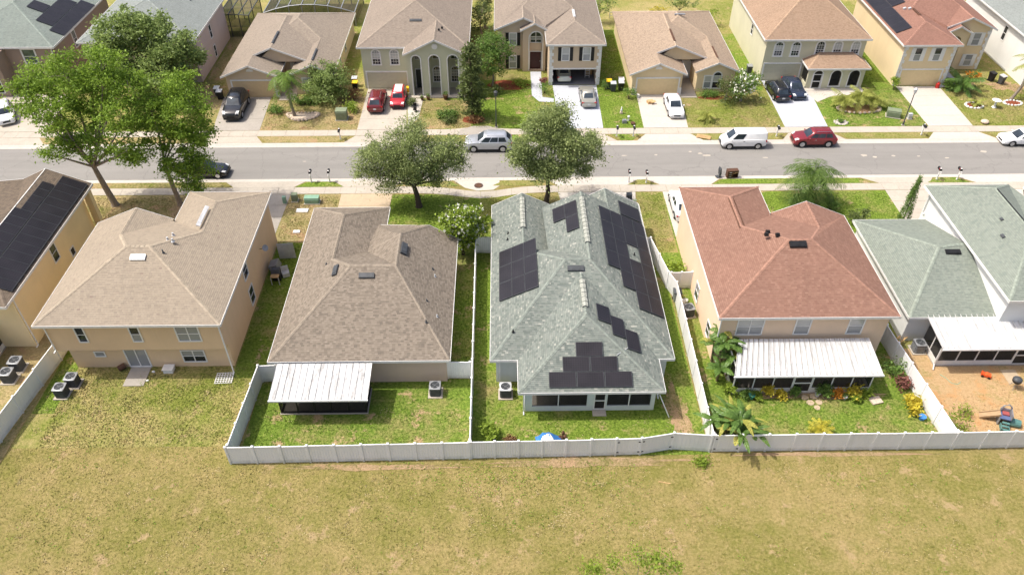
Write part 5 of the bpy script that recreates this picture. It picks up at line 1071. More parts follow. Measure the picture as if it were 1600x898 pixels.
car('dark red SUV backed towards the street on the sage house driveway', 'suv', 'suv', 4.5, 1.84, 1.7, C['maroon'], -14.3, 80.9, .03, SU, bumper=C['maroon'])
car('bright red hatchback with a white roof on the sage house driveway', 'car', 'mini', 3.95, 1.72, 1.45, C['brightred'], -11.95, 81.7, .03, SD, roofm='white_trim', bumper='dark_grey')
car('silver coupe parked tail out below the open garage', 'car', 'coupe', 4.6, 1.75, 1.36, C['champagne'], 9.75, 81.9, .03, SU, bumper=C['champagne'])
car('pale car standing inside the open garage', 'car', 'sedan', 4.3, 1.75, 1.45, C['pale'], 7.35, 88.0, .055, SU, bumper=C['pale'])
car('white sedan nose out on the sand house driveway', 'car', 'sedan', 4.6, 1.78, 1.45, C['white'], 19.3, 79.4, .03, SD, bumper=C['white'])
car('black hatchback on the left of the painted driveway', 'car', 'hatch', 4.4, 1.78, 1.52, C['black'], 31.95, 82.9, .03, SU+.06, bumper=C['black'])
car('dark blue sedan on the right of the painted driveway', 'car', 'sedan', 4.6, 1.78, 1.46, C['navy'], 34.05, 83.5, .03, SD+.04, bumper=C['navy'])
car('white car half hidden beside the rust-roofed house garage', 'car', 'sedan', 4.6, 1.78, 1.46, C['white'], 16.7, 60.1, .03, SU, bumper=C['white'])
car('white car at the left edge on the far driveway', 'car', 'hatch', 4.4, 1.78, 1.55, C['white'], -55.3, 78.6, .03, SD+.5, bumper=C['white'])
car('black car parked on the street behind the leaning tree', 'car', 'sedan', 4.6, 1.8, 1.48, C['black'], -29.9, 66.95, -.1, 0, bumper=C['black'])
car('white car at the right edge on the near driveway', 'car', 'sedan', 4.6, 1.8, 1.46, C['white'], 51.3, 60.5, .03, SU, bumper=C['white'])
# ---------------------------------------------------------------- leaves
def leaf_mesh(name, P, size, mat, parent, flat=0.35, aspect=.55, kind=None, label=None):
    """many small two-triangle leaves at points P (world), jittered orientation"""
    n = len(P); ctr = np.array(root_of(parent).location) if parent else np.zeros(3); P = P-ctr
    a = RNG.normal(size=(n, 3)); a /= np.linalg.norm(a, axis=1)[:, None]; b = RNG.normal(size=(n, 3)); a[:, 2] *= 1-flat; a /= np.linalg.norm(a, axis=1)[:, None]
    b -= a*(a*b).sum(1)[:, None]; b /= np.linalg.norm(b, axis=1)[:, None]; s = size*(.6+.8*RNG.random(n))[:, None]
    v = np.empty((n, 4, 3)); v[:, 0] = P-a*s*.5; v[:, 1] = P+b*s*aspect*.5; v[:, 2] = P+a*s*.5; v[:, 3] = P-b*s*aspect*.5
    nz = np.cross(a, b); v[:, 1] += nz*s*.08; v[:, 3] += nz*s*.08
    me = bpy.data.meshes.new(name); me.vertices.add(4*n); me.vertices.foreach_set('co', v.ravel()); me.loops.add(4*n); me.loops.foreach_set('vertex_index', np.arange(4*n, dtype=np.int32))
    me.polygons.add(n); me.polygons.foreach_set('loop_start', np.arange(0, 4*n, 4, dtype=np.int32)); me.polygons.foreach_set('loop_total', np.full(n, 4, dtype=np.int32)); me.update(calc_edges=True)
    me.materials.append(mat); o = bpy.data.objects.new(name, me); col.objects.link(o)
    if parent: o.parent = parent
    return tag(o, label, kind=kind)
def clump_points(lobes, per, cl_r=.38, nleaf=28, shell=.55, droop=0.0):
    """leaf points gathered in clumps spread through the outer part of each lobe; returns points and clump centres"""
    out = []; cc = []
    for x, y, z, r in lobes:
        k = max(4, int(per*r*r)); d = RNG.normal(size=(k, 3)); d /= np.linalg.norm(d, axis=1)[:, None]; rad = r*(shell+(1-shell)*RNG.random(k)**.6)*(.72+.5*RNG.random(k))
        c = np.array([x, y, z])+d*rad[:, None]*np.array([1, 1, .82]); cc.append(c)
        for q in c:
            m = int(nleaf*(.5+RNG.random())); p = q+RNG.normal(size=(m, 3))*cl_r*np.array([1, 1, .6])*(.6+.7*RNG.random())
            if droop: p[:, 2] -= droop*RNG.random(m)**2*np.linalg.norm(p[:, :2]-q[:2], axis=1)*2
            out.append(p)
    return np.vstack(out), np.vstack(cc)
def limb(mb, a, b, r0, r1, sag=.12, n=5, sides=6):
    a, b = Vector(a), Vector(b); L = (b-a).length; side = Vector((random.uniform(-1, 1), random.uniform(-1, 1), random.uniform(.1, .6)))*L*sag
    pts = [a.lerp(b, t)+side*(4*t*(1-t))*.6 for t in [i/n for i in range(n+1)]]; mb.tube(pts, [r0+(r1-r0)*i/n for i in range(n+1)], sides); return pts
def tree(name, label, cat, base, trunk_top, r0, lobes, leafmat, barkmat='bark', per=9, leaf=.2, cl=.38, nleaf=28, group=None, forks=None, droop=0.0, flowers=None, shell=.55, aspect=.55, zmin=None):
    o = thing(name, label, cat, base, group); tr = MB(); bx = Vector(base); tt = Vector(trunk_top); r1 = r0*.72
    mid = bx.lerp(tt, .5)+Vector((random.uniform(-.15, .15), random.uniform(-.1, .1), 0))
    tr.tube([bx-Vector((0, 0, .1)), bx+Vector((0, 0, .25)), mid, tt], [r0*1.5, r0*1.08, r0*.92, r1], 10)
    P, Cc = clump_points(lobes, per, cl, nleaf, shell, droop)
    if zmin is not None: P = P[P[:, 2] > zmin]
    ends = []
    for x, y, z, r in lobes:
        s = tt if (forks is None or z > tt.z) else tt; pts = limb(tr, s, (x, y, z-.15*r), r1*.55, r0*.14, .1); ends.append(pts[-1])
    for q in Cc[::3]:
        e = min(ends, key=lambda p: (p-Vector(q)).length); limb(tr, e, q, r0*.13, .012, .1, 2, 4)
    part('trunk', tr, barkmat, o, smooth=60); leaf_mesh('crown', P, leaf, F[leafmat], o, aspect=aspect)
    if flowers is not None:
        k = RNG.choice(len(P), flowers, False); leaf_mesh('blossom', P[k]+np.array([0, -.05, .12]), .24, F['flower'], o, flat=.0, aspect=.9)
    return o
LB = lambda y, pts, k=1.6: [(p[0], p[3] if len(p) > 3 else y+random.uniform(-.8, .8)*p[2]*1.3, p[1], p[2]*k) for p in pts]
A_l = LB(61.6, [(-39.2, 12.24, 1.2), (-36.78, 13.4, 1.3), (-33.77, 13.7, 1.2), (-31.77, 12.6, 1.1), (-40.61, 10.76, .9), (-38.28, 10.44, 1.2), (-36.31, 9.93, 1.3, 63), (-32.48, 10.34, 1.2, 60), (-32.13, 8.22, .9), (-39.07, 7.63, 1.0), (-39.88, 6.6, .5, 60), (-37.28, 6.6, .9, 63.4), (-32.71, 7.38, .7, 59.5), (-40.45, 12.6, .8), (-35.05, 11.51, 1.3, 63.5), (-33.3, 6.1, .8, 60.4), (-38.7, 6.0, .8, 62.4), (-35.4, 7.2, .8, 60.2), (-31.6, 6.6, .6, 61)])
tree('street_tree', 'tall bright green street tree with a forked trunk beside the yellow house', 'tree', (-37.0, 61.5, 0), (-37.6, 61.6, 4.2), .3, A_l, 'bright', per=6.6, leaf=.23, cl=.42, nleaf=105, shell=.4)
B_l = LB(61.5, [(-28.28, 11.6, 1.2), (-26.63, 10.7, .95), (-30.45, 10.08, 1.0), (-28.23, 9.14, 1.3), (-26.54, 8.18, .8), (-27.9, 6.24, 1.0), (-30.0, 6.92, .9), (-27.41, 4.86, .8, 60.6), (-28.9, 3.6, .6, 60.6), (-29.7, 5.0, .8, 60.6), (-28.2, 2.9, .55, 60.5), (-31.2, 8.6, .8, 62.5)])
tree('street_tree', 'leaning bright green street tree whose low branches hide the black car', 'tree', (-30.8, 61.45, 0), (-31.1, 61.6, 4.5), .22, B_l, 'bright', per=8, leaf=.22, cl=.4, nleaf=105, shell=.4)
tree('yard_tree', 'large dull green tree in front of the pinkish house', 'tree', (-40, 84.2, 0), (-40, 84.2, 2.0), .32, LB(84, [(-43.16, 7.2, 1.5), (-39.53, 7.6, 1.6), (-36.6, 6.6, 1.5), (-42.37, 4.51, 1.8), (-38.16, 4.3, 1.9), (-35.6, 4.46, 1.1), (-36.8, 2.4, 1.1), (-41.05, 2.2, 1.4), (-44.3, 5.6, 1.1), (-41.2, 8.4, 1.2), (-38.4, 8.0, 1.1)], 1.45), 'olive', per=9, leaf=.32, cl=.45, nleaf=60)
tree('oak_tree', 'wide grey-green oak on the lawn by the tan driveway', 'tree', (-8.05, 60.9, 0), (-8.35, 60.9, 2.4), .27, LB(61, [(-7.98, 8.0, 1.1), (-10.4, 6.7, 1.05), (-5.6, 6.6, 1.1), (-12.1, 5.4, .85), (-8.49, 5.42, 1.3), (-5.3, 4.72, .85), (-9.81, 4.1, .85), (-6.89, 3.8, .8), (-11.6, 4.0, .65), (-4.3, 6.3, .55), (-12.9, 4.7, .5), (-3.9, 5.0, .5), (-10.6, 3.0, .55), (-6.0, 3.0, .5), (-8.6, 3.4, .6)]), 'greyolive', 'darkbark', per=13, leaf=.175, cl=.4, nleaf=135, droop=.7, shell=.3, aspect=.42)
tree('oak_tree', 'upright dark green oak beside the solar roof', 'tree', (4.05, 61.2, 0), (4.15, 61.2, 2.6), .25, LB(61, [(4.72, 9.1, .85), (3.06, 7.8, .95), (6.3, 7.5, .95), (7.7, 6.5, .7), (4.81, 6.64, 1.2), (2.1, 5.5, .8), (6.4, 5.2, .95), (4.0, 4.4, .9), (1.85, 6.67, .65), (5.5, 4.2, .7), (8.3, 5.6, .5), (1.4, 5.0, .5), (7.4, 4.2, .5), (5.2, 10.0, .45), (2.6, 4.2, .5)]), 'greyolive', 'darkbark', per=14, leaf=.18, cl=.38, nleaf=130, droop=.35, shell=.3)
tree('columnar_tree', 'narrow dark column-shaped tree at the corner of the sage house', 'tree', (-3.4, 77.7, 0), (-3.4, 77.7, 4), .16, LB(77.7, [(-3.33, 8.2, .5), (-3.38, 7.0, .65), (-3.23, 5.5, .75), (-3.35, 4.0, .85), (-3.4, 2.5, .85), (-3.45, 1.3, .6)], 1.5), 'dark', 'darkbark', per=18, leaf=.28, cl=.28, nleaf=44)
tree('yard_tree', 'light green feathery tree left of the tan house entry', 'tree', (-1.2, 85.4, 0), (-1.2, 85.4, 2.2), .1, LB(85.2, [(-1.08, 5.0, 1.0), (-1.85, 3.8, 1.0), (0, 4.18, .85), (-.76, 2.5, .75), (-2.4, 4.8, .65)]), 'hedge', per=12, leaf=.24, cl=.35, nleaf=46)
tree('flowering_tree', 'light green tree full of white blossom between the two roofs', 'tree', (-3.6, 53.6, 0), (-3.6, 53.6, 1.4), .12, LB(53.4, [(-3.5, 3.9, .8), (-4.6, 3.9, .6), (-2.4, 3.6, .65), (-3.26, 4.7, .6), (-3.7, 2.5, .65), (-2.6, 2.5, .6), (-4.4, 2.3, .6), (-3.2, 1.6, .55)]), 'lime', 'darkbark', per=22, leaf=.26, cl=.28, nleaf=46, flowers=620)
tree('round_tree', 'round olive green tree left of the sage house driveway', 'tree', (-20.2, 83, 0), (-20.2, 83, 1.2), .14, LB(82.6, [(-20.6, 2.5, 1.1), (-19.4, 2.8, 1.0), (-18.6, 1.9, .8), (-20.2, 1.5, 1.0), (-21.5, 1.5, .8)]), 'olive', per=13, leaf=.24, cl=.32, nleaf=52)
tree('flowering_tree', 'round tree with white blossom before the sand house window', 'tree', (27.4, 81.4, 0), (27.4, 81.4, 1.0), .12, LB(81.2, [(26.9, 2.0, .75), (27.8, 2.5, .75), (27.2, 1.2, .7), (28.4, 1.6, .6)]), 'hedge', per=15, leaf=.24, cl=.26, nleaf=22, flowers=260)
tree('round_tree', 'dusky round bush beside the white-blossomed tree', 'tree', (25.7, 81.6, 0), (25.7, 81.6, .8), .1, LB(81.4, [(25.4, 2.0, .7), (26.1, 1.7, .7), (25.6, .9, .7)]), 'dark', per=14, leaf=.18, cl=.26, nleaf=26)
tree('small_tree', 'sparse green treetop standing in the dry field at the bottom edge', 'tree', (7.2, 21.9, 0), (7.2, 21.9, 1.5), .07, [(4.8, 22.1, 2.85, .7), (6.0, 22.2, 3.45, .55), (7.3, 22.3, 3.6, .6), (8.4, 22.2, 3.5, .65), (9.3, 22.0, 2.95, .65), (6.6, 21.5, 2.4, .65), (8.0, 21.5, 2.4, .65), (5.0, 21.3, 2.0, .5)], 'lime', per=30, leaf=.15, cl=.21, nleaf=30, shell=.25)
# trees behind the far houses, some dark-leaved
for i, (x, y, s, mt, lb) in enumerate([(13.2, 104, 1.5, 'olive', 'grey-green tree behind the tan house, left of the sand house back fence'), (24.3, 105, 1.6, 'olive', 'grey-green tree behind the right corner of the speckled roof'), (28.2, 103, .9, 'lime', 'small lime green shrub behind the speckled roof corner'), (21.2, 104.5, .8, 'yellow', 'slim yellow-green sapling behind the speckled roof')]):
    tree('field_tree', lb, 'tree', (x, y, 0), (x, y, .8*s), .09*s, [(x-.7*s, y, 1.5*s, .8*s), (x+.7*s, y, 1.6*s, .8*s), (x, y-.3, 2.1*s, .8*s)], mt, per=10, leaf=.22, cl=.3, nleaf=24)
for i, (x, y, lb) in enumerate([(-2.8, 98.5, 'dark dense tree between the sage and the tan house, front one'), (-2.3, 102.5, 'dark dense tree between the sage and the tan house, back one')]):
    tree('dark_tree', lb, 'tree', (x, y, 0), (x, y, 1.5), .15, [(x, y, 3.4, 1.3), (x-.3, y+.6, 2.2, 1.2), (x+.3, y-.6, 4.4, 1.0)], 'dark', per=10, leaf=.26, cl=.35, nleaf=26)
def shrub(label, x, y, rx, h, mat, name='shrub', leaf=.16, per=16, cat='shrub', group=None, ry=None, nleaf=24, stemz=.25):
    nleaf = int(nleaf*1.6); leaf *= 1.15; ry = ry or rx; o = thing(name, label, cat, (x, y, .004), group); n = max(3, int(rx*4)); lb = []
    for i in range(n):
        a = 2*math.pi*i/n+random.random(); rr = .5*math.sqrt(random.random()+.2); lb.append((x+rx*rr*math.cos(a), y+ry*rr*math.sin(a), h*(.45+.3*random.random()), min(rx, h)*.48))
    P, Cc = clump_points(lb, per/max(min(rx, h), .3), min(.26, .3*rx), nleaf, .4); P = P[(P[:, 2] > .03)]; st = MB()
    for q in Cc[::2]: limb(st, (x+random.uniform(-.1, .1), y+random.uniform(-.1, .1), 0), q, .022, .008, .1, 2, 4)
    part('stem', st, 'darkbark', o); leaf_mesh('foliage', P, leaf, F[mat], o); return o
shrub('bright lime shrub against the fence of the solar-roofed house yard', -1.15, 33.4, .75, 1.2, 'lime', leaf=.2); shrub('small brownish plant beside the lime shrub by the fence', .3, 33.1, .4, .5, 'brown', leaf=.14)
shrub('clipped square hedge left of the open garage', 4.9, 83.6, .85, 1.3, 'hedge', leaf=.12, per=22); shrub('clipped square hedge right of the open garage', 12.1, 84.4, .7, 1.2, 'hedge', leaf=.12, per=22)
shrub('round dark green bush at the left of the sand garage door', 14.6, 82.0, .85, 1.5, 'hedge', leaf=.13, per=22); shrub('clipped bush with a bright top left of the painted driveway', 29.9, 85.6, .95, 1.6, 'hedge', leaf=.13, per=22)
shrub('low row of green shrubs under the sand house window', 24.0, 82.5, 1.6, .6, 'hedge', ry=.4, leaf=.13); shrub('long green shrub row in front of the taupe-roofed house', -22.6, 81.3, 2.2, .8, 'hedge', ry=.5, leaf=.15)
shrub('bright green low shrub beside the palm on the left driveway edge', -25.7, 79.4, 1.0, .7, 'hedge', leaf=.16); shrub('bright lime shrub beside the green utility cabinet', -17.0, 79.4, .95, 1.3, 'lime', leaf=.18); shrub('brownish leggy shrub next to the dark red SUV', -17.2, 82.3, 1.0, 1.2, 'brown', leaf=.14)
shrub('dark bushy shrub left of the tan house window', -1.0, 83.4, 1.0, 1.2, 'dark', leaf=.17); shrub('light green low plant beside the tan house entry walk', 2.2, 85.6, 1.0, .7, 'lime', leaf=.18); shrub('small red-leaved plant right of the tan house entry', 4.9, 86.0, .45, .6, 'maroon', leaf=.16)
shrub('green bed of shrubs beyond the grey-green oak', -6.3, 77.9, 1.9, .8, 'hedge', ry=.7, leaf=.17); shrub('rusty dry shrub under the column-shaped tree', -2.9, 76.9, 1.0, .8, 'brown', leaf=.15); shrub('dark hollow shrub behind the grey-green oak', -6.0, 76.9, 1.2, .7, 'dark', ry=.5, leaf=.16)
shrub('round green shrub by the sage house door', -10.5, 80.8, .6, .9, 'dark', leaf=.14); shrub('dense bright green bushes inside the short side fence', 14.4, 50.4, .9, 1.5, 'lime', ry=1.7, leaf=.24); shrub('green bush against the white side fence with a maroon neighbour', 28.75, 38.9, .95, 1.3, 'hedge', leaf=.18)
shrub('maroon-tinted shrub on the white side fence of the rust-roofed house', 29.05, 37.7, .6, 1.0, 'maroon', leaf=.2); shrub('yellow-leaved shrub near the fence corner of the rust-roofed house', 28.9, 35.6, .75, .9, 'yellow', leaf=.24)
shrub('loose light green bush in the sandy yard by the fence corner', 31.0, 33.6, .85, 1.1, 'lime', leaf=.13); shrub('low grassy patch of weeds in the sandy yard', 32.3, 35.2, .8, .4, 'lime', leaf=.12, nleaf=14); shrub('green shrub left of the yellow house garage', 46.1, 83.9, .55, 1.7, 'lime', leaf=.16)
shrub('orange-leaved croton beside the yellow house', 56.6, 86.3, .7, .9, 'orange', leaf=.26); shrub('dark green shrub at the right of the yellow house garage', 52.6, 84.0, .8, .8, 'hedge', leaf=.22); shrub('green plant behind the low pot in the front lawn', 32.6, 57.6, 1.0, 1.5, 'dark', leaf=.17)
shrub('bright green weed tuft on the field edge by the fence', 13.1, 31.2, .6, .2, 'lime', leaf=.12, nleaf=30); shrub('small shrub between the tan and brown roofs', -19.0, 54.3, .5, .5, 'hedge', leaf=.16); shrub('dark shrub row at the front corner of the solar-roofed house', 10.9, 60.2, .9, .6, 'dark', leaf=.16, ry=.5)
beds = [(17.3, 37.0, .4, .5, 'hedge'), (18.1, 36.8, .35, .5, 'lime'), (18.9, 37.05, .5, 1.0, 'yellow'), (19.9, 36.9, .42, .5, 'yellow'), (20.9, 37.05, .42, .8, 'hedge'), (23.1, 37.0, .6, .85, 'hedge'), (23.9, 36.95, .48, .6, 'orange'), (25.0, 37.0, .7, 1.0, 'yellow'), (25.2, 36.5, .4, .45, 'lime'), (26.0, 36.9, .42, .55, 'lime'), (16.2, 37.4, .6, .95, 'lime')]
bl = ['green rosette at the left end of the porch flower bed', 'lime rosette left of the yellow croton in the porch bed', 'tall yellow croton left of the porch screen door', 'low yellow plant next to the porch screen door', 'green plant right beside the porch screen door', 'green bush right of the porch stepping stones', 'orange-tinted plant right of the porch stepping stones', 'bright yellow croton, largest of the porch bed', 'lime plant below the largest yellow croton', 'lime plant at the right end of the porch bed', 'leafy lime plant at the left corner of the white porch']
for (x, y, r_, h, mt), l_ in zip(beds, bl): shrub(l_, x, y, r_, h, mt, 'bedding_plant', leaf=.17, per=14, cat='plant', group='plants in the porch flower bed')
shrub('green bushes round the foot of the queen palm', 28.4, 60.4, 1.5, 1.5, 'hedge', leaf=.2, ry=.9); shrub('green shrub at the front corner of the rust-roofed house lawn', 30.9, 60.0, .9, 1.3, 'hedge', leaf=.18)
# cypress
o = thing('cypress', 'slim dark green cypress beside the white house driveway', 'cypress', (36.5, 57.2, 0)); P = []
for i in range(170):
    t = random.random()**.8; z = .2+5.0*t; r_ = .55*(1-t)**.8+.05; a = random.random()*6.283; c = np.array([36.5+r_*math.cos(a)*.8, 57.2+r_*math.sin(a)*.8, z]); P.append(c+RNG.normal(size=(26, 3))*np.array([.09, .09, .22]))
leaf_mesh('foliage', np.vstack(P), .14, F['hedge'], o, aspect=.35); part('trunk', MB().cyl(36.5, 57.2, 0, 4.6, .08, .02, 7), 'darkbark', o)
# ---------------------------------------------------------------- palms, bananas
def frond(L, droop, width, n=9, lift=.5, leaflets=14, lw=.05):
    """a palm frond along +x from the origin: curved rib with paired leaflets"""
    m = MB(); pts = []
    for i in range(n+1): t = i/n; pts.append(Vector((L*t*math.cos(lift*(1-t)), 0, L*(math.sin(lift)*t-droop*t*t))))
    m.tube(pts, [.03*(1-.8*i/n) for i in range(n+1)], 4)
    for k in range(leaflets):
        t = .12+.88*k/leaflets; i = min(int(t*n), n-1); p = pts[i].lerp(pts[i+1], t*n-i); d = (pts[i+1]-pts[i]).normalized(); l = width*math.sin(math.pi*(.12+.85*t))**.7
        for s in (1, -1):
            q = p+Vector((d.x*(.4+.3*random.random())*l, s*l*(.65+.3*random.random()), -l*(.35+.45*random.random()))); md = p.lerp(q, .5)+Vector((0, 0, .06*l)); w_ = d*lw
            m.add([p-w_*.5, p+w_*.5, md+w_, md-w_, q], [(0,1,2,3), (3,2,4)])
    return m
def palm(label, x, y, h, r, nfr, L, droop, width, mat='palm', lean=(0, 0), crown_h=.3, lift=(-.2, 1.1), cat='palm', name='palm_tree', leaflets=14, lw=.05, skirt=False, group=None):
    o = thing(name, label, cat, (x, y, .004), group); tp = Vector((lean[0], lean[1], h)); m = MB()
    pts = [Vector((0, 0, -.1)).lerp(tp, i/8)+Vector((lean[0]*.15*math.sin(math.pi*i/8), 0, 0)) for i in range(9)]; m.tube(pts, [r*(1.3 if i == 0 else 1-.04*i+(.04 if i % 2 else 0)) for i in range(9)], 9)
    lpart('trunk', m, 'palmbark', o, smooth=50); var = [frond(L*(.85+.3*random.random()), droop*(.8+.5*random.random()), width, lift=lift[0]+(lift[1]-lift[0])*k/3, leaflets=leaflets, lw=lw) for k in range(4)]; mes = []
    for k in range(nfr):
        v = k % 4
        if v >= len(mes): f = lpart('frond', var[v], mat, o, fix=False); mes.append(f.data)
        else: f = bpy.data.objects.new('frond', mes[v]); col.objects.link(f); f.parent = o
        f.location = tp+Vector((0, 0, crown_h*(v/4))); f.rotation_euler = (random.uniform(-.15, .15), random.uniform(-.12, .12), 2*math.pi*k/nfr*1.0+random.uniform(-.25, .25)+(v*.35))
    return o
palm('tall palm with drooping fronds in a curved stone bed', -23.3, 78.5, 4.6, .17, 12, 2.3, 1.05, .75, 'palm', (-.35, .2), lift=(-.05, 1.0), leaflets=34, lw=.04)
palm('large feathery queen palm behind the rust-roofed house', 29.2, 60.9, 3.2, .22, 34, 2.9, .9, .95, 'palm_dark', (-.4, 0), leaflets=40, lw=.026)
palm('palm with a pale trunk in a ringed bed at the right edge', 58.6, 81.2, 4.3, .17, 13, 2.4, .8, .7, 'palm_yellow', (1.3, .3), leaflets=32, lw=.035)
for i, (x, y, h, mt, lb) in enumerate([(40.4, 79.7, 1.3, 'palm_yellow', 'green clustered palm in the middle of the rock-edged bed'), (38.6, 79.6, .9, 'palm_yellow', 'small yellowish palm at the left of the rock-edged bed'), (42.1, 79.9, .8, 'palm_yellow', 'small arching palm at the right of the rock-edged bed')]): palm(lb, x, y, h, .09, 17, 1.7, .7, .55, mt, lift=(.1, 1.2), leaflets=26, lw=.03)
palm('little yellow-green palm on the lawn beside the white sedan', 22.6, 76.9, .5, .07, 11, 1.2, .75, .4, 'palm_yellow', lift=(.2, 1.2)); palm('bright yellow-leaved palm near the fence in the porch lawn', 21.7, 33.6, .2, .06, 16, .95, .45, .3, 'yellow_green', lift=(.4, 1.25), leaflets=16, lw=.03)
palm('dark spreading sago palm by the yellow house wall', 54.0, 83.9, .7, .16, 16, 2.2, .5, .6, 'banana', lift=(.1, 1.25), leaflets=24, lw=.06); palm('small spiky plant in the round rock bed by the yellow house driveway', 54.0, 80.0, .3, .05, 9, .9, .5, .3, 'palm_yellow')
def big_leaf(L, W_, droop, lift):
    """one banana leaf: a curved rib and a blade torn into strips that droop unevenly"""
    m = MB(); n = 9; P = lambda t: Vector((L*t*math.cos(lift*(1-.5*t)), 0, L*(math.sin(lift)*t-droop*t*t)))
    m.tube([P(i/n) for i in range(n+1)], [.03*(1-.8*i/n) for i in range(n+1)], 4); w_ = lambda t: W_*max(math.sin(math.pi*min(1, .06+.94*t)), 0.03)**.6
    for s in (-1, 1):
        for i in range(1, n):
            g0, g1 = random.random()*.25, random.random()*.2; t0, t1 = i/n+g0/n*.3, (i+1)/n-g1/n*.3; dr = .1+.35*random.random(); sh = L*.07
            a, b = P(t0), P(t1); o0 = a+Vector((sh, s*w_(t0), -dr*w_(t0)*.9)); o1 = b+Vector((sh, s*w_(t1), -dr*w_(t1)*.9)); m0 = a.lerp(o0, .5)+Vector((0, 0, .25*w_(t0))); m1 = b.lerp(o1, .5)+Vector((0, 0, .25*w_(t1)))
            m.add([a, b, m1, m0, o1, o0], [(0, 1, 2, 3), (3, 2, 4, 5)])
    return m
def banana(label, x, y, stems, group=None, Ls=(1.1, 1.9), yellowish=0):
    o = thing('banana_plant', label, 'banana plant', (x, y, .004), group); var = [big_leaf(random.uniform(*Ls), random.uniform(.17, .27), random.uniform(.35, .8), random.uniform(.5, 1.2)) for _ in range(5)]; mes = {}
    for sx, sy, h in stems:
        lpart('stem', MB().tube([(sx, sy, 0), (sx*1.15, sy*1.15, h*.6), (sx*1.25, sy*1.25, h)], [.11, .09, .06], 7), 'bananastem', o, smooth=50); nl = 10
        for k in range(nl):
            v = random.randrange(5); mt = 'banana_old' if random.random() < .12+yellowish else 'banana'
            if (v, mt) not in mes: f = lpart('leaf', var[v], mt, o, fix=False, smooth=80); mes[(v, mt)] = f.data
            else: f = bpy.data.objects.new('leaf', mes[(v, mt)]); col.objects.link(f); f.parent = o
            f.location = (sx*1.2, sy*1.2, h*(.8+.25*k/nl)); f.rotation_euler = (random.uniform(-.3, .3), random.uniform(-.35, .2), 2*math.pi*k/nl+random.uniform(-.4, .4))
    return o
banana('tall banana clump with broad leaves at the corner of the white porch', 15.9, 39.4, [(0, 0, 3.0), (.5, -.5, 2.2), (-.5, .4, 2.6), (.1, .9, 3.2), (-.3, -.9, 1.5), (.7, .3, 2.6)])
banana('banana clump leaning over the fence corner towards the field', 15.0, 33.2, [(0, 0, 1.8), (.6, -.1, 2.1), (-.6, .3, 1.6), (.3, .8, 1.5), (1.0, .5, 1.4), (.5, -.7, 1.5), (1.3, -.2, 1.2)], yellowish=.1)
# ---------------------------------------------------------------- street furniture and yard things
def mailbox():
    o = thing('mailbox', 'white post mailbox', 'mailbox', (0, 0, 0), 'mailboxes along the kerbs')
    lpart('post', MB().box(-.05, .05, -.05, .05, 0, 1.25).box(-.07, .07, -.07, .07, 1.25, 1.29).box(-.07, .07, -.07, .07, 0, .12), 'white_trim', o)
    lpart('arm', MB().box(-.045, .045, -.4, .28, .95, 1.04).obox((0, .2, .8), (.03, 0, 0), (0, .16, .14), (0, -.02, .025)), 'white_trim', o)
    b = lpart('box', MB().prism([(-.11, 1.045), (.11, 1.045), (.11, 1.18)]+[(.11*math.cos(a*.3927), 1.18+.11*math.sin(a*.3927)) for a in range(1, 8)]+[(-.11, 1.18)], 'y', -.42, .12), 'black', o)
    lpart('flag', MB().box(.112, .125, -.05, .0, 1.12, 1.34), 'red', b); lpart('door', MB().box(-.1, .1, -.43, -.421, 1.06, 1.26), 'dark_grey', b); return o
mb0 = mailbox()
for i, (x, y, rz, lb) in enumerate([(-19.0, 65.15, math.pi, 'left mailbox of the pair on the small grass island near the grey-green oak'), (-17.2, 65.2, math.pi, 'right mailbox of the pair on the small grass island near the grey-green oak'), (12.4, 64.75, math.pi, 'mailbox at the edge of the pale apron beyond the solar roof'), (14.1, 64.6, math.pi, 'mailbox on the small grass triangle beyond the solar roof'),
        (43.1, 64.85, math.pi, 'left mailbox of the pair beyond the pale grey roof'), (45.1, 64.8, math.pi, 'right mailbox of the pair beyond the pale grey roof'), (-17.4, 73.4, 0, 'mailbox on the far grass strip below the green utility cabinet'), (12.2, 73.6, 0, 'left mailbox of the pair on the far grass strip beside the painted driveway'), (14.0, 73.6, 0, 'right mailbox of the pair on the far grass strip beside the painted driveway'),
        (29.4, 73.4, 0, 'mailbox between the white van and the red SUV on the far side'), (45.1, 73.5, 0, 'leaning-looking mailbox beside the driveway of the yellow house')]):
    if i == 0: mb0.location = (x, y, .02); mb0.rotation_euler.z = rz; mb0['label'] = lb
    else: dup(mb0, (x, y, .02), rz, lb)
def lamp(label, x, y, h=5.0):
    o = thing('street_lamp', label, 'street lamp', (x, y, 0), 'street lamps on the far side')
    lpart('pole', MB().cyl(0, 0, 0, .5, .1, .09).cyl(0, 0, .5, h-.6, .06, .045), 'dark_grey', o)
    hd = lpart('lantern', MB().cyl(0, 0, h-.62, h-.5, .07, .16, 10).cyl(0, 0, h-.5, h-.1, .14, .2, 10), 'light_grey' if x > 10 else 'dark_grey', o); lpart('cap', MB().cyl(0, 0, h-.1, h+.06, .24, .06, 10), 'light_grey' if x > 10 else 'dark_grey', hd); lpart('base_plate', MB().box(-.16, .16, -.16, .16, 0, .06), 'concrete', o)
lamp('dark street lamp beyond the silver SUV', -.75, 75.75, 4.3); lamp('pale-topped street lamp beside the yellow house driveway', 43.95, 75.6, 4.4)
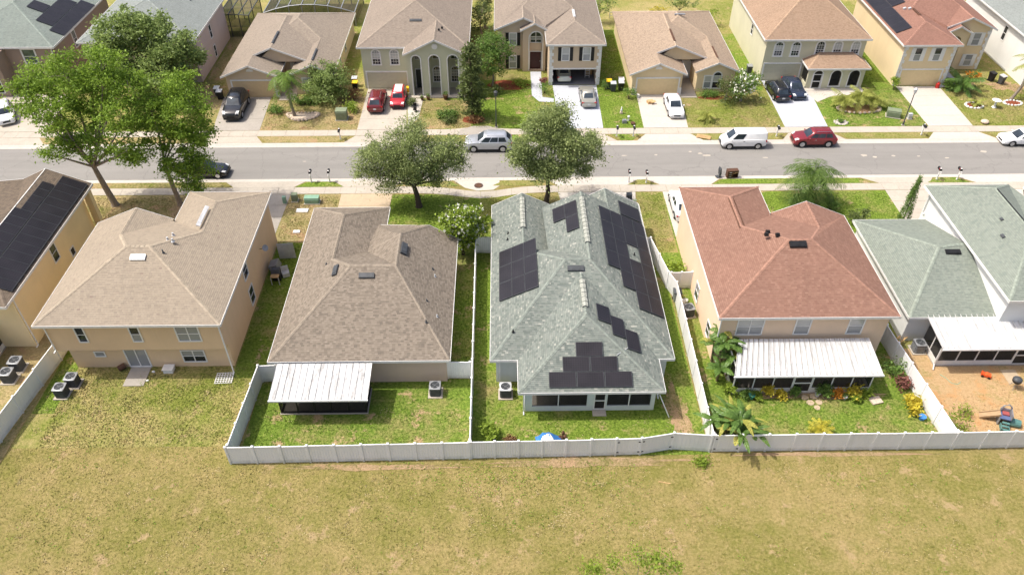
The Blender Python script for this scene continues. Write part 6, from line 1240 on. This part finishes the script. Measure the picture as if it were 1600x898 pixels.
def cabinet(label, x, y, sx, sy, h, mat, rz=0, cat='utility box'):
    o = thing('utility_box', label, cat, (x, y, .004), rz=rz); lpart('pad', MB().box(-sx/2-.08, sx/2+.08, -sy/2-.08, sy/2+.08, 0, .06), 'concrete', o)
    b = lpart('body', MB().prism([(-sy/2, .06), (sy/2, .06), (sy/2, h), (-sy/2+.06, h), (-sy/2, h-.1)], 'x', -sx/2, sx/2), mat, o); lpart('lid', MB().box(-sx/2-.02, sx/2+.02, -sy/2+.03, sy/2+.02, h+.001, h+.05), mat, b)
    lpart('door_panel', MB().box(-sx/2+.06, sx/2-.06, -sy/2-.012, -sy/2+.01, .12, h-.16), mat, b); lpart('lock', MB().box(-.03, .03, -sy/2-.03, -sy/2-.013, h*.5, h*.5+.09), 'grey', b)
cabinet('large olive green cabinet on the lawn left of the dark red SUV', -17.9, 77.9, 1.2, 1.0, 1.05, 'olive_green'); cabinet('wide pale cabinet on the lawn near the pale street lamp', 43.6, 77.6, 1.4, .9, .75, 'olive_green', -.35)
cabinet('small pale box beside the wide cabinet near the street lamp', 45.2, 77.0, .4, .35, .6, 'light_grey'); cabinet('mint green long utility cabinet before the brown-roofed house', -18.3, 61.7, 1.35, .65, .6, 'steel_green')
cabinet('dark square utility box left of the mint green cabinet', -20.0, 62.0, .5, .5, .75, 'olive_green'); cabinet('thin mint green post box at the driveway edge', -20.9, 61.6, .3, .3, .7, 'steel_green'); cabinet('pale utility box at the front corner of the solar-roofed house', 10.0, 59.8, .55, .5, .7, 'light_grey', .5)
cabinet('dark utility box on the lawn right of the solar roof', 12.0, 61.6, .5, .5, .75, 'dark_grey'); cabinet('olive utility post on the lawn right of the solar roof', 12.35, 60.4, .3, .3, .85, 'olive_green')
for lb, x, y, sx, sy in [('white flat concrete pad by the mint green cabinet', -19.0, 60.3, 1.1, .55), ('small white meter lid on the grass between the two left driveways', -18.9, 57.0, .6, .4)]: solo('meter_lid', MB().box(-sx/2, sx/2, -sy/2, sy/2, 0, .1).box(-sx*.35, sx*.35, -sy*.3, sy*.3, .1, .115), 'white_trim', lb, 'lid', loc=(x, y, .01))
def bin_(label, x, y, mat, lidmat, rz=0):
    o = thing('wheelie_bin', label, 'trash bin', (x, y, .01), 'wheeled trash bins', rz=rz); b = MB(); b.v = [(sx*a, sy*a, z) for z, a in ((.06, .24), (1.0, .31)) for sx, sy in ((-1,-1),(1,-1),(1,1),(-1,1))]; b.f = [(3,2,1,0),(4,5,6,7),(0,1,5,4),(1,2,6,5),(2,3,7,6),(3,0,4,7)]
    lpart('body', b, mat, o); lpart('lid', MB().obox((0, 0, 1.05), (.33, 0, 0), (0, .34, 0.03), (0, -.005, .04)), lidmat, o); lpart('handle', MB().box(-.28, .28, .32, .37, .95, .99), 'black', o)
    for s in (-1, 1): lpart('wheel', MB().tube([(s*.22, .25, .1), (s*.28, .25, .1)], .1, 10), 'rubber', o)
bin_('dark bin with a yellow lid beside the hedge of the open garage', 12.5, 84.6, 'dark_grey', 'yellow'); bin_('dark bin with a grey lid beside the hedge of the open garage', 12.95, 84.0, 'dark_grey', 'light_grey'); bin_('grey-lidded bin left of the round bush by the sand house', 13.9, 84.2, 'black', 'light_grey'); bin_('dark bin with a white lid further left of the sand house corner', 14.0, 85.0, 'dark_grey', 'white_trim')
bin_('black bin with a yellow lid by the sage house garage', -17.3, 84.6, 'black', 'yellow'); bin_('dark bin with a grey lid behind the yellow-lidded one', -17.5, 85.7, 'black', 'light_grey'); bin_('black bin at the left corner of the taupe-roofed house', -32.6, 82.6, 'black', 'light_grey'); bin_('white-topped bin at the left corner of the taupe-roofed house', -33.1, 83.4, 'dark_grey', 'white_trim'); bin_('grey bin at the corner of the sage house with arched windows', 30.0, 88.3, 'dark_grey', 'grey')
bin_('blue-grey bin beside the white house at the right edge', 59.4, 85.2, 'dark_grey', 'light_grey', .4); bin_('black bin beside the blue-grey bin at the right edge', 58.6, 86.0, 'black', 'black', .4)
# discarded furniture at the kerb
o = thing('broken_dresser', 'broken brown wooden dresser dumped at the near kerb', 'dresser', (22.8, 65.6, 0), rz=.08); o.scale = (.85, .85, .85)
lpart('carcass', MB().box(-.65, .65, .3, .33, 0, .95).box(-.65, -.62, -.3, .3, 0, .95).box(.62, .65, -.3, .3, 0, .95).box(-.65, .65, -.31, .32, .951, .99).box(-.65, .65, -.3, .3, 0.02, .06).box(.0, .03, -.3, .3, .061, .95), 'wood', o)
for i in range(3): lpart('drawer', MB().box(-.61, -.01, -.32, .2, .08+i*.29, .34+i*.29), 'wood', o); lpart('drawer_pull', MB().box(-.45, -.17, -.35, -.321, .19+i*.29, .23+i*.29), 'light_grey', o.children[-1])
lpart('loose_board', MB().obox((.33, -.1, .68), (.26, 0, .08), (0, .2, 0), (-.01, 0, .02)), 'tan_wood', o)
solo('office_chair_base', MB().box(-.25, .25, -.25, .25, 0, .08).box(-.05, .05, -.2, -.1, .08, .5).obox((.12, .1, .6), (.05, 0, .1), (0, .22, 0), (-.05, 0, .35)), 'dark_grey', 'dark broken chair left at the kerb beside the brown dresser', 'chair', loc=(21.5, 65.6, 0), rz=.3)
o = thing('wood_crate', 'low orange-brown wooden pallet piece on the far grass strip', 'pallet', (21.5, 73.2, .02), rz=-.35)
for i in range(4): lpart('slat', MB().box(-.75, .75, -.3+i*.17, -.18+i*.17, .1, .14), 'tan_wood', o)
lpart('runner', MB().box(-.7, -.6, -.3, .35, 0, .1).box(.6, .7, -.3, .35, 0, .1), 'tan_wood', o)
# tarp heap
o = thing('tarp_heap', 'blue and white tarpaulin heap behind the fence of the solar-roofed house', 'tarp', (2.95, 33.15, 0)); m = MB(); n, k = 12, 6
for j in range(k+1):
    t = j/k
    for i in range(n): a = 2*math.pi*i/n; r_ = (1-t**1.6)*(.75+.15*math.sin(3*a+j)+.1*random.random()); m.v.append((r_*math.cos(a)*1.1, r_*math.sin(a)*.75, .75*t*(1-.1*math.sin(2*a))))
m.f = [(j*n+i, j*n+(i+1) % n, (j+1)*n+(i+1) % n, (j+1)*n+i) for j in range(k) for i in range(n)]; lpart('sheet', m, 'blue', o, smooth=30)
m2 = MB(); m2.v = [(x*1.03+.05, y*1.02-.02, z*1.04+.01) for x, y, z in m.v]; m2.f = [f for q, f in enumerate(m.f) if (q % n) in (5, 6, 7, 8, 9)]; lpart('white_patch', m2, 'white_trim', o, fix=False)
solo('pot_pile', MB().blob((0, 0, .18), (.2, .2, .18), jit=.2).blob((.3, .1, .14), (.15, .15, .14), jit=.2).blob((.2, .35, .2), (.12, .12, .2), jit=.2), 'wood', 'small pile of brown pots beside the blue tarpaulin', 'pots', loc=(3.75, 33.3, 0))
# patio odds and ends behind the tan house
solo('white_planter', MB().box(-.35, .35, -.28, .28, 0, .35).box(-.4, .4, -.32, .32, .35, .4), 'white_trim', 'white boxy planter against the tan house back wall', 'planter', loc=(-25.05, 40.0, 0))
o = thing('wall_trellis', 'white lattice panel lying on the lawn at the corner of the tan house', 'lattice', (-20.75, 39.2, .03), rz=.05)
for i in range(6): lpart('slat', MB().box(-.65, .65, -.5+i*.2-.025, -.5+i*.2+.025, .0, .03), 'white_trim', o)
for i in range(7): lpart('upright', MB().box(-.62+i*.2, -.58+i*.2, -.52, .52, .031, .055), 'white_trim', o)
solo('rolled_mat', MB().tube([(-.2, 0, .25), (.2, .35, .3)], .22, 10), 'wood', 'dark rolled mat leaning beside the patio slab of the tan house', 'mat', loc=(-28.6, 40.0, 0))
for i, (x, y) in enumerate([(-26.2, 39.9), (-26.35, 39.0)]): solo('white_stone', MB().blob((0, 0, .05), (.14, .1, .07), jit=.2), 'white_trim', ['white stone by the upper corner of the patio slab', 'white stone by the lower corner of the patio slab'][i], 'stone', loc=(x, y, 0))
# grill and carts at the side of the tan house
o = thing('gas_grill', 'black gas grill with a shelf by the side wall of the tan house', 'grill', (-19.2, 50.4, 0)); lpart('cabinet', MB().box(-.35, .35, -.3, .3, .1, .85), 'black', o); lpart('hood', MB().prism([(-.3, .86), (.3, .86), (.25, 1.15), (-.15, 1.2)], 'x', -.35, .35), 'dark_grey', o); lpart('side_shelf', MB().box(-.34, .34, -.75, -.31, .8, .85), 'tan_wood', o)
for s in (-1, 1): lpart('leg', MB().box(s*.32-.03, s*.32+.03, -.74, -.68, 0, .8), 'light_grey', o)
o = thing('garden_cart', 'grey upturned garden cart behind the grill', 'cart', (-19.6, 51.6, 0)); lpart('tray', MB().obox((0, 0, .55), (.35, 0, .1), (0, .5, 0), (-.08, 0, .3)), 'grey', o); lpart('wheel', MB().tube([(-.4, .3, .25), (-.32, .3, .25)], .25, 12), 'rubber', o); lpart('handle', MB().tube([(0, -.5, .6), (-.2, -1.1, .15)], .03, 6).tube([(.3, -.5, .6), (.1, -1.1, .15)], .03, 6), 'light_grey', o)
solo('white_board', MB().obox((0, 0, .85), (.7, .05, 0), (0, .02, 0), (0, -.05, .85)), 'light_grey', 'pale upright board between the tan house and the front lawn', 'board', loc=(-18.9, 53.2, 0)); 
o = thing('satellite_dish', 'small dark satellite dish on the side wall of the tan house', 'dish', (-20.2, 51.0, 2.8)); lpart('arm', MB().tube([(-.1, 0, 0), (.35, 0, .1)], .025, 6), 'dark_grey', o); lpart('bowl', MB().tube([(.35, 0, .12), (.42, -.05, .17)], [.05, .28], 12, True), 'grey', o)
solo('chair_stack', MB().box(-.3, .3, -.25, .25, 0, .4).box(-.3, .3, .2, .25, .4, .9).box(-.3, -.25, -.25, .2, .55, .6).box(.25, .3, -.25, .2, .55, .6), 'light_grey', 'pale plastic chair beside the grill at the tan house', 'chair', loc=(-18.6, 50.9, 0), rz=.4)
# side strip of the rust-roofed house
solo('white_bag', MB().blob((0, 0, .25), (.3, .25, .28), jit=.25).blob((.35, .2, .2), (.22, .2, .2), jit=.25), 'white_trim', 'white plastic bags on the strip beside the rust-roofed house', 'bags', loc=(14.5, 46.9, 0)); bin_('grey bin lying near the bags beside the rust-roofed house', 14.1, 47.3, 'grey', 'dark_grey')
# sandy yard
o = thing('kettle_grill', 'black kettle grill in the sandy yard', 'grill', (37.1, 37.55, 0)); lpart('bowl', MB().blob((0, 0, .75), (.32, .32, .25), 14, 8), 'black', o, smooth=60); lpart('lid', MB().blob((0, 0, .86), (.33, .33, .2), 14, 8), 'dark_grey', o, smooth=60)
for k in range(3): a = k*2.094; lpart('leg', MB().tube([(.12*math.cos(a), .12*math.sin(a), .55), (.3*math.cos(a), .3*math.sin(a), 0)], .018, 5), 'grey', o)
o = thing('toy_car', 'orange toddler ride-on toy in the sandy yard', 'toy', (35.6, 38.65, 0), rz=-.5); lpart('body', MB().prism([(-.35, .12), (.35, .12), (.3, .3), (.05, .35), (-.1, .25), (-.35, .38)], 'y', -.16, .16), 'orange', o)
for dx in (-.22, .22):
    for s in (-1, 1): lpart('wheel', MB().tube([(dx, s*.17, .1), (dx, s*.21, .1)], .1, 10), 'black', o)
o = thing('playhouse', 'plastic climbing playset with a tan slide, blue deck and teal steps', 'playset', (34.6, 34.5, 0), rz=-.35); lpart('slide', MB().obox((-.9, 0, .5), (.7, 0, .42), (0, .28, 0), (-.02, 0, .035)).obox((-.9, -.28, .56), (.7, 0, .42), (0, .03, 0), (-.05, 0, .08)).obox((-.9, .28, .56), (.7, 0, .42), (0, .03, 0), (-.05, 0, .08)), 'faded_tan', o)
lpart('deck', MB().box(-.25, .6, -.5, .4, .75, .85), 'faded_blue', o); lpart('tower_wall', MB().box(-.25, -.18, -.5, .4, 0, .75).box(.53, .6, -.5, .4, .85, 1.35).box(-.25, .6, .35, .42, .0, 1.25), 'grey', o); lpart('arch', MB().tube([(-.2, .38, .85+0), (-.1, .38, 1.5), (.2, .38, 1.75), (.5, .38, 1.5), (.6, .38, .85)], .07, 7), 'grey', o)
lpart('seat', MB().box(-.05, .45, -.1, .3, .86, 1.0), 'faded_red', o)
for i in range(3): lpart('step', MB().box(.0, .55, -.75-.2*i, -.55-.2*i, .5-.2*i, .58-.2*i), 'faded_teal', o)
lpart('step_side', MB().box(-.06, -.001, -1.2, -.5, 0, .35).box(.551, .61, -1.2, -.5, 0, .35), 'faded_teal', o); lpart('tunnel', MB().tube([(.65, -.1, .3), (1.5, -.1, .28)], [.4, .34], 12), 'faded_teal', o); o.scale = (.82, .82, .82)
o = thing('picket_sign', 'yellow wooden frame leaning by the corner of the white house', 'wooden frame', (30.6, 42.3, 0), rz=.6)
for s in (-1, 1): lpart('rail', MB().obox((0, s*.2, .35), (.55, 0, .05), (0, .04, 0), (0, 0, .03)), 'tan_wood', o)
for i in range(3): lpart('crosspiece', MB().box(-.4+i*.35, -.34+i*.35, -.2, .2, .33, .38), 'tan_wood', o)
solo('garden_hose', MB().tube([(0, 0, .02), (.3, -.4, .02), (.5, -.9, .02), (.9, -1.0, .02), (1.2, -.8, .02)], .025, 5), 'steel_green', 'thin green hose lying on the sand by the porch corner', 'hose', loc=(32.3, 38.9, 0))
solo('blue_pot', MB().cyl(0, 0, 0, .3, .16, .24).cyl(0, 0, .3, .34, .26, .26), 'blue', 'blue pot on the ground below the yellow-leaved shrub', 'pot', loc=(29.2, 34.7, 0))
for i, (x, y, z, r_, mt, lb) in enumerate([(17.7, 36.75, 0, .22, 'teal', 'teal pot in the porch flower bed'), (22.5, 36.9, 0, .2, 'light_grey', 'grey pot right of the porch door'), (24.4, 36.6, 0, .16, 'light_grey', 'small pale stone pot in the porch flower bed'), (-8.6, 82.1, 0, .22, 'wood', 'dark round pot before the middle arch of the sage house'), (-6.6, 82.2, 0, .3, 'maroon', 'large maroon pot before the right arch of the sage house'), (-9.3, 82.0, 0, .2, 'wood', 'dark pot right of the sage house door'), (33.4, 56.2, 0, .45, 'terracotta', 'white-rimmed terracotta planter on the front lawn')]):
    o = thing('flower_pot', lb, 'pot', (x, y, .06)); lpart('pot', MB().cyl(0, 0, 0, r_*1.5, r_*.7, r_).cyl(0, 0, r_*1.5, r_*1.65, r_*1.1, r_*1.1), mt if mt in M else 'wood', o, smooth=40); P, _ = clump_points([(x, y, r_*2.6, r_*1.1)], 30/max(r_, .2), .1, 14, .3); leaf_mesh('plant', P, .12, F['hedge'], o, kind='stuff')
solo('stone_slab', MB().obox((0, 0, .06), (.4, .1, 0), (-.08, .3, 0), (0, 0, .06)), 'rock', 'pale flat rock at the right end of the porch flower bed', 'rock', loc=(26.6, 36.4, 0))
o = thing('stepping_path', 'tan stepping stones leading from the porch screen door', 'path', (22, 36.6, 0))
for i, (x, y, r_) in enumerate([(-.4, .2, .28), (.25, .25, .3), (-.15, -.3, .3), (.5, -.25, .26), (.2, -.75, .24)]): lpart('stone', MB().prism([(x+r_*math.cos(a*.9)*(.8+.3*random.random()), y+r_*math.sin(a*.9)*(.8+.3*random.random())) for a in range(7)], 'z', 0, .035), 'tan_concrete', o)
# beds with rock or block edging
def ring_bed(label, x, y, rx, ry, n, r, mat, fill, name='planting_bed', cat='planting bed', shape=None):
    o = thing(name, label, cat, (x, y, .004)); q = shape or (lambda a: (rx*math.cos(a), ry*math.sin(a)))
    lpart('soil', MB().prism([q(2*math.pi*i/24) for i in range(24)], 'z', 0, .05), fill, o)
    for i in range(n): a = 2*math.pi*i/n; px, py = q(a); lpart('edging_stone', MB().blob((px, py, .07), (r*random.uniform(.8, 1.2), r*random.uniform(.7, 1.1), r*.75), 7, 4, .12), mat, o)
ring_bed('curved pale block bed round the tall drooping palm', -22.4, 78.5, 1.6, .75, 26, .2, 'rock', 'rock', shape=lambda a: (1.75*math.cos(a), .8*math.sin(a)+.25*math.cos(2*a)))
ring_bed('rock-edged palm bed on the lawn right of the painted driveway', 40.4, 79.3, 2.4, 1.0, 26, .2, 'rock', 'dirt'); ring_bed('round white-edged rock bed right of the yellow house driveway', 53.8, 79.9, .95, .7, 14, .16, 'white_trim', 'mulch'); ring_bed('white-edged ring round the pale-trunked palm', 58.5, 80.4, 1.0, .6, 16, .15, 'white_trim', 'mulch')
ring_bed('small pale stepping pad with a plant by the painted driveway', 37.3, 76.2, .7, .5, 10, .14, 'pale_concrete', 'pale_concrete'); shrub('tiny shrub in the pale pad by the painted driveway', 37.3, 76.3, .3, .4, 'hedge', leaf=.1)
for lb, x, y, rx, ry in [('red mulch bed below the tan house left windows', .6, 85.6, 2.6, 1.4), ('red mulch strip under the sand house shrubs', 24.6, 82.2, 2.2, .5), ('mulch bed round the column-shaped tree', -3.3, 77.4, 1.3, .9)]: struct('mulch_bed', MB().add([(x+rx*math.cos(i*.35)*(.85+.2*random.random()), y+ry*math.sin(i*.35)*(.85+.2*random.random()), .0185) for i in range(18)], [tuple(range(18))]), 'mulch')
for lb, x, y, rx, ry in [('', 12.2, 35.6, 1.0, 2.6), ('', 5.5, 31.35, 8.5, .4), ('', -9, 31.15, 7, .25), ('', 22.5, 37.0, 4.8, .5), ('', 22, 31.8, 7, .22), ('', 54.5, 85.5, 3, 1.6), ('', 60, 84.5, 2.4, 1.5), ('', -30, 60.5, 2.2, 1.4), ('', -35, 83, 1.4, 4)]:
    ph = [random.random()*6.28 for _ in range(6)]; rr = lambda a: .75+.16*math.sin(2*a+ph[0])+.12*math.sin(5*a+ph[1])+.1*math.sin(9*a+ph[2])+.08*math.sin(17*a+ph[3])+.06*math.sin(29*a+ph[4])+.12*random.random()
    struct('bare_soil', MB().add([(x+rx*math.cos(i*.0698)*(q := rr(i*.0698)), y+ry*math.sin(i*.0698)*q, .0165) for i in range(90)], [tuple(range(90))]), 'soil')
o = thing('bird_bath', 'white bird bath on the lawn of the yellow house', 'bird bath', (55.9, 79.5, 0)); lpart('column', MB().cyl(0, 0, 0, .1, .28, .22).cyl(0, 0, .1, .75, .12, .1), 'white_trim', o); lpart('basin', MB().cyl(0, 0, .75, .9, .2, .5, 16), 'white_trim', o)
solo('garden_ornament', MB().blob((0, 0, .22), (.45, .4, .22), 10, 6), 'rock', 'round pale stone ornament on the lawn by the yellow house driveway', 'ornament', loc=(53.1, 75.9, 0)); solo('gas_tank', MB().cyl(0, 0, 0, .5, .22, .22).blob((0, 0, .5), (.22, .22, .14)).cyl(0, 0, .6, .75, .07), 'red', 'red gas bottle standing before the yellow house garage', 'gas bottle', loc=(51.4, 84.3, .03))
o = thing('lawn_statue', 'small pale statue on the lawn left of the sand house driveway', 'statue', (13.3, 78.6, 0)); lpart('base', MB().box(-.15, .15, -.15, .15, 0, .2), 'rock', o); lpart('figure', MB().blob((0, 0, .42), (.13, .11, .24)).blob((0, 0, .74), (.08, .08, .1)), 'white_trim', o, smooth=60)
solo('glass_globe', MB().cyl(0, 0, 0, .35, .1, .06).blob((0, 0, .48), (.16, .16, .16)), 'white_trim', 'white globe ornament above the small stones left of the sand house driveway', 'ornament', loc=(13.9, 77.0, 0)); solo('stone_block', MB().box(-.25, .25, -.2, .2, 0, .35).box(-.18, .18, -.15, .15, .35, .42), 'grey', 'grey square stone block left of the sand house driveway', 'stone', loc=(13.4, 76.5, 0)); solo('flower_tub', MB().cyl(0, 0, 0, .2, .2, .28), 'wood', 'brown low tub left of the sand house driveway', 'tub', loc=(14.3, 76.2, 0))
solo('cardboard_box', MB().box(-.35, .35, -.25, .25, 0, .3).obox((.2, -.35, .32), (.3, 0, 0), (0, .12, .06), (0, -.005, .01)), 'tan_wood', 'brown cardboard box on the sand house driveway', 'box', loc=(16.9, 81.0, .03), rz=.3); solo('white_bucket', MB().cyl(0, 0, 0, .35, .15, .19), 'white_trim', 'white bucket at the corner of the sand house garage', 'bucket', loc=(15.7, 82.4, .03)); solo('yellow_bin', MB().box(-.35, .35, -.3, .3, 0, .5).box(-.4, .4, -.34, .34, .5, .56), 'yellow', 'yellow storage tub by the sage house garage', 'tub', loc=(-10.9, 84.2, .03)); solo('small_cart', MB().box(-.18, .18, -.2, .2, .2, .6).cyl(.15, -.2, 0, .2, .08).box(-.2, .2, .18, .22, .6, .95), 'black', 'small dark cart at the corner of the sage house walk', 'cart', loc=(-9.9, 79.4, .03))
o = thing('step_ladder', 'white step ladder standing in the open garage', 'ladder', (10.2, 87.4, .05)); lpart('rail', MB().box(-.28, -.23, -.03, .03, 0, 1.4).box(.23, .28, -.03, .03, 0, 1.4), 'white_trim', o)
for i in range(4): lpart('rung', MB().box(-.23, .23, -.06, .06, .25+.3*i, .29+.3*i), 'white_trim', o)
solo('storage_box', MB().box(-.4, .4, -.4, .4, 0, 1.0).box(-.43, .43, -.43, .43, 1.0, 1.05), 'tan_wood', 'brown storage box at the right side of the open garage', 'box', loc=(10.5, 88.6, .05))
solo('wood_stick', MB().tube([(-.35, .08, .02), (.4, -.1, .03)], .03, 5), 'tan_wood', 'short pale stick lying in the dry field', 'stick', loc=(10.3, 29.7, 0))
# low wire fence behind the speckled-roof house
o = thing('wire_fence', 'low pale rail fence behind the speckled-roof house', 'fence', (17, 105.4, 0))
for i in range(6): lpart('post', MB().box(-2.2+i*1.5, -2.14+i*1.5, -.03, .03, 0, .9), 'light_grey', o)
lpart('rail', MB().box(-2.2, 5.4, -.02, .02, .82, .87), 'light_grey', o); lpart('rail', MB().box(-2.2, 5.4, -.019, .019, .4, .44), 'light_grey', o)
# ---------------------------------------------------------------- grass blades (nobody could count them)
EXC = [(-33.2, -20.2, 40.4, 56.3), (-28.0, -26.5, 38.5, 40.5), (-16.5, -4.2, 38.6, 56.6), (-15.9, -9.7, 35.7, 38.6), (-.7, 11.7, 38.5, 57), (1.3, 10.6, 35.7, 38.6), (15.4, 27.8, 40, 56), (16.3, 26.4, 37, 40), (30.7, 50, 42.3, 56), (32.2, 50, 39.4, 42.3), (-46, -36, 39.5, 57), (-10.8+.0, -15.8, 56, 63), (5.2, 13, 57, 63.2), (15.3, 21.6, 55.5, 63.2), (37.1, 43.1, 55.4, 63.2), (-26.6, -20.6, 55.6, 63.2), (-15.9, -10.7, 56, 63.2), (-60, 70, 62.7, 75.4), (-32.5, -26.4, 75, 90), (-15.95, -10.5, 75, 85), (5.9, 11.2, 75, 90), (15.3, 20.8, 75, 90), (30.8, 36.4, 75, 90), (46.6, 52, 75, 90), (-59, -49, 75, 85), (-16.3, -4, 82.5, 100), (-.6, 11.6, 86, 102), (14.9, 27, 83, 101), (30.8, 42.5, 84, 102), (46.2, 59, 85, 101), (-31.8, -19.6, 83, 101), (-64, -51, 83, 102), (-49, -35.8, 86, 100), (61.5, 75, 84, 103)]
def blades(key, boxes, dens, h):
    Vs = []; n0 = 0
    for x0, x1, y0, y1 in boxes:
        n = int((x1-x0)*(y1-y0)*dens); x = x0+(x1-x0)*RNG.random(n); y = y0+(y1-y0)*RNG.random(n); ok = np.ones(n, bool)
        for a, b, c, d in EXC: ok &= ~((x > a) & (x < b) & (y > c) & (y < d))
        x, y = x[ok], y[ok]; n = len(x); patch = np.sin(x*1.3+np.sin(y*.9)*2)*np.cos(y*1.1+np.sin(x*.7)*2); hh = h*(.5+RNG.random(n))*(1+.45*patch)
        th = RNG.random(n)*6.283; ln = RNG.random(n)*6.283; w = .035+.03*RNG.random(n); v = np.zeros((n, 3, 3))
        v[:, 0, 0] = x-np.cos(th)*w; v[:, 0, 1] = y-np.sin(th)*w; v[:, 1, 0] = x+np.cos(th)*w; v[:, 1, 1] = y+np.sin(th)*w
        v[:, 2, 0] = x+np.cos(ln)*hh*.7; v[:, 2, 1] = y+np.sin(ln)*hh*.7; v[:, 2, 2] = hh; Vs.append(v)
    v = np.concatenate(Vs); n = len(v); me = bpy.data.meshes.new('grass'); me.vertices.add(3*n); me.vertices.foreach_set('co', v.ravel()); me.loops.add(3*n); me.loops.foreach_set('vertex_index', np.arange(3*n, dtype=np.int32))
    me.polygons.add(n); me.polygons.foreach_set('loop_start', np.arange(0, 3*n, 3, dtype=np.int32)); me.polygons.foreach_set('loop_total', np.full(n, 3, dtype=np.int32)); me.update(calc_edges=True); me.materials.append(M[key+'_t'])
    o = bpy.data.objects.new('grass', me); col.objects.link(o); tag(o, {'field': 'dry olive grass of the open field', 'back1': 'patchy yellow-green lawn behind the tan house', 'back2': 'mown green lawn inside the fences', 'lush': 'bright green lawn round the solar-roofed house', 'front': 'mown front lawns on the far side', 'worn': 'worn brownish lawn by the left driveways', 'sand': 'thin grass in the sandy yard'}[key], 'grass', kind='stuff')
blades('field', [(-36, 38, 14, 31.4), (-33.5, -18.4, 31.4, 33)], 70, .032)
blades('back1', [(-31.9, -18.0, 33, 40.4)], 160, .05); blades('back2', [(-17.8, -2.5, 31.9, 38.8), (13.95, 29.8, 32.3, 37), (-17.8, -2.5, 38.8, 50), (35.6, 46.7, 75.5, 86)], 130, .045)
blades('lush', [(-2.2, 13.7, 32, 40), (-2.3, 13, 40, 57), (-10.7, -2.4, 54, 62.8), (-20.2, -16.5, 40, 55.4), (-33.4, -32.0, 36, 46), (20.6, 37, 56, 62.8), (-6.4, 6, 75.5, 86), (11, 15.6, 75.5, 100), (42.8, 46.4, 84, 99)], 110, .045)  # includes blades on the two strips greened to stand for shade
blades('front', [(-2.2, 5, 57.6, 62.6), (13, 15.3, 53.7, 62.7), (20.5, 31, 75.5, 83.5), (51.8, 64, 75.5, 85)], 110, .05); blades('worn', [(-20.5, -15.9, 56, 62.8), (-45, -27, 57, 62.8), (-26.3, -16, 75.5, 82.5), (-10.3, -3.6, 75.6, 82)], 110, .05); blades('sand', [(30.2, 44, 32.3, 37), (35, 38.6, 36.8, 38.6)], 34, .05)
# weeds and straw tufts scattered in uneven drifts over the dry field and lawns
def weeds(name, label, mat, n, boxes, size, h):
    out = []
    for x0, x1, y0, y1, k in boxes:
        c = np.stack([x0+(x1-x0)*RNG.random(k), y0+(y1-y0)*RNG.random(k)], 1)
        for q in c:
            m = int(n*(.3+1.4*RNG.random())); s = .12+.5*RNG.random()**2; p = np.zeros((m, 3)); p[:, :2] = q+RNG.normal(size=(m, 2))*s; p[:, 2] = .02+h*RNG.random(m); out.append(p)
    leaf_mesh(name, np.vstack(out), size, F[mat], None, flat=.7, kind='stuff', label=label)
weeds('weeds', 'low green weeds in drifts across the dry field', 'bright', 10, [(-30, 32, 23.5, 31, 120), (-3, 9, 26.5, 31.2, 110), (-33, -18.6, 31.5, 39, 90), (-8, 3, 29.5, 31.3, 50), (20, 30, 29, 31.5, 20)], .1, .08)
weeds('straw', 'pale straw tufts across the dry field', 'straw', 18, [(-32, 34, 22.5, 31.2, 200), (-3, 9, 26, 31, 60), (-33, -18.6, 31.5, 39, 60), (-17, -3, 32.5, 37, 14), (2, 13, 32.5, 35, 12)], .085, .05)
# grass strips between kerb and sidewalk
def strip(pts, key): struct('grass_strip', MB().add([(x, y, .02) for x, y in pts], [tuple(range(len(pts)))]), key)
for x0, x1, k in [(-49, -34, 'worn'), (-25.4, -17.2, 'worn'), (-9.0, -5.2, 'front'), (-.2, 5.0, 'lush'), (12.4, 14.1, 'lush'), (21.6, 29.7, 'front'), (36.9, 45.4, 'front'), (53.1, 64, 'front')]: strip([(x0-.75, 74.08), (x0+.25, 72.78), (x1-.25, 72.78), (x1+.7, 74.08)], k)
for x0, x1, k in [(-52, -28.0, 'worn'), (-19.6, -16.6, 'lush'), (-9.4, -5.2, 'back2'), (-.2, 4.3, 'front'), (13.1, 14.2, 'front'), (21.6, 35.5, 'lush'), (42.9, 45.3, 'back2'), (54.2, 64, 'front')]: strip([(x0-.9, 64.32), (x0+.2, 65.22), (x1-.2, 65.22), (x1+.9, 64.32)], k)
